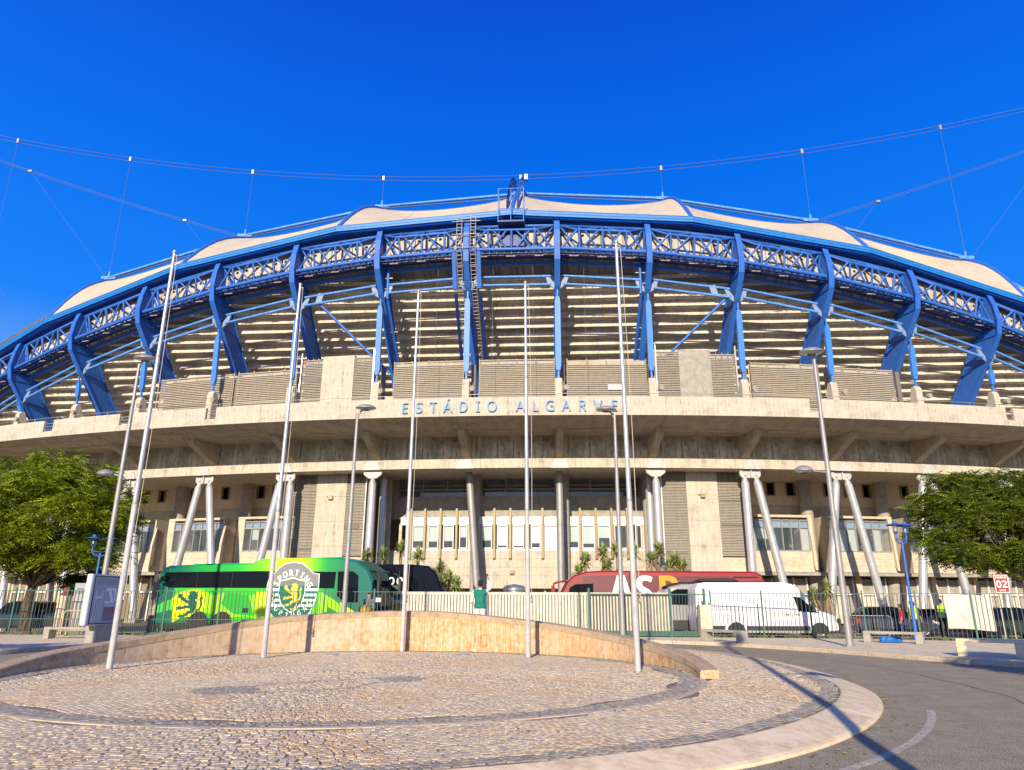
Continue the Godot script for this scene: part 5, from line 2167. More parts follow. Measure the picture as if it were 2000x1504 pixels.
func poly_fill(im: Image, pts: Array, c: Color) -> void:
	var lo := 1e9
	var hi := -1e9
	for p in pts:
		lo = minf(lo, p.y)
		hi = maxf(hi, p.y)
	for y in range(maxi(0, int(lo)), mini(im.get_height(), int(hi) + 1)):
		var xs := []
		for k in pts.size():
			var a: Vector2 = pts[k]
			var b: Vector2 = pts[(k + 1) % pts.size()]
			if (a.y <= y and b.y > y) or (b.y <= y and a.y > y):
				xs.append(a.x + (y - a.y) / (b.y - a.y) * (b.x - a.x))
		xs.sort()
		for k in xs.size() / 2:
			var x0 := clampi(int(round(xs[k * 2])), 0, im.get_width())
			var x1 := clampi(int(round(xs[k * 2 + 1])), 0, im.get_width())
			if x1 > x0:
				im.fill_rect(Rect2i(x0, y, x1 - x0, 1), c)


func barrier(at: Vector3, turn: float, l: float, m0: Material, label: String) -> void:
	var t := thing("crowd_barrier", label, "barrier", at, turn, "steel crowd barriers")
	var m := MB.new()
	m.path([Vector3(-l / 2, .05, 0), Vector3(-l / 2, .95, 0), Vector3(-l / 2 + .12, 1.07, 0), Vector3(l / 2 - .12, 1.07, 0), Vector3(l / 2, .95, 0), Vector3(l / 2, .05, 0)], .022, 8)
	m.tube(Vector3(-l / 2, .2, 0), Vector3(l / 2, .2, 0), .018, .018, 6)
	part("hoop", m.done(), m0, t)
	for k in 14:
		m = MB.new()
		var x := -l / 2 + l * (k + 1) / 15.0
		m.tube(Vector3(x, .2, 0), Vector3(x, 1.07, 0), .009, .009, 5, false)
		part("bar", m.done(), m0, t)
	for s in [-1, 1]:
		m = MB.new()
		m.beam(Vector3(s * (l / 2 - .2), .02, -.3), Vector3(s * (l / 2 - .2), .02, .3), .05, .03)
		m.beam(Vector3(s * (l / 2 - .2), .02, 0), Vector3(s * (l / 2 - .2), .2, 0), .04, .03)
		part("foot", m.done(), m0, t)


func text(called: String, s: String, h: float, depth: float, m0: Material, parent: Node, at: Vector3, turn := Basis(), weight := 700, fam := "Droid Sans") -> MeshInstance3D:
	var font := SystemFont.new()
	font.font_names = PackedStringArray([fam])
	font.font_weight = weight
	var t := TextMesh.new()
	t.font = font
	t.text = s
	t.font_size = 48
	t.pixel_size = h / .714 / 48
	t.depth = depth
	var o := part(called, t, m0, parent, at)
	o.basis = turn
	return o


func gate_sign() -> void:
	var t := thing("gate_number_sign", "red square sign with white border reading PORTA 02, above the right fence", "sign", Vector3(21.95, .0, -33.1), -.25)
	var m := MB.new()
	for x in [-.2, .2]:
		m.tube(Vector3(x, 0, -.05), Vector3(x, 2.9, -.05), .025, .025, 8)
	part("post", m.done(), M.cream, t)
	m = MB.new()
	m.prism(PackedVector2Array([Vector2(-.29, 2.12), Vector2(.29, 2.12), Vector2(.29, 2.92), Vector2(-.29, 2.92)]), Transform3D(), -.015, .015, .004)
	part("board", m.done(), mat(lin(.32, .015, .015), .4), t)
	m = MB.new()
	for e in [[Vector3(0, 2.89, .017), Vector3(.56, .025, .004)], [Vector3(0, 2.15, .017), Vector3(.56, .025, .004)], [Vector3(-.265, 2.52, .017), Vector3(.025, .71, .004)], [Vector3(.265, 2.52, .017), Vector3(.025, .71, .004)]]:
		m.box(e[0], e[1])
	part("border", m.done(), M.white, t)
	text("lettering", "PORTA", .1, .006, M.white, t, Vector3(0, 2.79, .018))
	text("lettering", "02", .3, .006, M.white, t, Vector3(0, 2.5, .018))
	text("lettering", "GATE", .075, .006, M.white, t, Vector3(0, 2.24, .018))


# ---------------------------------------------------------------- fences

func fence(label: String, line: Array, h: float, spacing: float, post_each: float, extra := 0.0) -> Node3D:
	var t := thing("fence", label, "fence", line[0], 0, "green bar fences along the pavement")
	var o: Vector3 = line[0]
	var bar := BoxMesh.new()
	bar.size = Vector3(.027, h - .16, .027)
	var post := BoxMesh.new()
	post.size = Vector3(.07, h + .08, .07)
	var short := BoxMesh.new()
	short.size = Vector3(.016, .6, .016)
	var total := 0.0
	var next_post := 0.0
	for k in line.size() - 1:
		var a: Vector3 = line[k]
		var b: Vector3 = line[k + 1]
		var d := (b - a).normalized()
		var l := a.distance_to(b)
		for y in [h - .06, .1] + ([.68] if extra > 0 else []):
			var m := MB.new()
			m.beam(a - o + Vector3(0, y, 0), b - o + Vector3(0, y, 0), .05, .03)
			part("rail", m.done(), M.green_paint, t)
		var s := 0.0
		while s < l:
			var c := a + d * s - o
			if total + s >= next_post:
				next_post += post_each
				var p := part("post", post, M.green_paint, t, c + Vector3(0, h / 2 + .04, 0))
				p.rotation.y = -atan2(d.z, d.x)
			else:
				var p := part("bar", bar, M.bar_paint, t, c + Vector3(0, h / 2 + .02, 0))
				p.rotation.y = -atan2(d.z, d.x)
				if extra > 0:
					p = part("short_bar", short, M.bar_paint, t, c + d * spacing * .5 + Vector3(0, .38, 0))
			s += spacing
		total += l
	return t


func fences() -> void:
	fence("green bar fence on the left, in front of the tree and the green coach", [Vector3(-28, .139, -35.05), Vector3(-16, .139, -34.55), Vector3(-5.0, .139, -34.75)], 2.0, .178, 2.4, 1.0)
	fence("green bar fence on the right, in front of the white van and the yellow vests", [Vector3(9.3, .139, -34.75), Vector3(15.5, .139, -34.1), Vector3(22.2, .139, -31.3), Vector3(27.5, .139, -29.2)], 2.0, .178, 2.2)
	# sliding gate: cream boards behind dark bars, heavy green bottom beam
	var o := Vector3(-5.0, 0, -34.78)
	var t := thing("sliding_gate", "long sliding gate of cream boards behind dark bars, with a green bottom beam", "gate", o)
	var run := [Vector3(0, 0, 0), Vector3(8.6, 0, -.05), Vector3(12.55, 0, -.1), Vector3(14.2, 0, -.05)]
	var x := .1
	while x < 12.4:
		var m := MB.new(Vector3(x, 1.2, -.1))
		m.box(Vector3(x + .072, 1.22, -.1), Vector3(.112, 1.72, .03))
		part("board", m.done(), M.cream, t, Vector3(x, 1.2, -.1))
		x += .148
	var m := MB.new()
	m.box(Vector3(6.25, 2.03, -.09), Vector3(12.5, .13, .06))
	part("top_rail", m.done(), M.cream, t)
	m = MB.new()
	m.box(Vector3(6.25, 1.2, -.16), Vector3(12.4, 1.7, .02))
	part("backing_sheet", m.done(), M.bar_paint, t)
	m = MB.new()
	m.box(Vector3(9.4, .22, -.02), Vector3(9.6, .36, .12))
	part("bottom_beam", m.done(), M.green_paint, t)
	var bar := BoxMesh.new()
	bar.size = Vector3(.024, 1.9, .024)
	var post := BoxMesh.new()
	post.size = Vector3(.1, 2.3, .1)
	x = 8.7
	while x < 14.1:
		part("bar", bar, M.bar_paint, t, Vector3(x, 1.1, .05))
		x += .148
	for px in [8.62, 12.4, 14.0]:
		part("post", post, M.green_paint, t, Vector3(px, 1.15, .08))
	m = MB.new()
	m.box(Vector3(11.4, 2.02, .05), Vector3(5.4, .05, .04))
	m.box(Vector3(11.4, .2, .1), Vector3(5.4, .05, .04))
	part("rail", m.done(), M.green_paint, t)
	# white tarpaulin tied to the right fence
	var a := Vector3(18.95, 0, -32.59)
	var b := Vector3(20.6, 0, -31.9)
	var d := (b - a).normalized()
	var n := Vector3(-d.z, 0, d.x)
	if n.z < 0:
		n = -n
	m = MB.new(a)
	m.st.set_smooth_group(0)
	var grid := []
	for i in 21:
		var row := []
		for j in 19:
			var u := i / 20.0
			var w := j / 18.0
			var z := (.05 if u < .55 else -.05 - .02) + (0.0 if u < .5 or u > .6 else -.02)
			if u < .55:
				z += .07 * sin(u * 9.0 + w * 3.5) * sin(PI * w) + .05 * sin(w * 5.0 - u * 4.0) + .1 * exp(-pow((w - (1.0 - u * 1.5)) * 6.0, 2.0))
			else:
				z += .012 * sin(u * 60.0)
			row.append(a + d * (a.distance_to(b) * u) + n * z + Vector3(0, lerpf(.62, 2.05, w) - .05 * u + .03 * sin(u * 5.0) * (1 - w), 0))
		grid.append(row)
	for i in 20:
		for j in 18:
			m.quad(grid[i][j], grid[i + 1][j], grid[i + 1][j + 1], grid[i][j + 1])
	var tp := part_top("tarpaulin", m.done(), mat(lin(.52, .49, .43), .7), a)
	tag(tp, "creased white tarpaulin tied to the right fence beside a yellow vest", "tarpaulin")


# ---------------------------------------------------------------- vehicles (rear at x = 0, front towards +x, near side +z)

func V2(a: Array) -> PackedVector2Array:
	var p := PackedVector2Array()
	for k in a.size() / 2:
		p.append(Vector2(a[k * 2], a[k * 2 + 1]))
	if area2(p) < 0:
		p.reverse()
	return p


func area2(p: PackedVector2Array) -> float:
	var s := 0.0
	for k in p.size():
		s += p[k].cross(p[(k + 1) % p.size()])
	return s


func panel(called: String, pts: Array, z: float, th: float, m0: Material, parent: Node, both := true) -> void:
	for s in ([1, -1] if both else [1]):
		var m := MB.new()
		m.prism(V2(pts), Transform3D(), z - .03 if s > 0 else -z - th, z + th if s > 0 else -z + .03)
		part(called, m.done(), m0, parent)


func wheel(parent: Node, x: float, r: float, z: float, w := .26) -> void:
	for s in [1, -1]:
		var g := sub("wheel", parent, Vector3(x, r, z * s))
		var m := MB.new()
		var f := Basis(Vector3(1, 0, 0), Vector3(0, 0, s), Vector3(0, -s, 0))
		m.lathe(Vector3(0, 0, -s * w), [Vector2(r * .6, 0), Vector2(r * .93, 0), Vector2(r, .03), Vector2(r, w - .03), Vector2(r * .93, w), Vector2(r * .64, w), Vector2(r * .6, w - .03)], 22, f)
		part("tyre", m.done(), M.tyre, g)
		m = MB.new()
		m.lathe(Vector3(0, 0, -s * .06), [Vector2(r * .63, .05), Vector2(r * .56, .045), Vector2(r * .5, 0), Vector2(r * .22, .01), Vector2(r * .18, .05), Vector2(0, .055)], 18, f)
		for k in 6:
			var a := TAU * k / 6
			m.box(Vector3(cos(a) * r * .38, sin(a) * r * .38, -s * .035), Vector3(r * .1, r * .1, .03))
		part("rim", m.done(), M.rim, g)


func arch(parent: Node, x: float, r: float, z: float) -> void:
	var pts := []
	for k in 13:
		var a := PI * k / 12
		pts.append_array([x + cos(a) * r * 1.2, r * .95 + sin(a) * r * 1.2])
	pts.append_array([x - r * 1.2, .28, x + r * 1.2, .28])
	panel("wheel_arch", pts, z, .004, M.black, parent)


const LION := [[.46, .12, .42, .06, .5, .07, .52, .0, .58, .05, .64, .0, .66, .07, .74, .06, .71, .13, .78, .17, .72, .22, .76, .3, .67, .3, .62, .36, .52, .33, .45, .3, .38, .27, .44, .23, .37, .19, .45, .17], [.5, .3, .66, .28, .74, .4, .74, .55, .68, .72, .56, .74, .52, .58, .47, .44], [.52, .36, .36, .3, .24, .2, .2, .1, .15, .13, .1, .08, .1, .15, .04, .15, .1, .21, .05, .25, .14, .26, .24, .34, .4, .42, .52, .46], [.5, .5, .36, .5, .22, .54, .12, .5, .12, .55, .03, .55, .1, .6, .04, .65, .14, .63, .24, .62, .4, .58, .54, .58], [.56, .66, .44, .68, .36, .78, .24, .79, .2, .76, .17, .82, .11, .83, .18, .87, .3, .87, .42, .84, .52, .76, .62, .74], [.62, .68, .74, .66, .72, .8, .66, .9, .6, .95, .5, .96, .44, .93, .46, 1.0, .64, 1.0, .7, .95, .76, .84, .8, .7], [.72, .62, .82, .6, .88, .46, .82, .3, .86, .18, .94, .14, .9, .22, .97, .26, .91, .3, .94, .46, .88, .64, .74, .7]]


func lion(im: Image, x: float, y: float, w: float, h: float, c: Color, flip := false) -> void:
	for p in LION:
		var q := []
		for k in p.size() / 2:
			q.append(Vector2(x + (1.0 - p[k * 2] if flip else p[k * 2]) * w, y + p[k * 2 + 1] * h))
		poly_fill(im, q, c)


func arc_text(s: String, c: Vector3, r: float, a0: float, a1: float, h: float, m0: Material, parent: Node, inward := false) -> void:
	for k in s.length():
		var a := deg_to_rad(lerpf(a0, a1, k / float(s.length() - 1)))
		var p := c + Vector3(cos(a) * r, sin(a) * r, 0)
		var turn := a - PI / 2 if not inward else a + PI / 2
		text("lettering", s[k], h, .006, m0, parent, p, Basis(Vector3(0, 0, 1), turn), 900)


func coach(label: String, at: Vector3, turn: float, L: float, outline: Array, body: Material, roof_h: float, glass_pts: Array, wheels: Array, front_right := true) -> Node3D:
	var t := thing("coach", label, "coach", at, turn, "team coaches parked behind the fence")
	var m := MB.new()
	m.prism(V2(outline), Transform3D(), -1.27, 1.27, .1, Rect2(0, 0, L, 3.9))
	part("body", m.done(), body, t)
	panel("side_glass", glass_pts, 1.27, .012, M.glass_dark, t)
	for x in wheels:
		arch(t, x, .52, 1.268)
		wheel(t, x, .5, 1.25, .3)
	m = MB.new()
	m.box(Vector3(L * .5, .32, 0), Vector3(L - .3, .22, 2.3))
	part("chassis", m.done(), M.black, t)
	return t


func vehicles() -> void:
	# livery of the green coach, 100 pixels to the metre
	var L := 12.8
	var im := Image.create(1280, 390, false, Image.FORMAT_RGB8)
	var teal := Color(.0, .4, .33)
	var green := Color(.03, .58, .24)
	var lime := Color(.56, .83, .05)
	var yel := Color(.85, .9, .05)
	for x in 1280:
		var u := x / 1280.0
		var st := [[0.0, teal], [.1, teal], [.18, green], [.36, Color(.1, .68, .22)], [.52, lime], [.62, yel], [.7, lime], [.78, green], [.88, teal], [1.0, teal]]
		var c := teal
		for k in st.size() - 1:
			if u >= st[k][0] and u <= st[k + 1][0]:
				c = (st[k][1] as Color).lerp(st[k + 1][1], (u - st[k][0]) / (st[k + 1][0] - st[k][0]))
		im.fill_rect(Rect2i(x, 0, 1, 390), c)
	im.fill_rect(Rect2i(60, 160, 640, 240), Color(.2, .72, .12))
	poly_fill(im, [Vector2(0, 100), Vector2(110, 160), Vector2(100, 250), Vector2(150, 330), Vector2(150, 390), Vector2(0, 390)], teal)
	poly_fill(im, [Vector2(20, 250), Vector2(60, 225), Vector2(100, 220), Vector2(112, 270), Vector2(20, 290)], Color(.25, .75, .25))
	poly_fill(im, [Vector2(100, 215), Vector2(130, 185), Vector2(200, 165), Vector2(280, 165), Vector2(350, 200), Vector2(420, 180), Vector2(520, 210), Vector2(600, 190), Vector2(700, 170), Vector2(700, 330), Vector2(560, 300), Vector2(430, 310), Vector2(300, 280), Vector2(150, 335), Vector2(110, 280)], lime)
	poly_fill(im, [Vector2(105, 215), Vector2(150, 180), Vector2(250, 165), Vector2(300, 190), Vector2(310, 260), Vector2(250, 300), Vector2(120, 335)], yel)
	poly_fill(im, [Vector2(420, 180), Vector2(560, 200), Vector2(600, 300), Vector2(480, 290), Vector2(400, 240)], Color(.12, .66, .15))
	poly_fill(im, [Vector2(600, 175), Vector2(690, 180), Vector2(690, 310), Vector2(610, 300)], Color(.75, .87, .05))
	poly_fill(im, [Vector2(100, 350), Vector2(170, 310), Vector2(300, 300), Vector2(420, 330), Vector2(600, 350), Vector2(600, 390), Vector2(100, 390)], Color(.02, .45, .25))
	poly_fill(im, [Vector2(960, 175), Vector2(1040, 215), Vector2(1160, 300), Vector2(1250, 340), Vector2(1250, 390), Vector2(960, 390)], lime)
	poly_fill(im, [Vector2(1010, 250), Vector2(1090, 290), Vector2(1220, 390), Vector2(1000, 390)], Color(.05, .5, .2))
	poly_fill(im, [Vector2(1070, 225), Vector2(1160, 275), Vector2(1200, 320), Vector2(1120, 290)], yel)
	lion(im, 125, 170, 175, 160, Color(.0, .33, .3))
	var gm := mat(Color.WHITE, .3)
	gm.albedo_texture = ImageTexture.create_from_image(im)
	gm.clearcoat_enabled = true
	gm.clearcoat = .5
	var out := [0, .42, 0.0, 2.5, .06, 3.05, .2, 3.33, .55, 3.47, 2.0, 3.52, 2.1, 3.56, 5.6, 3.58, 6.1, 3.8, 10.6, 3.84, 11.5, 3.66, 12.2, 3.2, 12.6, 2.4, 12.8, 1.4, 12.8, .6, 12.7, .38]
	var t := coach("green and lime team coach with a lion and a big round-topped crest on its side", Vector3(-18.92, 0, -41.44), -.221, L, out, gm, 3.5, [.42, 3.12, .5, 2.42, .75, 2.32, 10.4, 2.28, 10.45, 3.1, 6.1, 3.16], [2.75, 4.15, 10.0])
	panel("door_glass", [10.55, 3.12, 10.6, 1.9, 11.0, 1.6, 11.75, 1.6, 11.7, 2.9, 11.4, 3.12], 1.27, .012, M.glass_dark, t)
	for x in [1.9, 3.4, 4.9, 6.4, 9.4]:
		panel("hatch_seam", [x, .5, x + .014, .5, x + .014, 2.2, x, 2.2], 1.27, .002, M.trim, t)
	for x in [2.4, 4.5, 6.6]:
		panel("window_joint", [x, 2.3, x + .03, 2.3, x + .03, 3.14, x, 3.14], 1.27, .016, M.black, t)
	var m := MB.new()
	m.prism(V2([12.12, 3.25, 12.66, 2.35, 12.84, 1.45, 12.86, 1.2, 12.78, 1.2, 12.55, 2.3, 12.05, 3.2]), Transform3D(), -1.12, 1.12)
	part("windscreen", m.done(), M.glass_dark, t)
	for x in [.9, 1.7]:
		panel("grille", [x + 4.4, 1.05, x + 4.75, 1.05, x + 4.75, 1.3, x + 4.4, 1.3] if x < 1 else [5.3, .5, 6.15, .5, 6.15, .75, 5.3, .75], 1.27, .012, M.black, t)
	for s in [-1, 1]:
		m = MB.new()
		m.path([Vector3(12.2, 3.2, 1.05 * s), Vector3(12.75, 3.05, 1.3 * s), Vector3(12.95, 2.7, 1.4 * s)], .05, 6)
		m.prism(V2([12.85, 2.0, 13.0, 2.0, 13.02, 2.7, 12.85, 2.75]), Transform3D(), 1.3 * s - (.0 if s > 0 else .3), 1.3 * s + (.3 if s > 0 else 0.0), .03)
		part("mirror", m.done(), M.trim, t)
		m = MB.new()
		m.box(Vector3(12.74, .85, .95 * s), Vector3(.12, .22, .4))
		part("headlight", m.done(), M.head_light, t)
	# the crest, one printed shield
	var ci := Image.create(300, 300, false, Image.FORMAT_RGB8)
	ci.fill(Color(.0, .42, .33))
	ci.fill_rect(Rect2i(0, 0, 300, 118), Color(.5, .51, .5))
	for k in 6:
		ci.fill_rect(Rect2i(0, 130 + k * 26, 300, 13), Color(.92, .93, .9))
	poly_fill(ci, [Vector2(0, 235), Vector2(300, 235), Vector2(300, 300), Vector2(0, 300)], Color(.0, .4, .32))
	var inner := [Vector2(75, 90), Vector2(110, 84), Vector2(150, 72), Vector2(190, 84), Vector2(226, 90), Vector2(228, 150), Vector2(212, 205), Vector2(182, 235), Vector2(152, 252), Vector2(118, 232), Vector2(88, 200), Vector2(72, 150)]
	poly_fill(ci, inner, Color(.95, .95, .92))
	var inn2 := []
	for p in inner:
		inn2.append(Vector2(150, 160).lerp(p, .93))
	poly_fill(ci, inn2, Color(.0, .42, .33))
	poly_fill(ci, [inn2[0], inn2[1], inn2[2], inn2[3], inn2[4], Vector2(216, 118), Vector2(84, 118)], Color(.46, .47, .46))
	lion(ci, 98, 100, 115, 135, Color(.93, .74, .3))
	var cm := mat(Color.WHITE, .4)
	cm.albedo_texture = ImageTexture.create_from_image(ci)
	var cx := 8.05
	var shield := []
	for p in [[-1.42, .3], [-1.36, .62], [-1.1, .9], [-.85, 1.2], [-.5, 1.42], [0, 1.5], [.5, 1.42], [.85, 1.18], [1.1, .95], [1.45, .9], [1.46, .3], [1.36, -.3], [1.1, -.95], [.7, -1.35], [0, -1.5], [-.75, -1.35], [-1.15, -.95], [-1.38, -.3]]:
		shield.append_array([cx + p[0], 2.08 + p[1]])
	m = MB.new()
	var big := []
	for k in shield.size() / 2:
		big.append_array([cx + (shield[k * 2] - cx) * 1.03, 2.08 + (shield[k * 2 + 1] - 2.08) * 1.03])
	m.prism(V2(big), Transform3D(), 1.25, 1.29)
	part("crest_border", m.done(), M.white, t)
	m = MB.new()
	m.prism(V2(shield), Transform3D(), 1.26, 1.296, 0.0, Rect2(cx - 1.5, .58, 3.0, 3.0))
	part("crest", m.done(), cm, t)
	arc_text("SPORTING", Vector3(cx + .0, 1.98, 1.3), 1.08, 150, 26, .31, M.white, t)
	arc_text("PORTUGAL", Vector3(cx, 2.1, 1.3), 1.16, 208, 332, .23, M.white, t, true)
	# dark coach behind it
	var nm := mat(lin(.006, .007, .018), .12)
	nm.metallic_specular = .3
	t = coach("dark navy team coach behind the green one, with a green striped badge near its front", Vector3(-16.4, 0, -44.5), -.02, 12.6, [0, .4, 0, 3.2, .3, 3.6, .8, 3.7, 10.6, 3.74, 11.6, 3.66, 12.1, 3.2, 12.4, 2.3, 12.6, 1.2, 12.6, .38], nm, 3.7, [.4, 2.0, 11.1, 1.95, 11.75, 1.9, 11.6, 2.8, 11.1, 3.4, .5, 3.35], [2.6, 4.0, 9.9])
	m = MB.new()
	m.prism(V2([12.02, 3.3, 12.45, 2.3, 12.66, 1.25, 12.58, 1.2, 12.3, 2.3, 11.9, 3.3]), Transform3D(), -1.1, 1.1)
	part("windscreen", m.done(), M.glass_dark, t)
	m = MB.new()
	m.path([Vector3(11.9, 1.75, 1.2), Vector3(11.2, 1.9, 1.35), Vector3(12.6, 2.0, 1.4), Vector3(13.6, 1.85, 1.4)], .05, 6)
	m.path([Vector3(12.5, 2.0, 1.2), Vector3(13.9, 1.75, 1.4), Vector3(13.95, 1.3, 1.4)], .05, 6)
	part("mirror", m.done(), M.trim, t)
	m = MB.new()
	for x in [8.2, 9.9]:
		m.prism(V2([x, 1.96, x + .03, 1.96, x + .03, 3.4, x, 3.4]), Transform3D(), 1.25, 1.288)
	part("window_joint", m.done(), M.black, t)
	var bi := Image.create(160, 200, false, Image.FORMAT_RGB8)
	bi.fill(Color(.02, .42, .34))
	for k in 4:
		bi.fill_rect(Rect2i(0, 30 + k * 42, 160, 18), Color(.9, .93, .92))
	poly_fill(bi, [Vector2(40, 0), Vector2(120, 0), Vector2(100, 40), Vector2(60, 40)], Color(.03, .2, .22))
	poly_fill(bi, [Vector2(60, 90), Vector2(110, 80), Vector2(120, 120), Vector2(80, 130)], Color(.9, .75, .1))
	poly_fill(bi, [Vector2(10, 150), Vector2(150, 150), Vector2(120, 200), Vector2(40, 200)], Color(.04, .07, .2))
	var bm := mat(Color.WHITE, .4)
	bm.albedo_texture = ImageTexture.create_from_image(bi)
	m = MB.new()
	m.prism(V2([8.75, 1.0, 9.1, .2, 10.1, .2, 10.45, 1.0, 10.4, 2.3, 10.0, 2.55, 9.2, 2.55, 8.8, 2.3]), Transform3D(), 1.25, 1.3, 0.0, Rect2(8.7, .2, 1.8, 2.4))
	part("badge", m.done(), bm, t)
	text("lettering", "O", .42, .006, M.white, t, Vector3(9.45, 2.78, 1.29), Basis(), 900)
	text("lettering", "O", .42, .006, M.white, t, Vector3(9.95, 2.78, 1.29), Basis(), 900)
	text("lettering", "PORT", .2, .006, M.white, t, Vector3(9.6, 1.0, 1.304), Basis(), 900)
	# wine red coach, its front to the left
	var ri := Image.create(630, 190, false, Image.FORMAT_RGB8)
	ri.fill(Color(.36, .06, .085))
	ri.fill_rect(Rect2i(0, 0, 630, 34), Color(.56, .03, .04))
	poly_fill(ri, [Vector2(0, 0), Vector2(70, 0), Vector2(70, 190), Vector2(0, 190)], Color(.5, .025, .035))
	for k in 44:
		poly_fill(ri, [Vector2(60 + k * 9, 190), Vector2(62 + k * 9, 190), Vector2(98 + k * 9, 40), Vector2(96 + k * 9, 40)], Color(.46, .13, .15))
	poly_fill(ri, [Vector2(520, 30), Vector2(630, 30), Vector2(630, 90), Vector2(510, 60)], Color(.54, .04, .045))
	var rm := mat(Color.WHITE, .35)
	rm.albedo_texture = ImageTexture.create_from_image(ri)
	rm.clearcoat_enabled = true
	t = coach("wine red team coach with huge white and orange letters behind the gate", Vector3(2.95, 0, -46.4), 0.0, 12.6, [.25, .4, 0, 1.2, .1, 2.2, .45, 2.85, .9, 3.25, 1.6, 3.45, 2.6, 3.52, 12.0, 3.5, 12.4, 3.3, 12.6, 2.7, 12.6, .4], rm, 3.5, [.5, 2.0, 2.05, 1.95, 2.05, 2.75, .95, 2.7, .62, 2.5], [3.2, 8.6, 9.9])
	m = MB.new()
	m.prism(V2([-.03, 1.25, .06, 2.25, .42, 2.9, .5, 2.85, .2, 2.2, .1, 1.25]), Transform3D(), -1.1, 1.1)
	part("windscreen", m.done(), M.glass_dark, t)
	m = MB.new()
	m.path([Vector3(1.0, 2.85, 1.1), Vector3(.2, 2.88, 1.35), Vector3(-.35, 2.75, 1.4), Vector3(-.4, 2.4, 1.4)], .06, 7)
	m.prism(V2([-.55, 1.7, -.3, 1.7, -.28, 2.5, -.5, 2.6]), Transform3D(), 1.25, 1.5, .03)
	part("mirror", m.done(), mat(lin(.3, .015, .02), .3), t)
	m = MB.new()
	m.prism(V2([10.6, 3.1, 12.2, 3.1, 12.1, 3.2, 10.7, 3.2]), Transform3D(), 1.25, 1.28)
	part("vent", m.done(), M.black, t)
	text("lettering", "A", 1.75, .008, M.white, t, Vector3(3.75, 2.3, 1.282), Basis(), 900)
	text("lettering", "S", 1.75, .008, M.white, t, Vector3(5.15, 2.3, 1.282), Basis(), 900)
	var orange := mat(lin(.85, .3, .03), .4)
	text("lettering", "R", 1.75, .008, orange, t, Vector3(6.65, 2.3, 1.282), Basis(), 900)
	for e in [[9.9, 2.3, 10.5, 3.0, 10.75, 3.0, 10.2, 2.3], [9.3, 2.3, 9.6, 2.55, 9.75, 2.3]]:
		panel("stripe", e, 1.27, .012, orange, t, false)
	vans()
	cars()


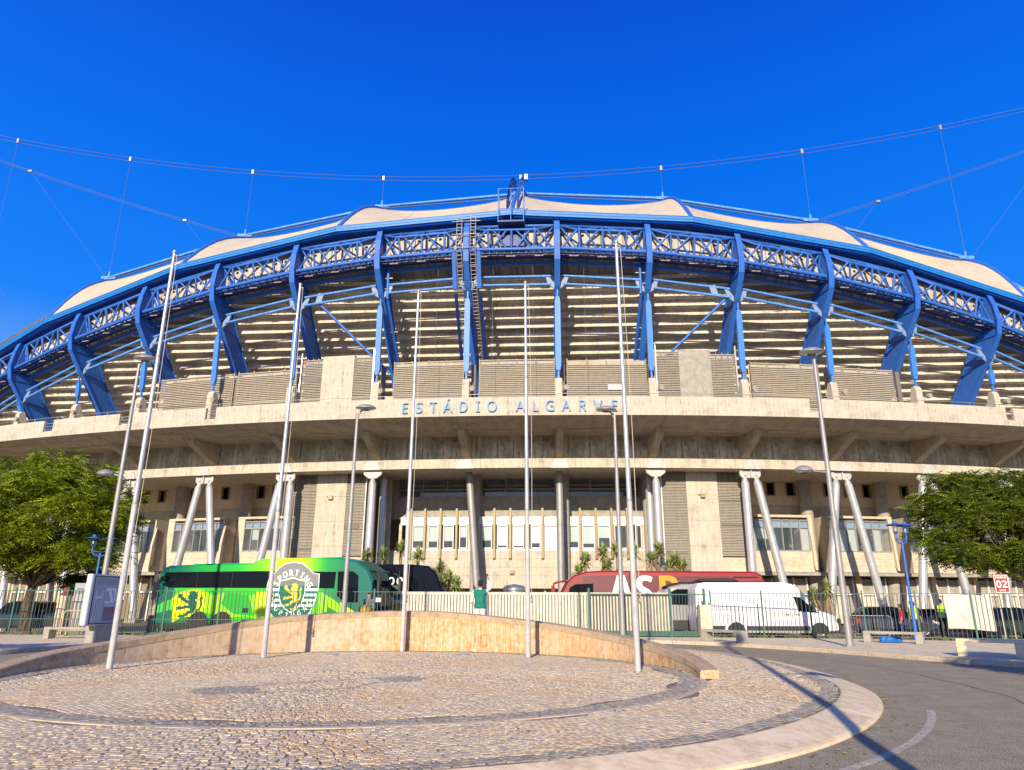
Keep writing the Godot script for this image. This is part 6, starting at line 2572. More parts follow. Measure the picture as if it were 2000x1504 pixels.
func vans() -> void:
	var wm := mat(lin(.8, .8, .8), .3)
	wm.clearcoat_enabled = true
	var t := thing("white_van", "white panel van parked along the right fence, nose to the right", "van", Vector3(8.98, 0, -37.15), -.02)
	var m := MB.new()
	m.prism(V2([.04, .36, 0, 1.2, .06, 2.3, .2, 2.55, .5, 2.61, 4.3, 2.62, 4.75, 2.54, 5.1, 2.3, 5.45, 1.85, 5.95, 1.32, 6.45, 1.14, 6.72, .95, 6.85, .7, 6.86, .34, 6.6, .28, .3, .28]), Transform3D(), -.99, .99, .13)
	part("body", m.done(), wm, t)
	panel("door_glass", [4.72, 1.96, 5.05, 1.93, 5.5, 1.52, 5.86, 1.2, 4.92, 1.27, 4.85, 1.5], .99, .008, M.glass_dark, t)
	m = MB.new()
	m.prism(V2([4.95, 2.38, 5.12, 2.3, 5.47, 1.86, 5.97, 1.34, 5.88, 1.3, 5.4, 1.8, 4.95, 2.3]), Transform3D(), -.84, .84)
	part("windscreen", m.done(), M.glass_dark, t)
	panel("rub_strip", [.7, .4, 1.3, .4, 1.35, .6, .7, .6], .99, .014, M.trim, t)
	panel("rub_strip", [2.35, .4, 5.4, .4, 5.4, .6, 2.35, .6], .99, .014, M.trim, t)
	panel("bumper", [6.3, .26, 6.9, .3, 6.9, .95, 6.75, .98, 6.66, .6, 6.4, .5], .9, .06, M.trim, t)
	m = MB.new()
	m.prism(V2([6.7, .28, 6.9, .32, 6.9, .8, 6.78, .95, 6.6, .9]), Transform3D(), -.9, .9)
	part("grille", m.done(), M.trim, t)
	for x in [.35, 3.05, 4.62]:
		panel("panel_gap", [x, .65, x + .012, .65, x + .012, 2.35, x, 2.35], .99, .003, M.trim, t)
	panel("sliding_rail", [.6, 1.32, 2.9, 1.32, 2.9, 1.36, .6, 1.36], .99, .008, mat(lin(.5, .5, .5), .5), t)
	for x in [4.25, 4.75]:
		panel("door_handle", [x, 1.1, x + .2, 1.1, x + .2, 1.14, x, 1.14], .99, .03, M.trim, t)
	panel("headlight", [6.42, .98, 6.66, .9, 6.75, .94, 6.5, 1.12], .9, .09, M.head_light, t)
	panel("tail_light", [.02, 1.0, .1, 1.0, .1, 1.5, .04, 1.5], .98, .016, M.red_light, t)
	for s in [-1, 1]:
		m = MB.new()
		m.beam(Vector3(5.55, 1.4, .95 * s), Vector3(5.6, 1.45, 1.12 * s), .05, .05)
		m.prism(V2([5.5, 1.3, 5.68, 1.3, 5.66, 1.66, 5.52, 1.66]), Transform3D(), 1.1 * s - .09, 1.1 * s + .09, .03)
		part("mirror", m.done(), M.trim, t)
	for x in [1.88, 5.85]:
		arch(t, x, .36, .988)
		wheel(t, x, .35, .97, .22)
	# silver minibus behind
	var sm := mat(lin(.42, .42, .42), .3, .4)
	t = thing("silver_minibus", "silver minibus with dark roof and dark windows, half hidden by the white van", "minibus", Vector3(7.7, 0, -40.4), .0)
	m = MB.new()
	m.prism(V2([.05, .4, 0, .9, .1, 1.5, .4, 2.2, .75, 2.5, 1.4, 2.66, 5.6, 2.7, 6.2, 2.3, 6.8, 1.4, 7.3, 1.15, 7.4, .5, 7.2, .3, .3, .3]), Transform3D(), -1.0, 1.0, .12)
	part("body", m.done(), sm, t)
	m = MB.new()
	m.prism(V2([.55, 2.46, 1.3, 2.7, 5.7, 2.76, 5.9, 2.68, 5.6, 2.64, 1.4, 2.6]), Transform3D(), -.97, .97, .04)
	part("roof_skin", m.done(), M.black, t)
	m = MB.new()
	m.prism(V2([2.3, 2.74, 2.6, 2.9, 4.3, 2.93, 4.6, 2.76]), Transform3D(), -.6, .6, .06)
	part("air_conditioner", m.done(), M.trim, t)
	panel("side_glass", [.5, 1.55, 5.9, 1.5, 5.5, 2.36, 1.1, 2.34, .75, 2.2], 1.0, .01, M.glass_dark, t)
	panel("lower_trim", [.1, .36, 7.2, .36, 7.2, .75, .05, .78], 1.0, .012, M.trim, t)
	panel("chrome_strip", [.9, 1.2, 2.2, 1.2, 2.2, 1.23, .9, 1.23], 1.0, .014, M.rim, t)
	panel("tail_light", [.0, .95, .22, .95, .26, 1.25, .06, 1.25], .98, .03, M.red_light, t)
	for x in [1.6, 5.9]:
		arch(t, x, .36, 1.0)
		wheel(t, x, .35, .98, .22)


func car(label: String, at: Vector3, turn: float, paint: Color, tall := 1.45) -> void:
	var t := thing("parked_car", label, "car", at, turn, "cars parked behind the fence")
	var pm := mat(paint, .22)
	pm.clearcoat_enabled = true
	var k := tall / 1.45
	var m := MB.new()
	m.prism(V2([.05, .3, -.02, .6, .05, .88, .35, .95, 2.9, .95, 3.75, .84, 4.18, .66, 4.22, .4, 4.1, .26, .3, .24]), Transform3D(Basis.from_scale(Vector3(1, k, 1)), Vector3.ZERO), -.86, .86, .12)
	part("body", m.done(), pm, t)
	# cabin, narrower towards the roof
	m = MB.new()
	var low := [Vector2(.18, .94), Vector2(3.05, .94)]
	var prof := [[.2, .93, .8], [.62, 1.36, .6], [1.0, 1.44, .58], [2.0, 1.45, .58], [2.4, 1.38, .6], [3.1, .93, .8]]
	for e in prof.size() - 1:
		var a: Array = prof[e]
		var b: Array = prof[e + 1]
		m.quad(Vector3(a[0], a[1] * k, a[2]), Vector3(b[0], b[1] * k, b[2]), Vector3(b[0], b[1] * k, -b[2]), Vector3(a[0], a[1] * k, -a[2]))
	part("roof", m.done(), pm, t)
	m = MB.new()
	for s in [1, -1]:
		var p := []
		for e in prof:
			p.append(Vector3(e[0], e[1] * k - .02, s * (e[2] - .005)))
		for e in p.size() - 2:
			if s > 0:
				m.tri(p[0], p[e + 2], p[e + 1])
			else:
				m.tri(p[0], p[e + 1], p[e + 2])
	part("side_glass", m.done(), M.glass_dark, t)
	m = MB.new()
	for e in [[0, 1], [4, 5]]:
		var a: Array = prof[e[0]]
		var b: Array = prof[e[1]]
		m.quad(Vector3(a[0], a[1] * k + .012, a[2] * .93), Vector3(b[0], b[1] * k + .012, b[2] * .93), Vector3(b[0], b[1] * k + .012, -b[2] * .93), Vector3(a[0], a[1] * k + .012, -a[2] * .93))
	part("windscreen", m.done(), M.glass_dark, t)
	for x in [1.5, 2.35]:
		panel("door_gap", [x, .35 * k, x + .012, .35 * k, x + .012, .93 * k, x, .93 * k], .86, .002, M.trim, t)
		panel("door_handle", [x - .35, .8 * k, x - .18, .8 * k, x - .18, .83 * k, x - .35, .83 * k], .86, .02, pm, t)
	panel("headlight", [3.85, .62 * k, 4.17, .58 * k, 4.15, .7 * k, 3.85, .8 * k], .8, .03, M.head_light, t)
	panel("tail_light", [.0, .62 * k, .22, .65 * k, .22, .85 * k, .03, .85 * k], .82, .03, M.red_light, t)
	m = MB.new()
	m.box(Vector3(4.21, .42 * k, 0), Vector3(.02, .11, .5))
	m.box(Vector3(-.02, .55 * k, 0), Vector3(.02, .11, .5))
	part("number_plate", m.done(), M.white, t)
	for s in [-1, 1]:
		m = MB.new()
		m.prism(V2([2.72, .95 * k, 2.86, .95 * k, 2.84, 1.08 * k, 2.74, 1.08 * k]), Transform3D(), s * .95 - .09, s * .95 + .09, .03)
		part("mirror", m.done(), pm, t)
	for x in [.78, 3.4]:
		arch(t, x, .32, .858)
		wheel(t, x, .31, .85, .2)


func cars() -> void:
	car("dark blue car under the left tree, behind the fence", Vector3(-26.6, 0, -39.2), -.05, lin(.008, .02, .06), 1.6)
	car("dark blue car parked between the lantern and the right street lamp", Vector3(18.4, 0, -40.6), -.1, lin(.008, .018, .06), 1.5)
	car("black car parked behind the two yellow vests", Vector3(21.8, 0, -41.5), -.35, lin(.004, .004, .005), 1.4)
	car("dark green car under the right tree, beside the white tarpaulin", Vector3(22.1, 0, -35.9), .15, lin(.012, .03, .025), 1.5)


# ---------------------------------------------------------------- people

func sdf_into(m: MB, bones: Array, cell: float, tint: Callable) -> void:
	# tapered capsules joined smoothly, meshed as surface nets
	var lo := Vector3.ONE * 1e9
	var hi := -lo
	for b in bones:
		for e in 2:
			var r: float = b[2 + e] + cell * 3
			lo = lo.min(b[e] - Vector3.ONE * r)
			hi = hi.max(b[e] + Vector3.ONE * r)
	var n := Vector3i(((hi - lo) / cell).ceil()) + Vector3i.ONE
	var acc := PackedFloat32Array()
	acc.resize(n.x * n.y * n.z)
	acc.fill(0.0)
	var sharp := 1.1 / cell
	for b in bones:
		var a: Vector3 = b[0]
		var d: Vector3 = b[1] - a
		var dd := maxf(d.length_squared(), 1e-9)
		var mr: float = maxf(b[2], b[3]) + cell * 3
		var i0 := Vector3i(((a.min(b[1]) - Vector3.ONE * mr - lo) / cell).floor()).clamp(Vector3i.ZERO, n - Vector3i.ONE)
		var i1 := Vector3i(((a.max(b[1]) + Vector3.ONE * mr - lo) / cell).ceil()).clamp(Vector3i.ZERO, n - Vector3i.ONE)
		for z in range(i0.z, i1.z + 1):
			for y in range(i0.y, i1.y + 1):
				var row := (z * n.y + y) * n.x
				for x in range(i0.x, i1.x + 1):
					var p := lo + Vector3(x, y, z) * cell
					var u := clampf((p - a).dot(d) / dd, 0.0, 1.0)
					var dist: float = (p - a - d * u).length() - lerpf(b[2], b[3], u)
					if dist < cell * 3:
						acc[row + x] += exp(-dist * sharp)
	var idx := PackedInt32Array()
	idx.resize(acc.size())
	idx.fill(-1)
	var verts := []
	for z in n.z - 1:
		for y in n.y - 1:
			for x in n.x - 1:
				var base := (z * n.y + y) * n.x + x
				var ins := 0
				var v := []
				for e in 8:
					var q := acc[base + (e & 1) + ((e >> 1) & 1) * n.x + ((e >> 2) & 1) * n.x * n.y]
					v.append(q)
					if q > 1.0:
						ins += 1
				if ins == 0 or ins == 8:
					continue
				var s := Vector3.ZERO
				var c := 0
				for e in [[0, 1], [2, 3], [4, 5], [6, 7], [0, 2], [1, 3], [4, 6], [5, 7], [0, 4], [1, 5], [2, 6], [3, 7]]:
					var f0: float = -log(maxf(v[e[0]], 1e-4))
					var f1: float = -log(maxf(v[e[1]], 1e-4))
					if (f0 < 0) != (f1 < 0):
						var u := f0 / (f0 - f1)
						var p0 := Vector3(e[0] & 1, (e[0] >> 1) & 1, (e[0] >> 2) & 1)
						var p1 := Vector3(e[1] & 1, (e[1] >> 1) & 1, (e[1] >> 2) & 1)
						s += p0.lerp(p1, u)
						c += 1
				idx[base] = verts.size()
				verts.append(lo + (Vector3(x, y, z) + s / c) * cell)
	m.st.set_smooth_group(1)
	var sx := 1
	var sy := n.x
	var sz := n.x * n.y
	for z in range(1, n.z - 1):
		for y in range(1, n.y - 1):
			for x in range(1, n.x - 1):
				var base := (z * n.y + y) * n.x + x
				var here := acc[base] > 1.0
				for ax in 3:
					var st: int = [sx, sy, sz][ax]
					if here == (acc[base + st] > 1.0):
						continue
					var u: int = [sy, sz, sx][ax]
					var w: int = [sz, sx, sy][ax]
					var q := [idx[base - u - w], idx[base - w], idx[base], idx[base - u]]
					if q.has(-1):
						continue
					if not here:
						q.reverse()
					for t in [[0, 2, 1], [0, 3, 2]]:
						for e in t:
							var p: Vector3 = verts[q[e]]
							m.st.set_color(tint.call(p))
							m.v(p)


func person(label: String, at: Vector3, turn: float, o: Dictionary) -> Node3D:
	var t := thing("person", label, "person", at, turn)
	var skin := Color(.42, .24, .15)
	var top: Color = o.top
	var sleeve: Color = o.get("sleeve", top)
	var leg: Color = o.legs
	var hair: Color = o.get("hair", Color(.015, .011, .009))
	var H: float = o.get("h", 1.75) / 1.75
	var lean: float = o.get("lean", 0.0)
	var sh := Vector3(0, 1.41, lean)
	var bones := []
	var hip := Vector3(0, .95, 0)
	for s in [-1, 1]:
		var hx := Vector3(.095 * s, .92, 0)
		var kn: Vector3 = hx + Vector3(.01 * s, -.43, .03 + float(o.get("stride", 0.0)) * s)
		var an: Vector3 = kn + Vector3(0, -.42, -.03 + float(o.get("stride", 0.0)) * .7 * s)
		bones.append([hx, kn, .09, .062])
		bones.append([kn, an, .06, .042])
		bones.append([an + Vector3(0, -.03, -.03), an + Vector3(.02 * s, -.045, .16), .042, .032])
		bones.append([Vector3(.075 * s, .93, 0), Vector3(.06 * s, 1.12, lean * .5), .105, .1])
		bones.append([Vector3(.06 * s, 1.1, lean * .5), Vector3(.09 * s, 1.34, lean), .1, .1])
		bones.append([Vector3(.08 * s, 1.36, lean), Vector3(.17 * s, 1.4, lean), .09, .068])
		var el: Vector3 = o.get("elbow_l" if s < 0 else "elbow_r", Vector3(.25 * s, 1.13, -.03))
		var ha: Vector3 = o.get("hand_l" if s < 0 else "hand_r", Vector3(.27 * s, .88, .06))
		bones.append([Vector3(.19 * s, 1.4, lean), el, .06, .048])
		bones.append([el, ha, .046, .034])
	bones.append([Vector3(0, 1.4, lean), Vector3(0, 1.54, lean + .01), .062, .055])
	var tint := func(p: Vector3) -> Color:
		# sleeves and hands are told by their distance from the arms
		for s in [-1, 1]:
			var el: Vector3 = o.get("elbow_l" if s < 0 else "elbow_r", Vector3(.25 * s, 1.13, -.03))
			var ha: Vector3 = o.get("hand_l" if s < 0 else "hand_r", Vector3(.27 * s, .88, .06))
			var short: bool = o.get("short", false)
			for seg in [[Vector3(.21 * s, 1.4, lean), el, sleeve], [el, ha, skin if short else sleeve]]:
				var q := Geometry3D.get_closest_point_to_segment(p, seg[0], seg[1])
				if q.distance_to(p) < .068 and (absf(p.x) > .195 or p.y > 1.45 and absf(p.x) > .12 or p.z > .12):
					return seg[2]
		if p.y > 1.47:
			return skin if p.y > 1.5 else sleeve
		if p.y > float(o.get("hem", .9)):
			if o.get("vest", false):
				if (p.y > 1.08 and p.y < 1.13) or (p.y > .97 and p.y < 1.01):
					return Color(.6, .62, .6)
				if absf(p.x) > .185:
					return sleeve
			return top
		if p.y > float(o.get("hem", .9)) - .05 and o.has("band"):
			return o.band
		if p.y < .1:
			return Color(.03, .03, .03)
		return leg
	var m := MB.new()
	sdf_into(m, bones, .02, tint)
	# head on a finer grid
	var c := Vector3(0, 1.635, lean + .025)
	var hb := [[c + Vector3(0, .03, -.012), c + Vector3(0, -.03, .015), .083, .07], [c + Vector3(0, -.05, .03), c + Vector3(0, -.085, .04), .055, .042], [c + Vector3(0, .0, .085), c + Vector3(0, -.03, .098), .012, .016], [c + Vector3(-.03, -.058, .082), c + Vector3(.03, -.058, .082), .01, .01]]
	for s in [-1, 1]:
		hb.append([c + Vector3(.08 * s, .005, .0), c + Vector3(.083 * s, -.035, .005), .014, .01])
		hb.append([c + Vector3(.03 * s, .012, .074), c + Vector3(.032 * s, .012, .076), .011, .011])
	sdf_into(m, hb, .009, func(p: Vector3) -> Color:
		var q := p - c
		if q.z > .075 and absf(q.y - .012) < .008 and absf(absf(q.x) - .03) < .012:
			return Color(.03, .02, .015)
		if q.z > .08 and absf(q.y + .058) < .008:
			return Color(.3, .1, .08)
		return skin)
	# hands: palm, four curled fingers, thumb
	for s in [-1, 1]:
		var el: Vector3 = o.get("elbow_l" if s < 0 else "elbow_r", Vector3(.25 * s, 1.13, -.03))
		var ha: Vector3 = o.get("hand_l" if s < 0 else "hand_r", Vector3(.27 * s, .88, .06))
		var d := (ha - el).normalized()
		var side := d.cross(Vector3(s, .2, 0)).normalized()
		if side.length() < .5:
			side = Vector3(0, 0, 1)
		var nn: Vector3 = side.cross(d).normalized() * s
		var pb := []
		for k in 4:
			var w := side * (-.03 + .02 * k)
			pb.append([ha + w * .7, ha + d * .085 + w, .016, .014])
			var l: float = [.065, .08, .076, .056][k]
			var j: Vector3 = ha + d * (.085 + l * .5) + w * 1.1 + nn * .006
			pb.append([ha + d * .085 + w, j, .0105, .0095])
			pb.append([j, j + d * l * .35 + nn * l * .4, .0095, .008])
		pb.append([ha + d * .02 + side * -.03, ha + d * .06 + side * -.062 + nn * .015, .013, .011])
		pb.append([ha + d * .06 + side * -.062 + nn * .015, ha + d * .1 + side * -.066 + nn * .02, .011, .009])
		sdf_into(m, pb, .007, func(_p: Vector3) -> Color: return skin)
	part("body", m.done(), M.skin_tint, t)
	m = MB.new()
	sdf_into(m, [[c + Vector3(0, .045, -.02), c + Vector3(0, -.01, -.035), .086, .078], [c + Vector3(-.03, .075, .03), c + Vector3(.03, .08, .03), .04, .04]], .012, func(_p: Vector3) -> Color: return hair)
	part("hair", m.done(), M.skin_tint, t)
	for n in t.get_children():
		n.scale = Vector3.ONE * H
	return t


func people() -> void:
	var white := Color(.75, .74, .72)
	person("man seen from behind in a green jacket with white sleeves, holding up a phone", Vector3(-1.07, .5, -25.75), PI - .1, {"top": Color(.0, .17, .11), "sleeve": white, "legs": Color(.7, .69, .66), "h": 1.86, "hem": .87, "band": white,
		"elbow_r": Vector3(.3, 1.1, .06), "hand_r": Vector3(.2, .95, .22), "elbow_l": Vector3(-.29, 1.5, .16), "hand_l": Vector3(-.24, 1.76, .22)})
	var m := MB.new()
	m.prism(PackedVector2Array([Vector2(-.037, -.075), Vector2(.037, -.075), Vector2(.037, .075), Vector2(-.037, .075)]), Transform3D(), -.004, .004, .002)
	m.box(Vector3(.015, .045, .006), Vector3(.025, .03, .004))
	var ph := part_top("phone", m.done(), M.black, Vector3(-.845, 2.52, -26.0))
	ph.rotation.y = -.1
	tag(ph, "black phone held up by the man in the green jacket", "phone")
	person("steward in a yellow vest, left of two, walking with head bare", Vector3(20.15, 0, -37.4), 2.4, {"top": Color(.55, .7, .02), "sleeve": Color(.02, .02, .022), "legs": Color(.012, .012, .014), "vest": true, "short": true, "stride": .09, "hem": .92})
	person("steward in a yellow-green vest standing beside the white tarpaulin", Vector3(19.75, .139, -34.3), 2.9, {"top": Color(.32, .6, .03), "sleeve": Color(.02, .02, .022), "legs": Color(.012, .012, .014), "vest": true, "h": 1.72, "hem": .92})
	person("person in a red shirt and blue jeans behind the blue lantern", Vector3(20.1, 0, -38.6), -2.0, {"top": Color(.5, .015, .03), "legs": Color(.03, .06, .16), "h": 1.62, "short": true})
	person("man in a grey shirt standing at the front of the green coach", Vector3(-6.95, .3, -36.4), .5, {"top": Color(.16, .16, .17), "legs": Color(.03, .03, .035), "short": true, "elbow_r": Vector3(.24, 1.16, .08), "hand_r": Vector3(.1, 1.08, .27), "elbow_l": Vector3(-.25, 1.15, .06), "hand_l": Vector3(-.08, 1.04, .28)})
	m = MB.new()
	m.prism(PackedVector2Array([Vector2(-.6, 0), Vector2(.6, 0), Vector2(.6, .3), Vector2(-.6, .3)]), Transform3D(), -.4, .4, .02)
	var st := part_top("boarding_step", m.done(), M.trim, Vector3(-6.95, 0, -36.45))
	tag(st, "dark boarding step under the man in grey at the green coach", "step")
	m = MB.new()
	m.lathe(Vector3.ZERO, [Vector2(.2, 0), Vector2(.3, .05), Vector2(.34, .25), Vector2(.3, .42), Vector2(.16, .52), Vector2(0, .55)], 16)
	m.tube(Vector3(-.08, .52, 0), Vector3(.08, .52, 0), .025, .025, 6)
	var yb := part_top("kit_bag", m.done(), mat(lin(.4, .26, .03), .6), Vector3(-7.02, .95, -35.95))
	tag(yb, "rounded mustard yellow kit bag in front of the man in grey", "bag")
	m = MB.new()
	m.prism(PackedVector2Array([Vector2(-.3, 0), Vector2(.3, 0), Vector2(.3, .95), Vector2(-.3, .95)]), Transform3D(), -.25, .25, .02)
	var cr := part_top("equipment_case", m.done(), M.trim, Vector3(-7.02, 0, -35.95))
	tag(cr, "dark equipment case under the mustard kit bag", "case")
	m = MB.new()
	m.box(Vector3.ZERO, Vector3(.25, .19, .01))
	m.box(Vector3(0, .02, .008), Vector3(.12, .08, .006))
	var np := part_top("notice_plate", m.done(), mat(lin(.5, .5, .5), .5), Vector3(-6.18, 1.72, -34.66))
	tag(np, "small pale notice plate on the left fence near the coach's nose", "plate")


# ---------------------------------------------------------------- trees and plants

func leaf_spray(n: int, l: float, sd: int) -> ArrayMesh:
	# a drooping stalk with leaflets in pairs
	var r := RandomNumberGenerator.new()
	r.seed = sd
	var m := MB.new()
	for k in n:
		var u := (k + .6) / n
		var c := Vector3(u * l, -.28 * u * u * l, 0)
		for s in [-1, 1]:
			var d := Vector3(.45, -.15 + r.randf_range(-.25, .2), s * (.9 - .3 * u)).normalized()
			var ll := l * .34 * (1.0 - .45 * u) * r.randf_range(.85, 1.15)
			var w := Vector3(1, r.randf_range(-.3, .3), 0).normalized() * ll * .27
			var tip := c + d * ll + Vector3(0, -.05 * ll, 0)
			var mid := c + d * ll * .5
			m.tri(c, mid + w, tip)
			m.tri(c, tip, mid - w)
	return m.done()


func tree(called: String, label: String, at: Vector3, base_r: float, top_at: Vector3, rad: Vector3, clumps: int, sprays: int, bark: Material, c0: Color, c1: Color, sd: int, group := "") -> void:
	var r := RandomNumberGenerator.new()
	r.seed = sd
	var t := thing(called, label, "tree", at, 0, group)
	var m := MB.new()
	var fork := Vector3(0, top_at.y - rad.y * .95, 0) + Vector3(top_at.x - at.x, 0, top_at.z - at.z) * .25
	var p := Vector3.ZERO
	var steps := 6
	for k in steps:
		var u := float(k + 1) / steps
		var q := fork * u + Vector3(sin(u * 5.0 + sd) * .08, 0, cos(u * 4.0 + sd) * .06)
		m.tube(p, q, lerpf(base_r * (1.25 if k == 0 else 1.0), base_r * .72, float(k) / steps), lerpf(base_r, base_r * .72, u), 10, false)
		p = q
	part("trunk", m.done(), bark, t)
	var centres := []
	for k in clumps:
		var d := Vector3.ZERO
		while d.length() < .1 or d.length() > 1.0:
			d = Vector3(r.randf_range(-1, 1), r.randf_range(-1, 1), r.randf_range(-1, 1))
		d = d.normalized() * pow(r.randf_range(.12, 1.0), .4)
		if d.y < -.55:
			d.y *= .75
		centres.append(top_at - at + d * rad * Vector3(1, 1, 1))
	m = MB.new()
	for k in centres.size():
		if k % 2 == 0:
			continue
		var e: Vector3 = centres[k]
		var a := p
		var prev := base_r * .28
		for s in 4:
			var u := (s + 1) / 4.0
			var b := p.lerp(e, u) + Vector3(r.randf_range(-.12, .12), .35 * sin(PI * u) * -.3, r.randf_range(-.12, .12))
			m.tube(a, b, prev, maxf(.015, prev * .62), 6, false)
			prev = maxf(.015, prev * .62)
			a = b
	part("limbs", m.done(), bark, t)
	var meshes := [leaf_spray(6, .62, sd), leaf_spray(5, .5, sd + 1)]
	for v in 2:
		var mm := MultiMesh.new()
		mm.transform_format = MultiMesh.TRANSFORM_3D
		mm.use_colors = true
		mm.mesh = meshes[v]
		mm.instance_count = clumps * sprays / 2
		var n := 0
		for k in clumps:
			var c: Vector3 = centres[k]
			var cr := r.randf_range(.45, 1.15) * minf(rad.x, rad.y) * .28
			var shade := r.randf()
			for s in sprays / 2:
				var d := Vector3(r.randfn(), r.randfn() * .8 + .25, r.randfn()).normalized()
				var pos := c + d * cr * Vector3(1.25, .75, 1.25) * pow(r.randf(), .4)
				var yaw := atan2(-d.z, d.x) + r.randf_range(-.7, .7)
				var tf := Transform3D(Basis(Vector3.UP, yaw) * Basis(Vector3(0, 0, 1), r.randf_range(-.5, .5)) * Basis(Vector3(1, 0, 0), r.randf_range(-.6, .6)), pos)
				tf.basis = tf.basis.scaled_local(Vector3.ONE * r.randf_range(.75, 1.25))
				mm.set_instance_transform(n, tf)
				mm.set_instance_color(n, c0.lerp(c1, clampf(shade * .6 + r.randf() * .5, 0, 1)))
				n += 1
		var mi := MultiMeshInstance3D.new()
		mi.multimesh = mm
		mi.material_override = M.leaf
		mi.name = "crown" if v == 0 else "crown_001"
		mi.set_meta("kind", "stuff")
		t.add_child(mi)


func yucca(label: String, at: Vector3, heads: Array, trunk_r: float, leaf_l: float, sd: int, skirt := false) -> void:
	var r := RandomNumberGenerator.new()
	r.seed = sd
	var t := thing("yucca", label, "yucca", at, 0, "yuccas planted along the stadium front")
	var m := MB.new()
	for h in heads:
		var b := Vector3(h.x * .3, 0, h.z * .3)
		m.tube(b, h, trunk_r, trunk_r * .7, 9)
	part("trunk", m.done(), M.bark_pale, t)
	for h in heads:
		m = MB.new()
		for k in 170:
			var el := lerpf(-1.0 if skirt else -.75, 1.5, pow(r.randf(), .8))
			var a := r.randf() * TAU
			var d := Vector3(cos(a) * cos(el), sin(el), sin(a) * cos(el))
			var s := Vector3(-sin(a), 0, cos(a)) * .044
			var l := leaf_l * r.randf_range(.8, 1.1)
			var p0: Vector3 = h + Vector3(0, r.randf_range(-.35, .05), 0)
			var p1 := p0 + d * l * .55
			var p2 := p0 + d * l + Vector3(0, -.12 * l, 0)
			var c := Color(.17, .23, .06).lerp(Color(.4, .44, .16), r.randf())
			if el < -.5:
				c = Color(.4, .27, .1)
			m.st.set_color(c)
			m.quad(p0 - s * .8, p0 + s * .8, p1 + s, p1 - s)
			m.tri(p1 - s, p1 + s, p2)
		part("leaf_crown", m.done(), M.leaf, t)
		if skirt:
			m = MB.new()
			for k in 50:
				var a := r.randf() * TAU
				var s := Vector3(-sin(a), 0, cos(a)) * .03
				var p0: Vector3 = h + Vector3(cos(a) * .1, -.1 - r.randf() * .5, sin(a) * .1)
				m.st.set_color(Color(.33, .22, .09).lerp(Color(.5, .38, .2), r.randf()))
				m.tri(p0 - s, p0 + s, p0 + Vector3(cos(a) * .3, -.9 - r.randf() * .5, sin(a) * .3))
			part("dry_skirt", m.done(), M.leaf, t)


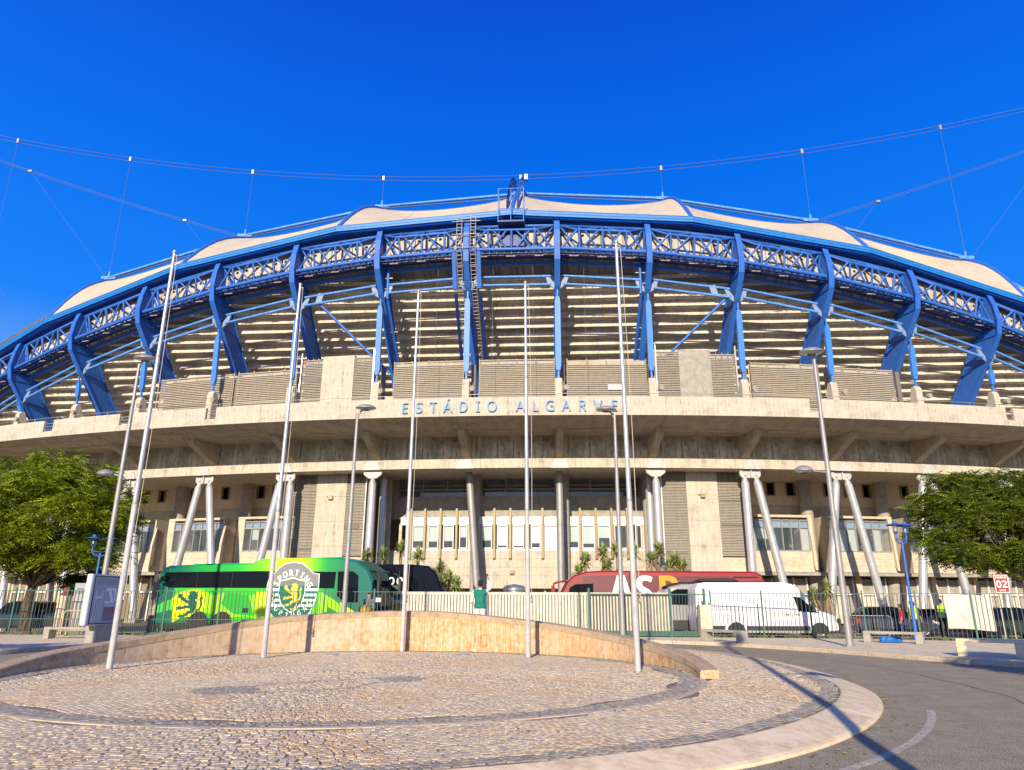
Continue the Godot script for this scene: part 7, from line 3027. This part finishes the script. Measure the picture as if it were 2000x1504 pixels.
func trees() -> void:
	tree("street_tree", "broad green tree with a dark thick trunk at the left edge, behind the fence", Vector3(-24.3, 0, -37.6), .3, Vector3(-24.1, 5.5, -37.4), Vector3(4.2, 3.4, 3.8), 120, 120, M.bark, Color(.075, .135, .006), Color(.34, .41, .014), 21, "trees behind the fence")
	tree("street_tree", "green tree with a pale slim trunk at the right edge, behind the fence", Vector3(25.0, 0, -35.6), .2, Vector3(23.8, 5.4, -35.9), Vector3(3.1, 2.8, 2.8), 84, 110, M.bark_pale, Color(.055, .095, .01), Color(.19, .24, .015), 34, "trees behind the fence")
	# low growth under the left tree
	tree("small_tree", "small dark shrub-like tree under the left tree's crown", Vector3(-21.9, 0, -38.6), .07, Vector3(-21.9, 2.5, -38.6), Vector3(1.0, .6, .8), 14, 60, M.bark, Color(.03, .06, .01), Color(.08, .12, .02), 5)
	var ys := [
		[Vector3(5.1, 0, -50.4), [Vector3(0, 4.45, 0), Vector3(-.45, 3.65, .2)], "leftmost yucca of the row above the red coach"],
		[Vector3(6.35, 0, -50.6), [Vector3(0, 5.05, 0), Vector3(.25, 4.05, .3)], "second yucca from the left above the red coach, two crowns stacked"],
		[Vector3(7.3, 0, -50.4), [Vector3(0, 5.10, 0)], "single-stemmed yucca, third from the left above the red coach"],
		[Vector3(8.5, 0, -50.4), [Vector3(0, 5.05, 0)], "single-stemmed yucca, fourth from the left above the red coach"],
		[Vector3(9.65, 0, -50.4), [Vector3(0, 4.55, 0), Vector3(.55, 5.15, 0)], "forked yucca just left of the rightmost one above the red coach"],
		[Vector3(11.2, 0, -50.3), [Vector3(0, 4.45, 0), Vector3(.45, 4.05, .2), Vector3(-.4, 4.15, .1)], "bushy yucca at the right end of the row above the red coach"],
		[Vector3(-10.0, 0, -50.6), [Vector3(0, 4.70, 0)], "leftmost small yucca above the green coach's roof"],
		[Vector3(-8.85, 0, -50.6), [Vector3(0, 4.80, 0)], "yucca above the gap between green and dark coaches"],
		[Vector3(-7.6, 0, -50.4), [Vector3(0, 5.15, 0)], "taller yucca beside the middle flagpole above the dark coach"],
		[Vector3(-6.4, 0, -50.4), [Vector3(0, 4.70, 0)], "yucca above the rear of the dark coach's windscreen"],
		[Vector3(-4.65, 0, -48.6), [Vector3(0, 3.70, 0), Vector3(.2, 2.80, .2)], "tall yucca right in front of the dark coach's nose"],
		[Vector3(-3.5, 0, -47.0), [Vector3(0, 2.70, 0), Vector3(-.5, 3.10, -.3)], "low yucca right of the dark coach, next to the grey column"]]
	var k := 0
	for y in ys:
		yucca(y[2], y[0], y[1], .15, .8, 40 + k)
		k += 1
	yucca("yucca with a skirt of dry hanging leaves between the white van and the right lamp", Vector3(18.55, 0, -43.5), [Vector3(0, 2.55, 0), Vector3(-.9, 2.1, .2)], .2, .7, 77, true)


# ---------------------------------------------------------------- things outside the frame whose shadows fall into it

func outside() -> void:
	lamp("street_lamp", Vector3(2.5, .0, -.2), 12.0, Vector3(.2, 0, .1), 6.9, .95, "street lamp beside the viewer that casts the long shadow over the island")
	lamp("street_lamp", Vector3(-18.2, .0, -13.6), 11.0, Vector3(.2, 0, .1), 0.0, 0, "street lamp left of the picture that casts a shadow on the left pavement")
	tree("kerb_tree", "round tree right of the picture that shades the kerb", Vector3(12.6, 0, -10.0), .14, Vector3(12.9, 4.4, -10.3), Vector3(2.3, 1.25, 1.9), 40, 70, M.bark_pale, Color(.045, .085, .01), Color(.15, .2, .015), 61)
	tree("kerb_tree", "round tree left of the picture that shades the pavement", Vector3(-19.6, 0, -15.0), .14, Vector3(-19.8, 4.4, -15.2), Vector3(1.7, .8, 1.2), 14, 60, M.bark_pale, Color(.045, .085, .01), Color(.15, .2, .015), 62)
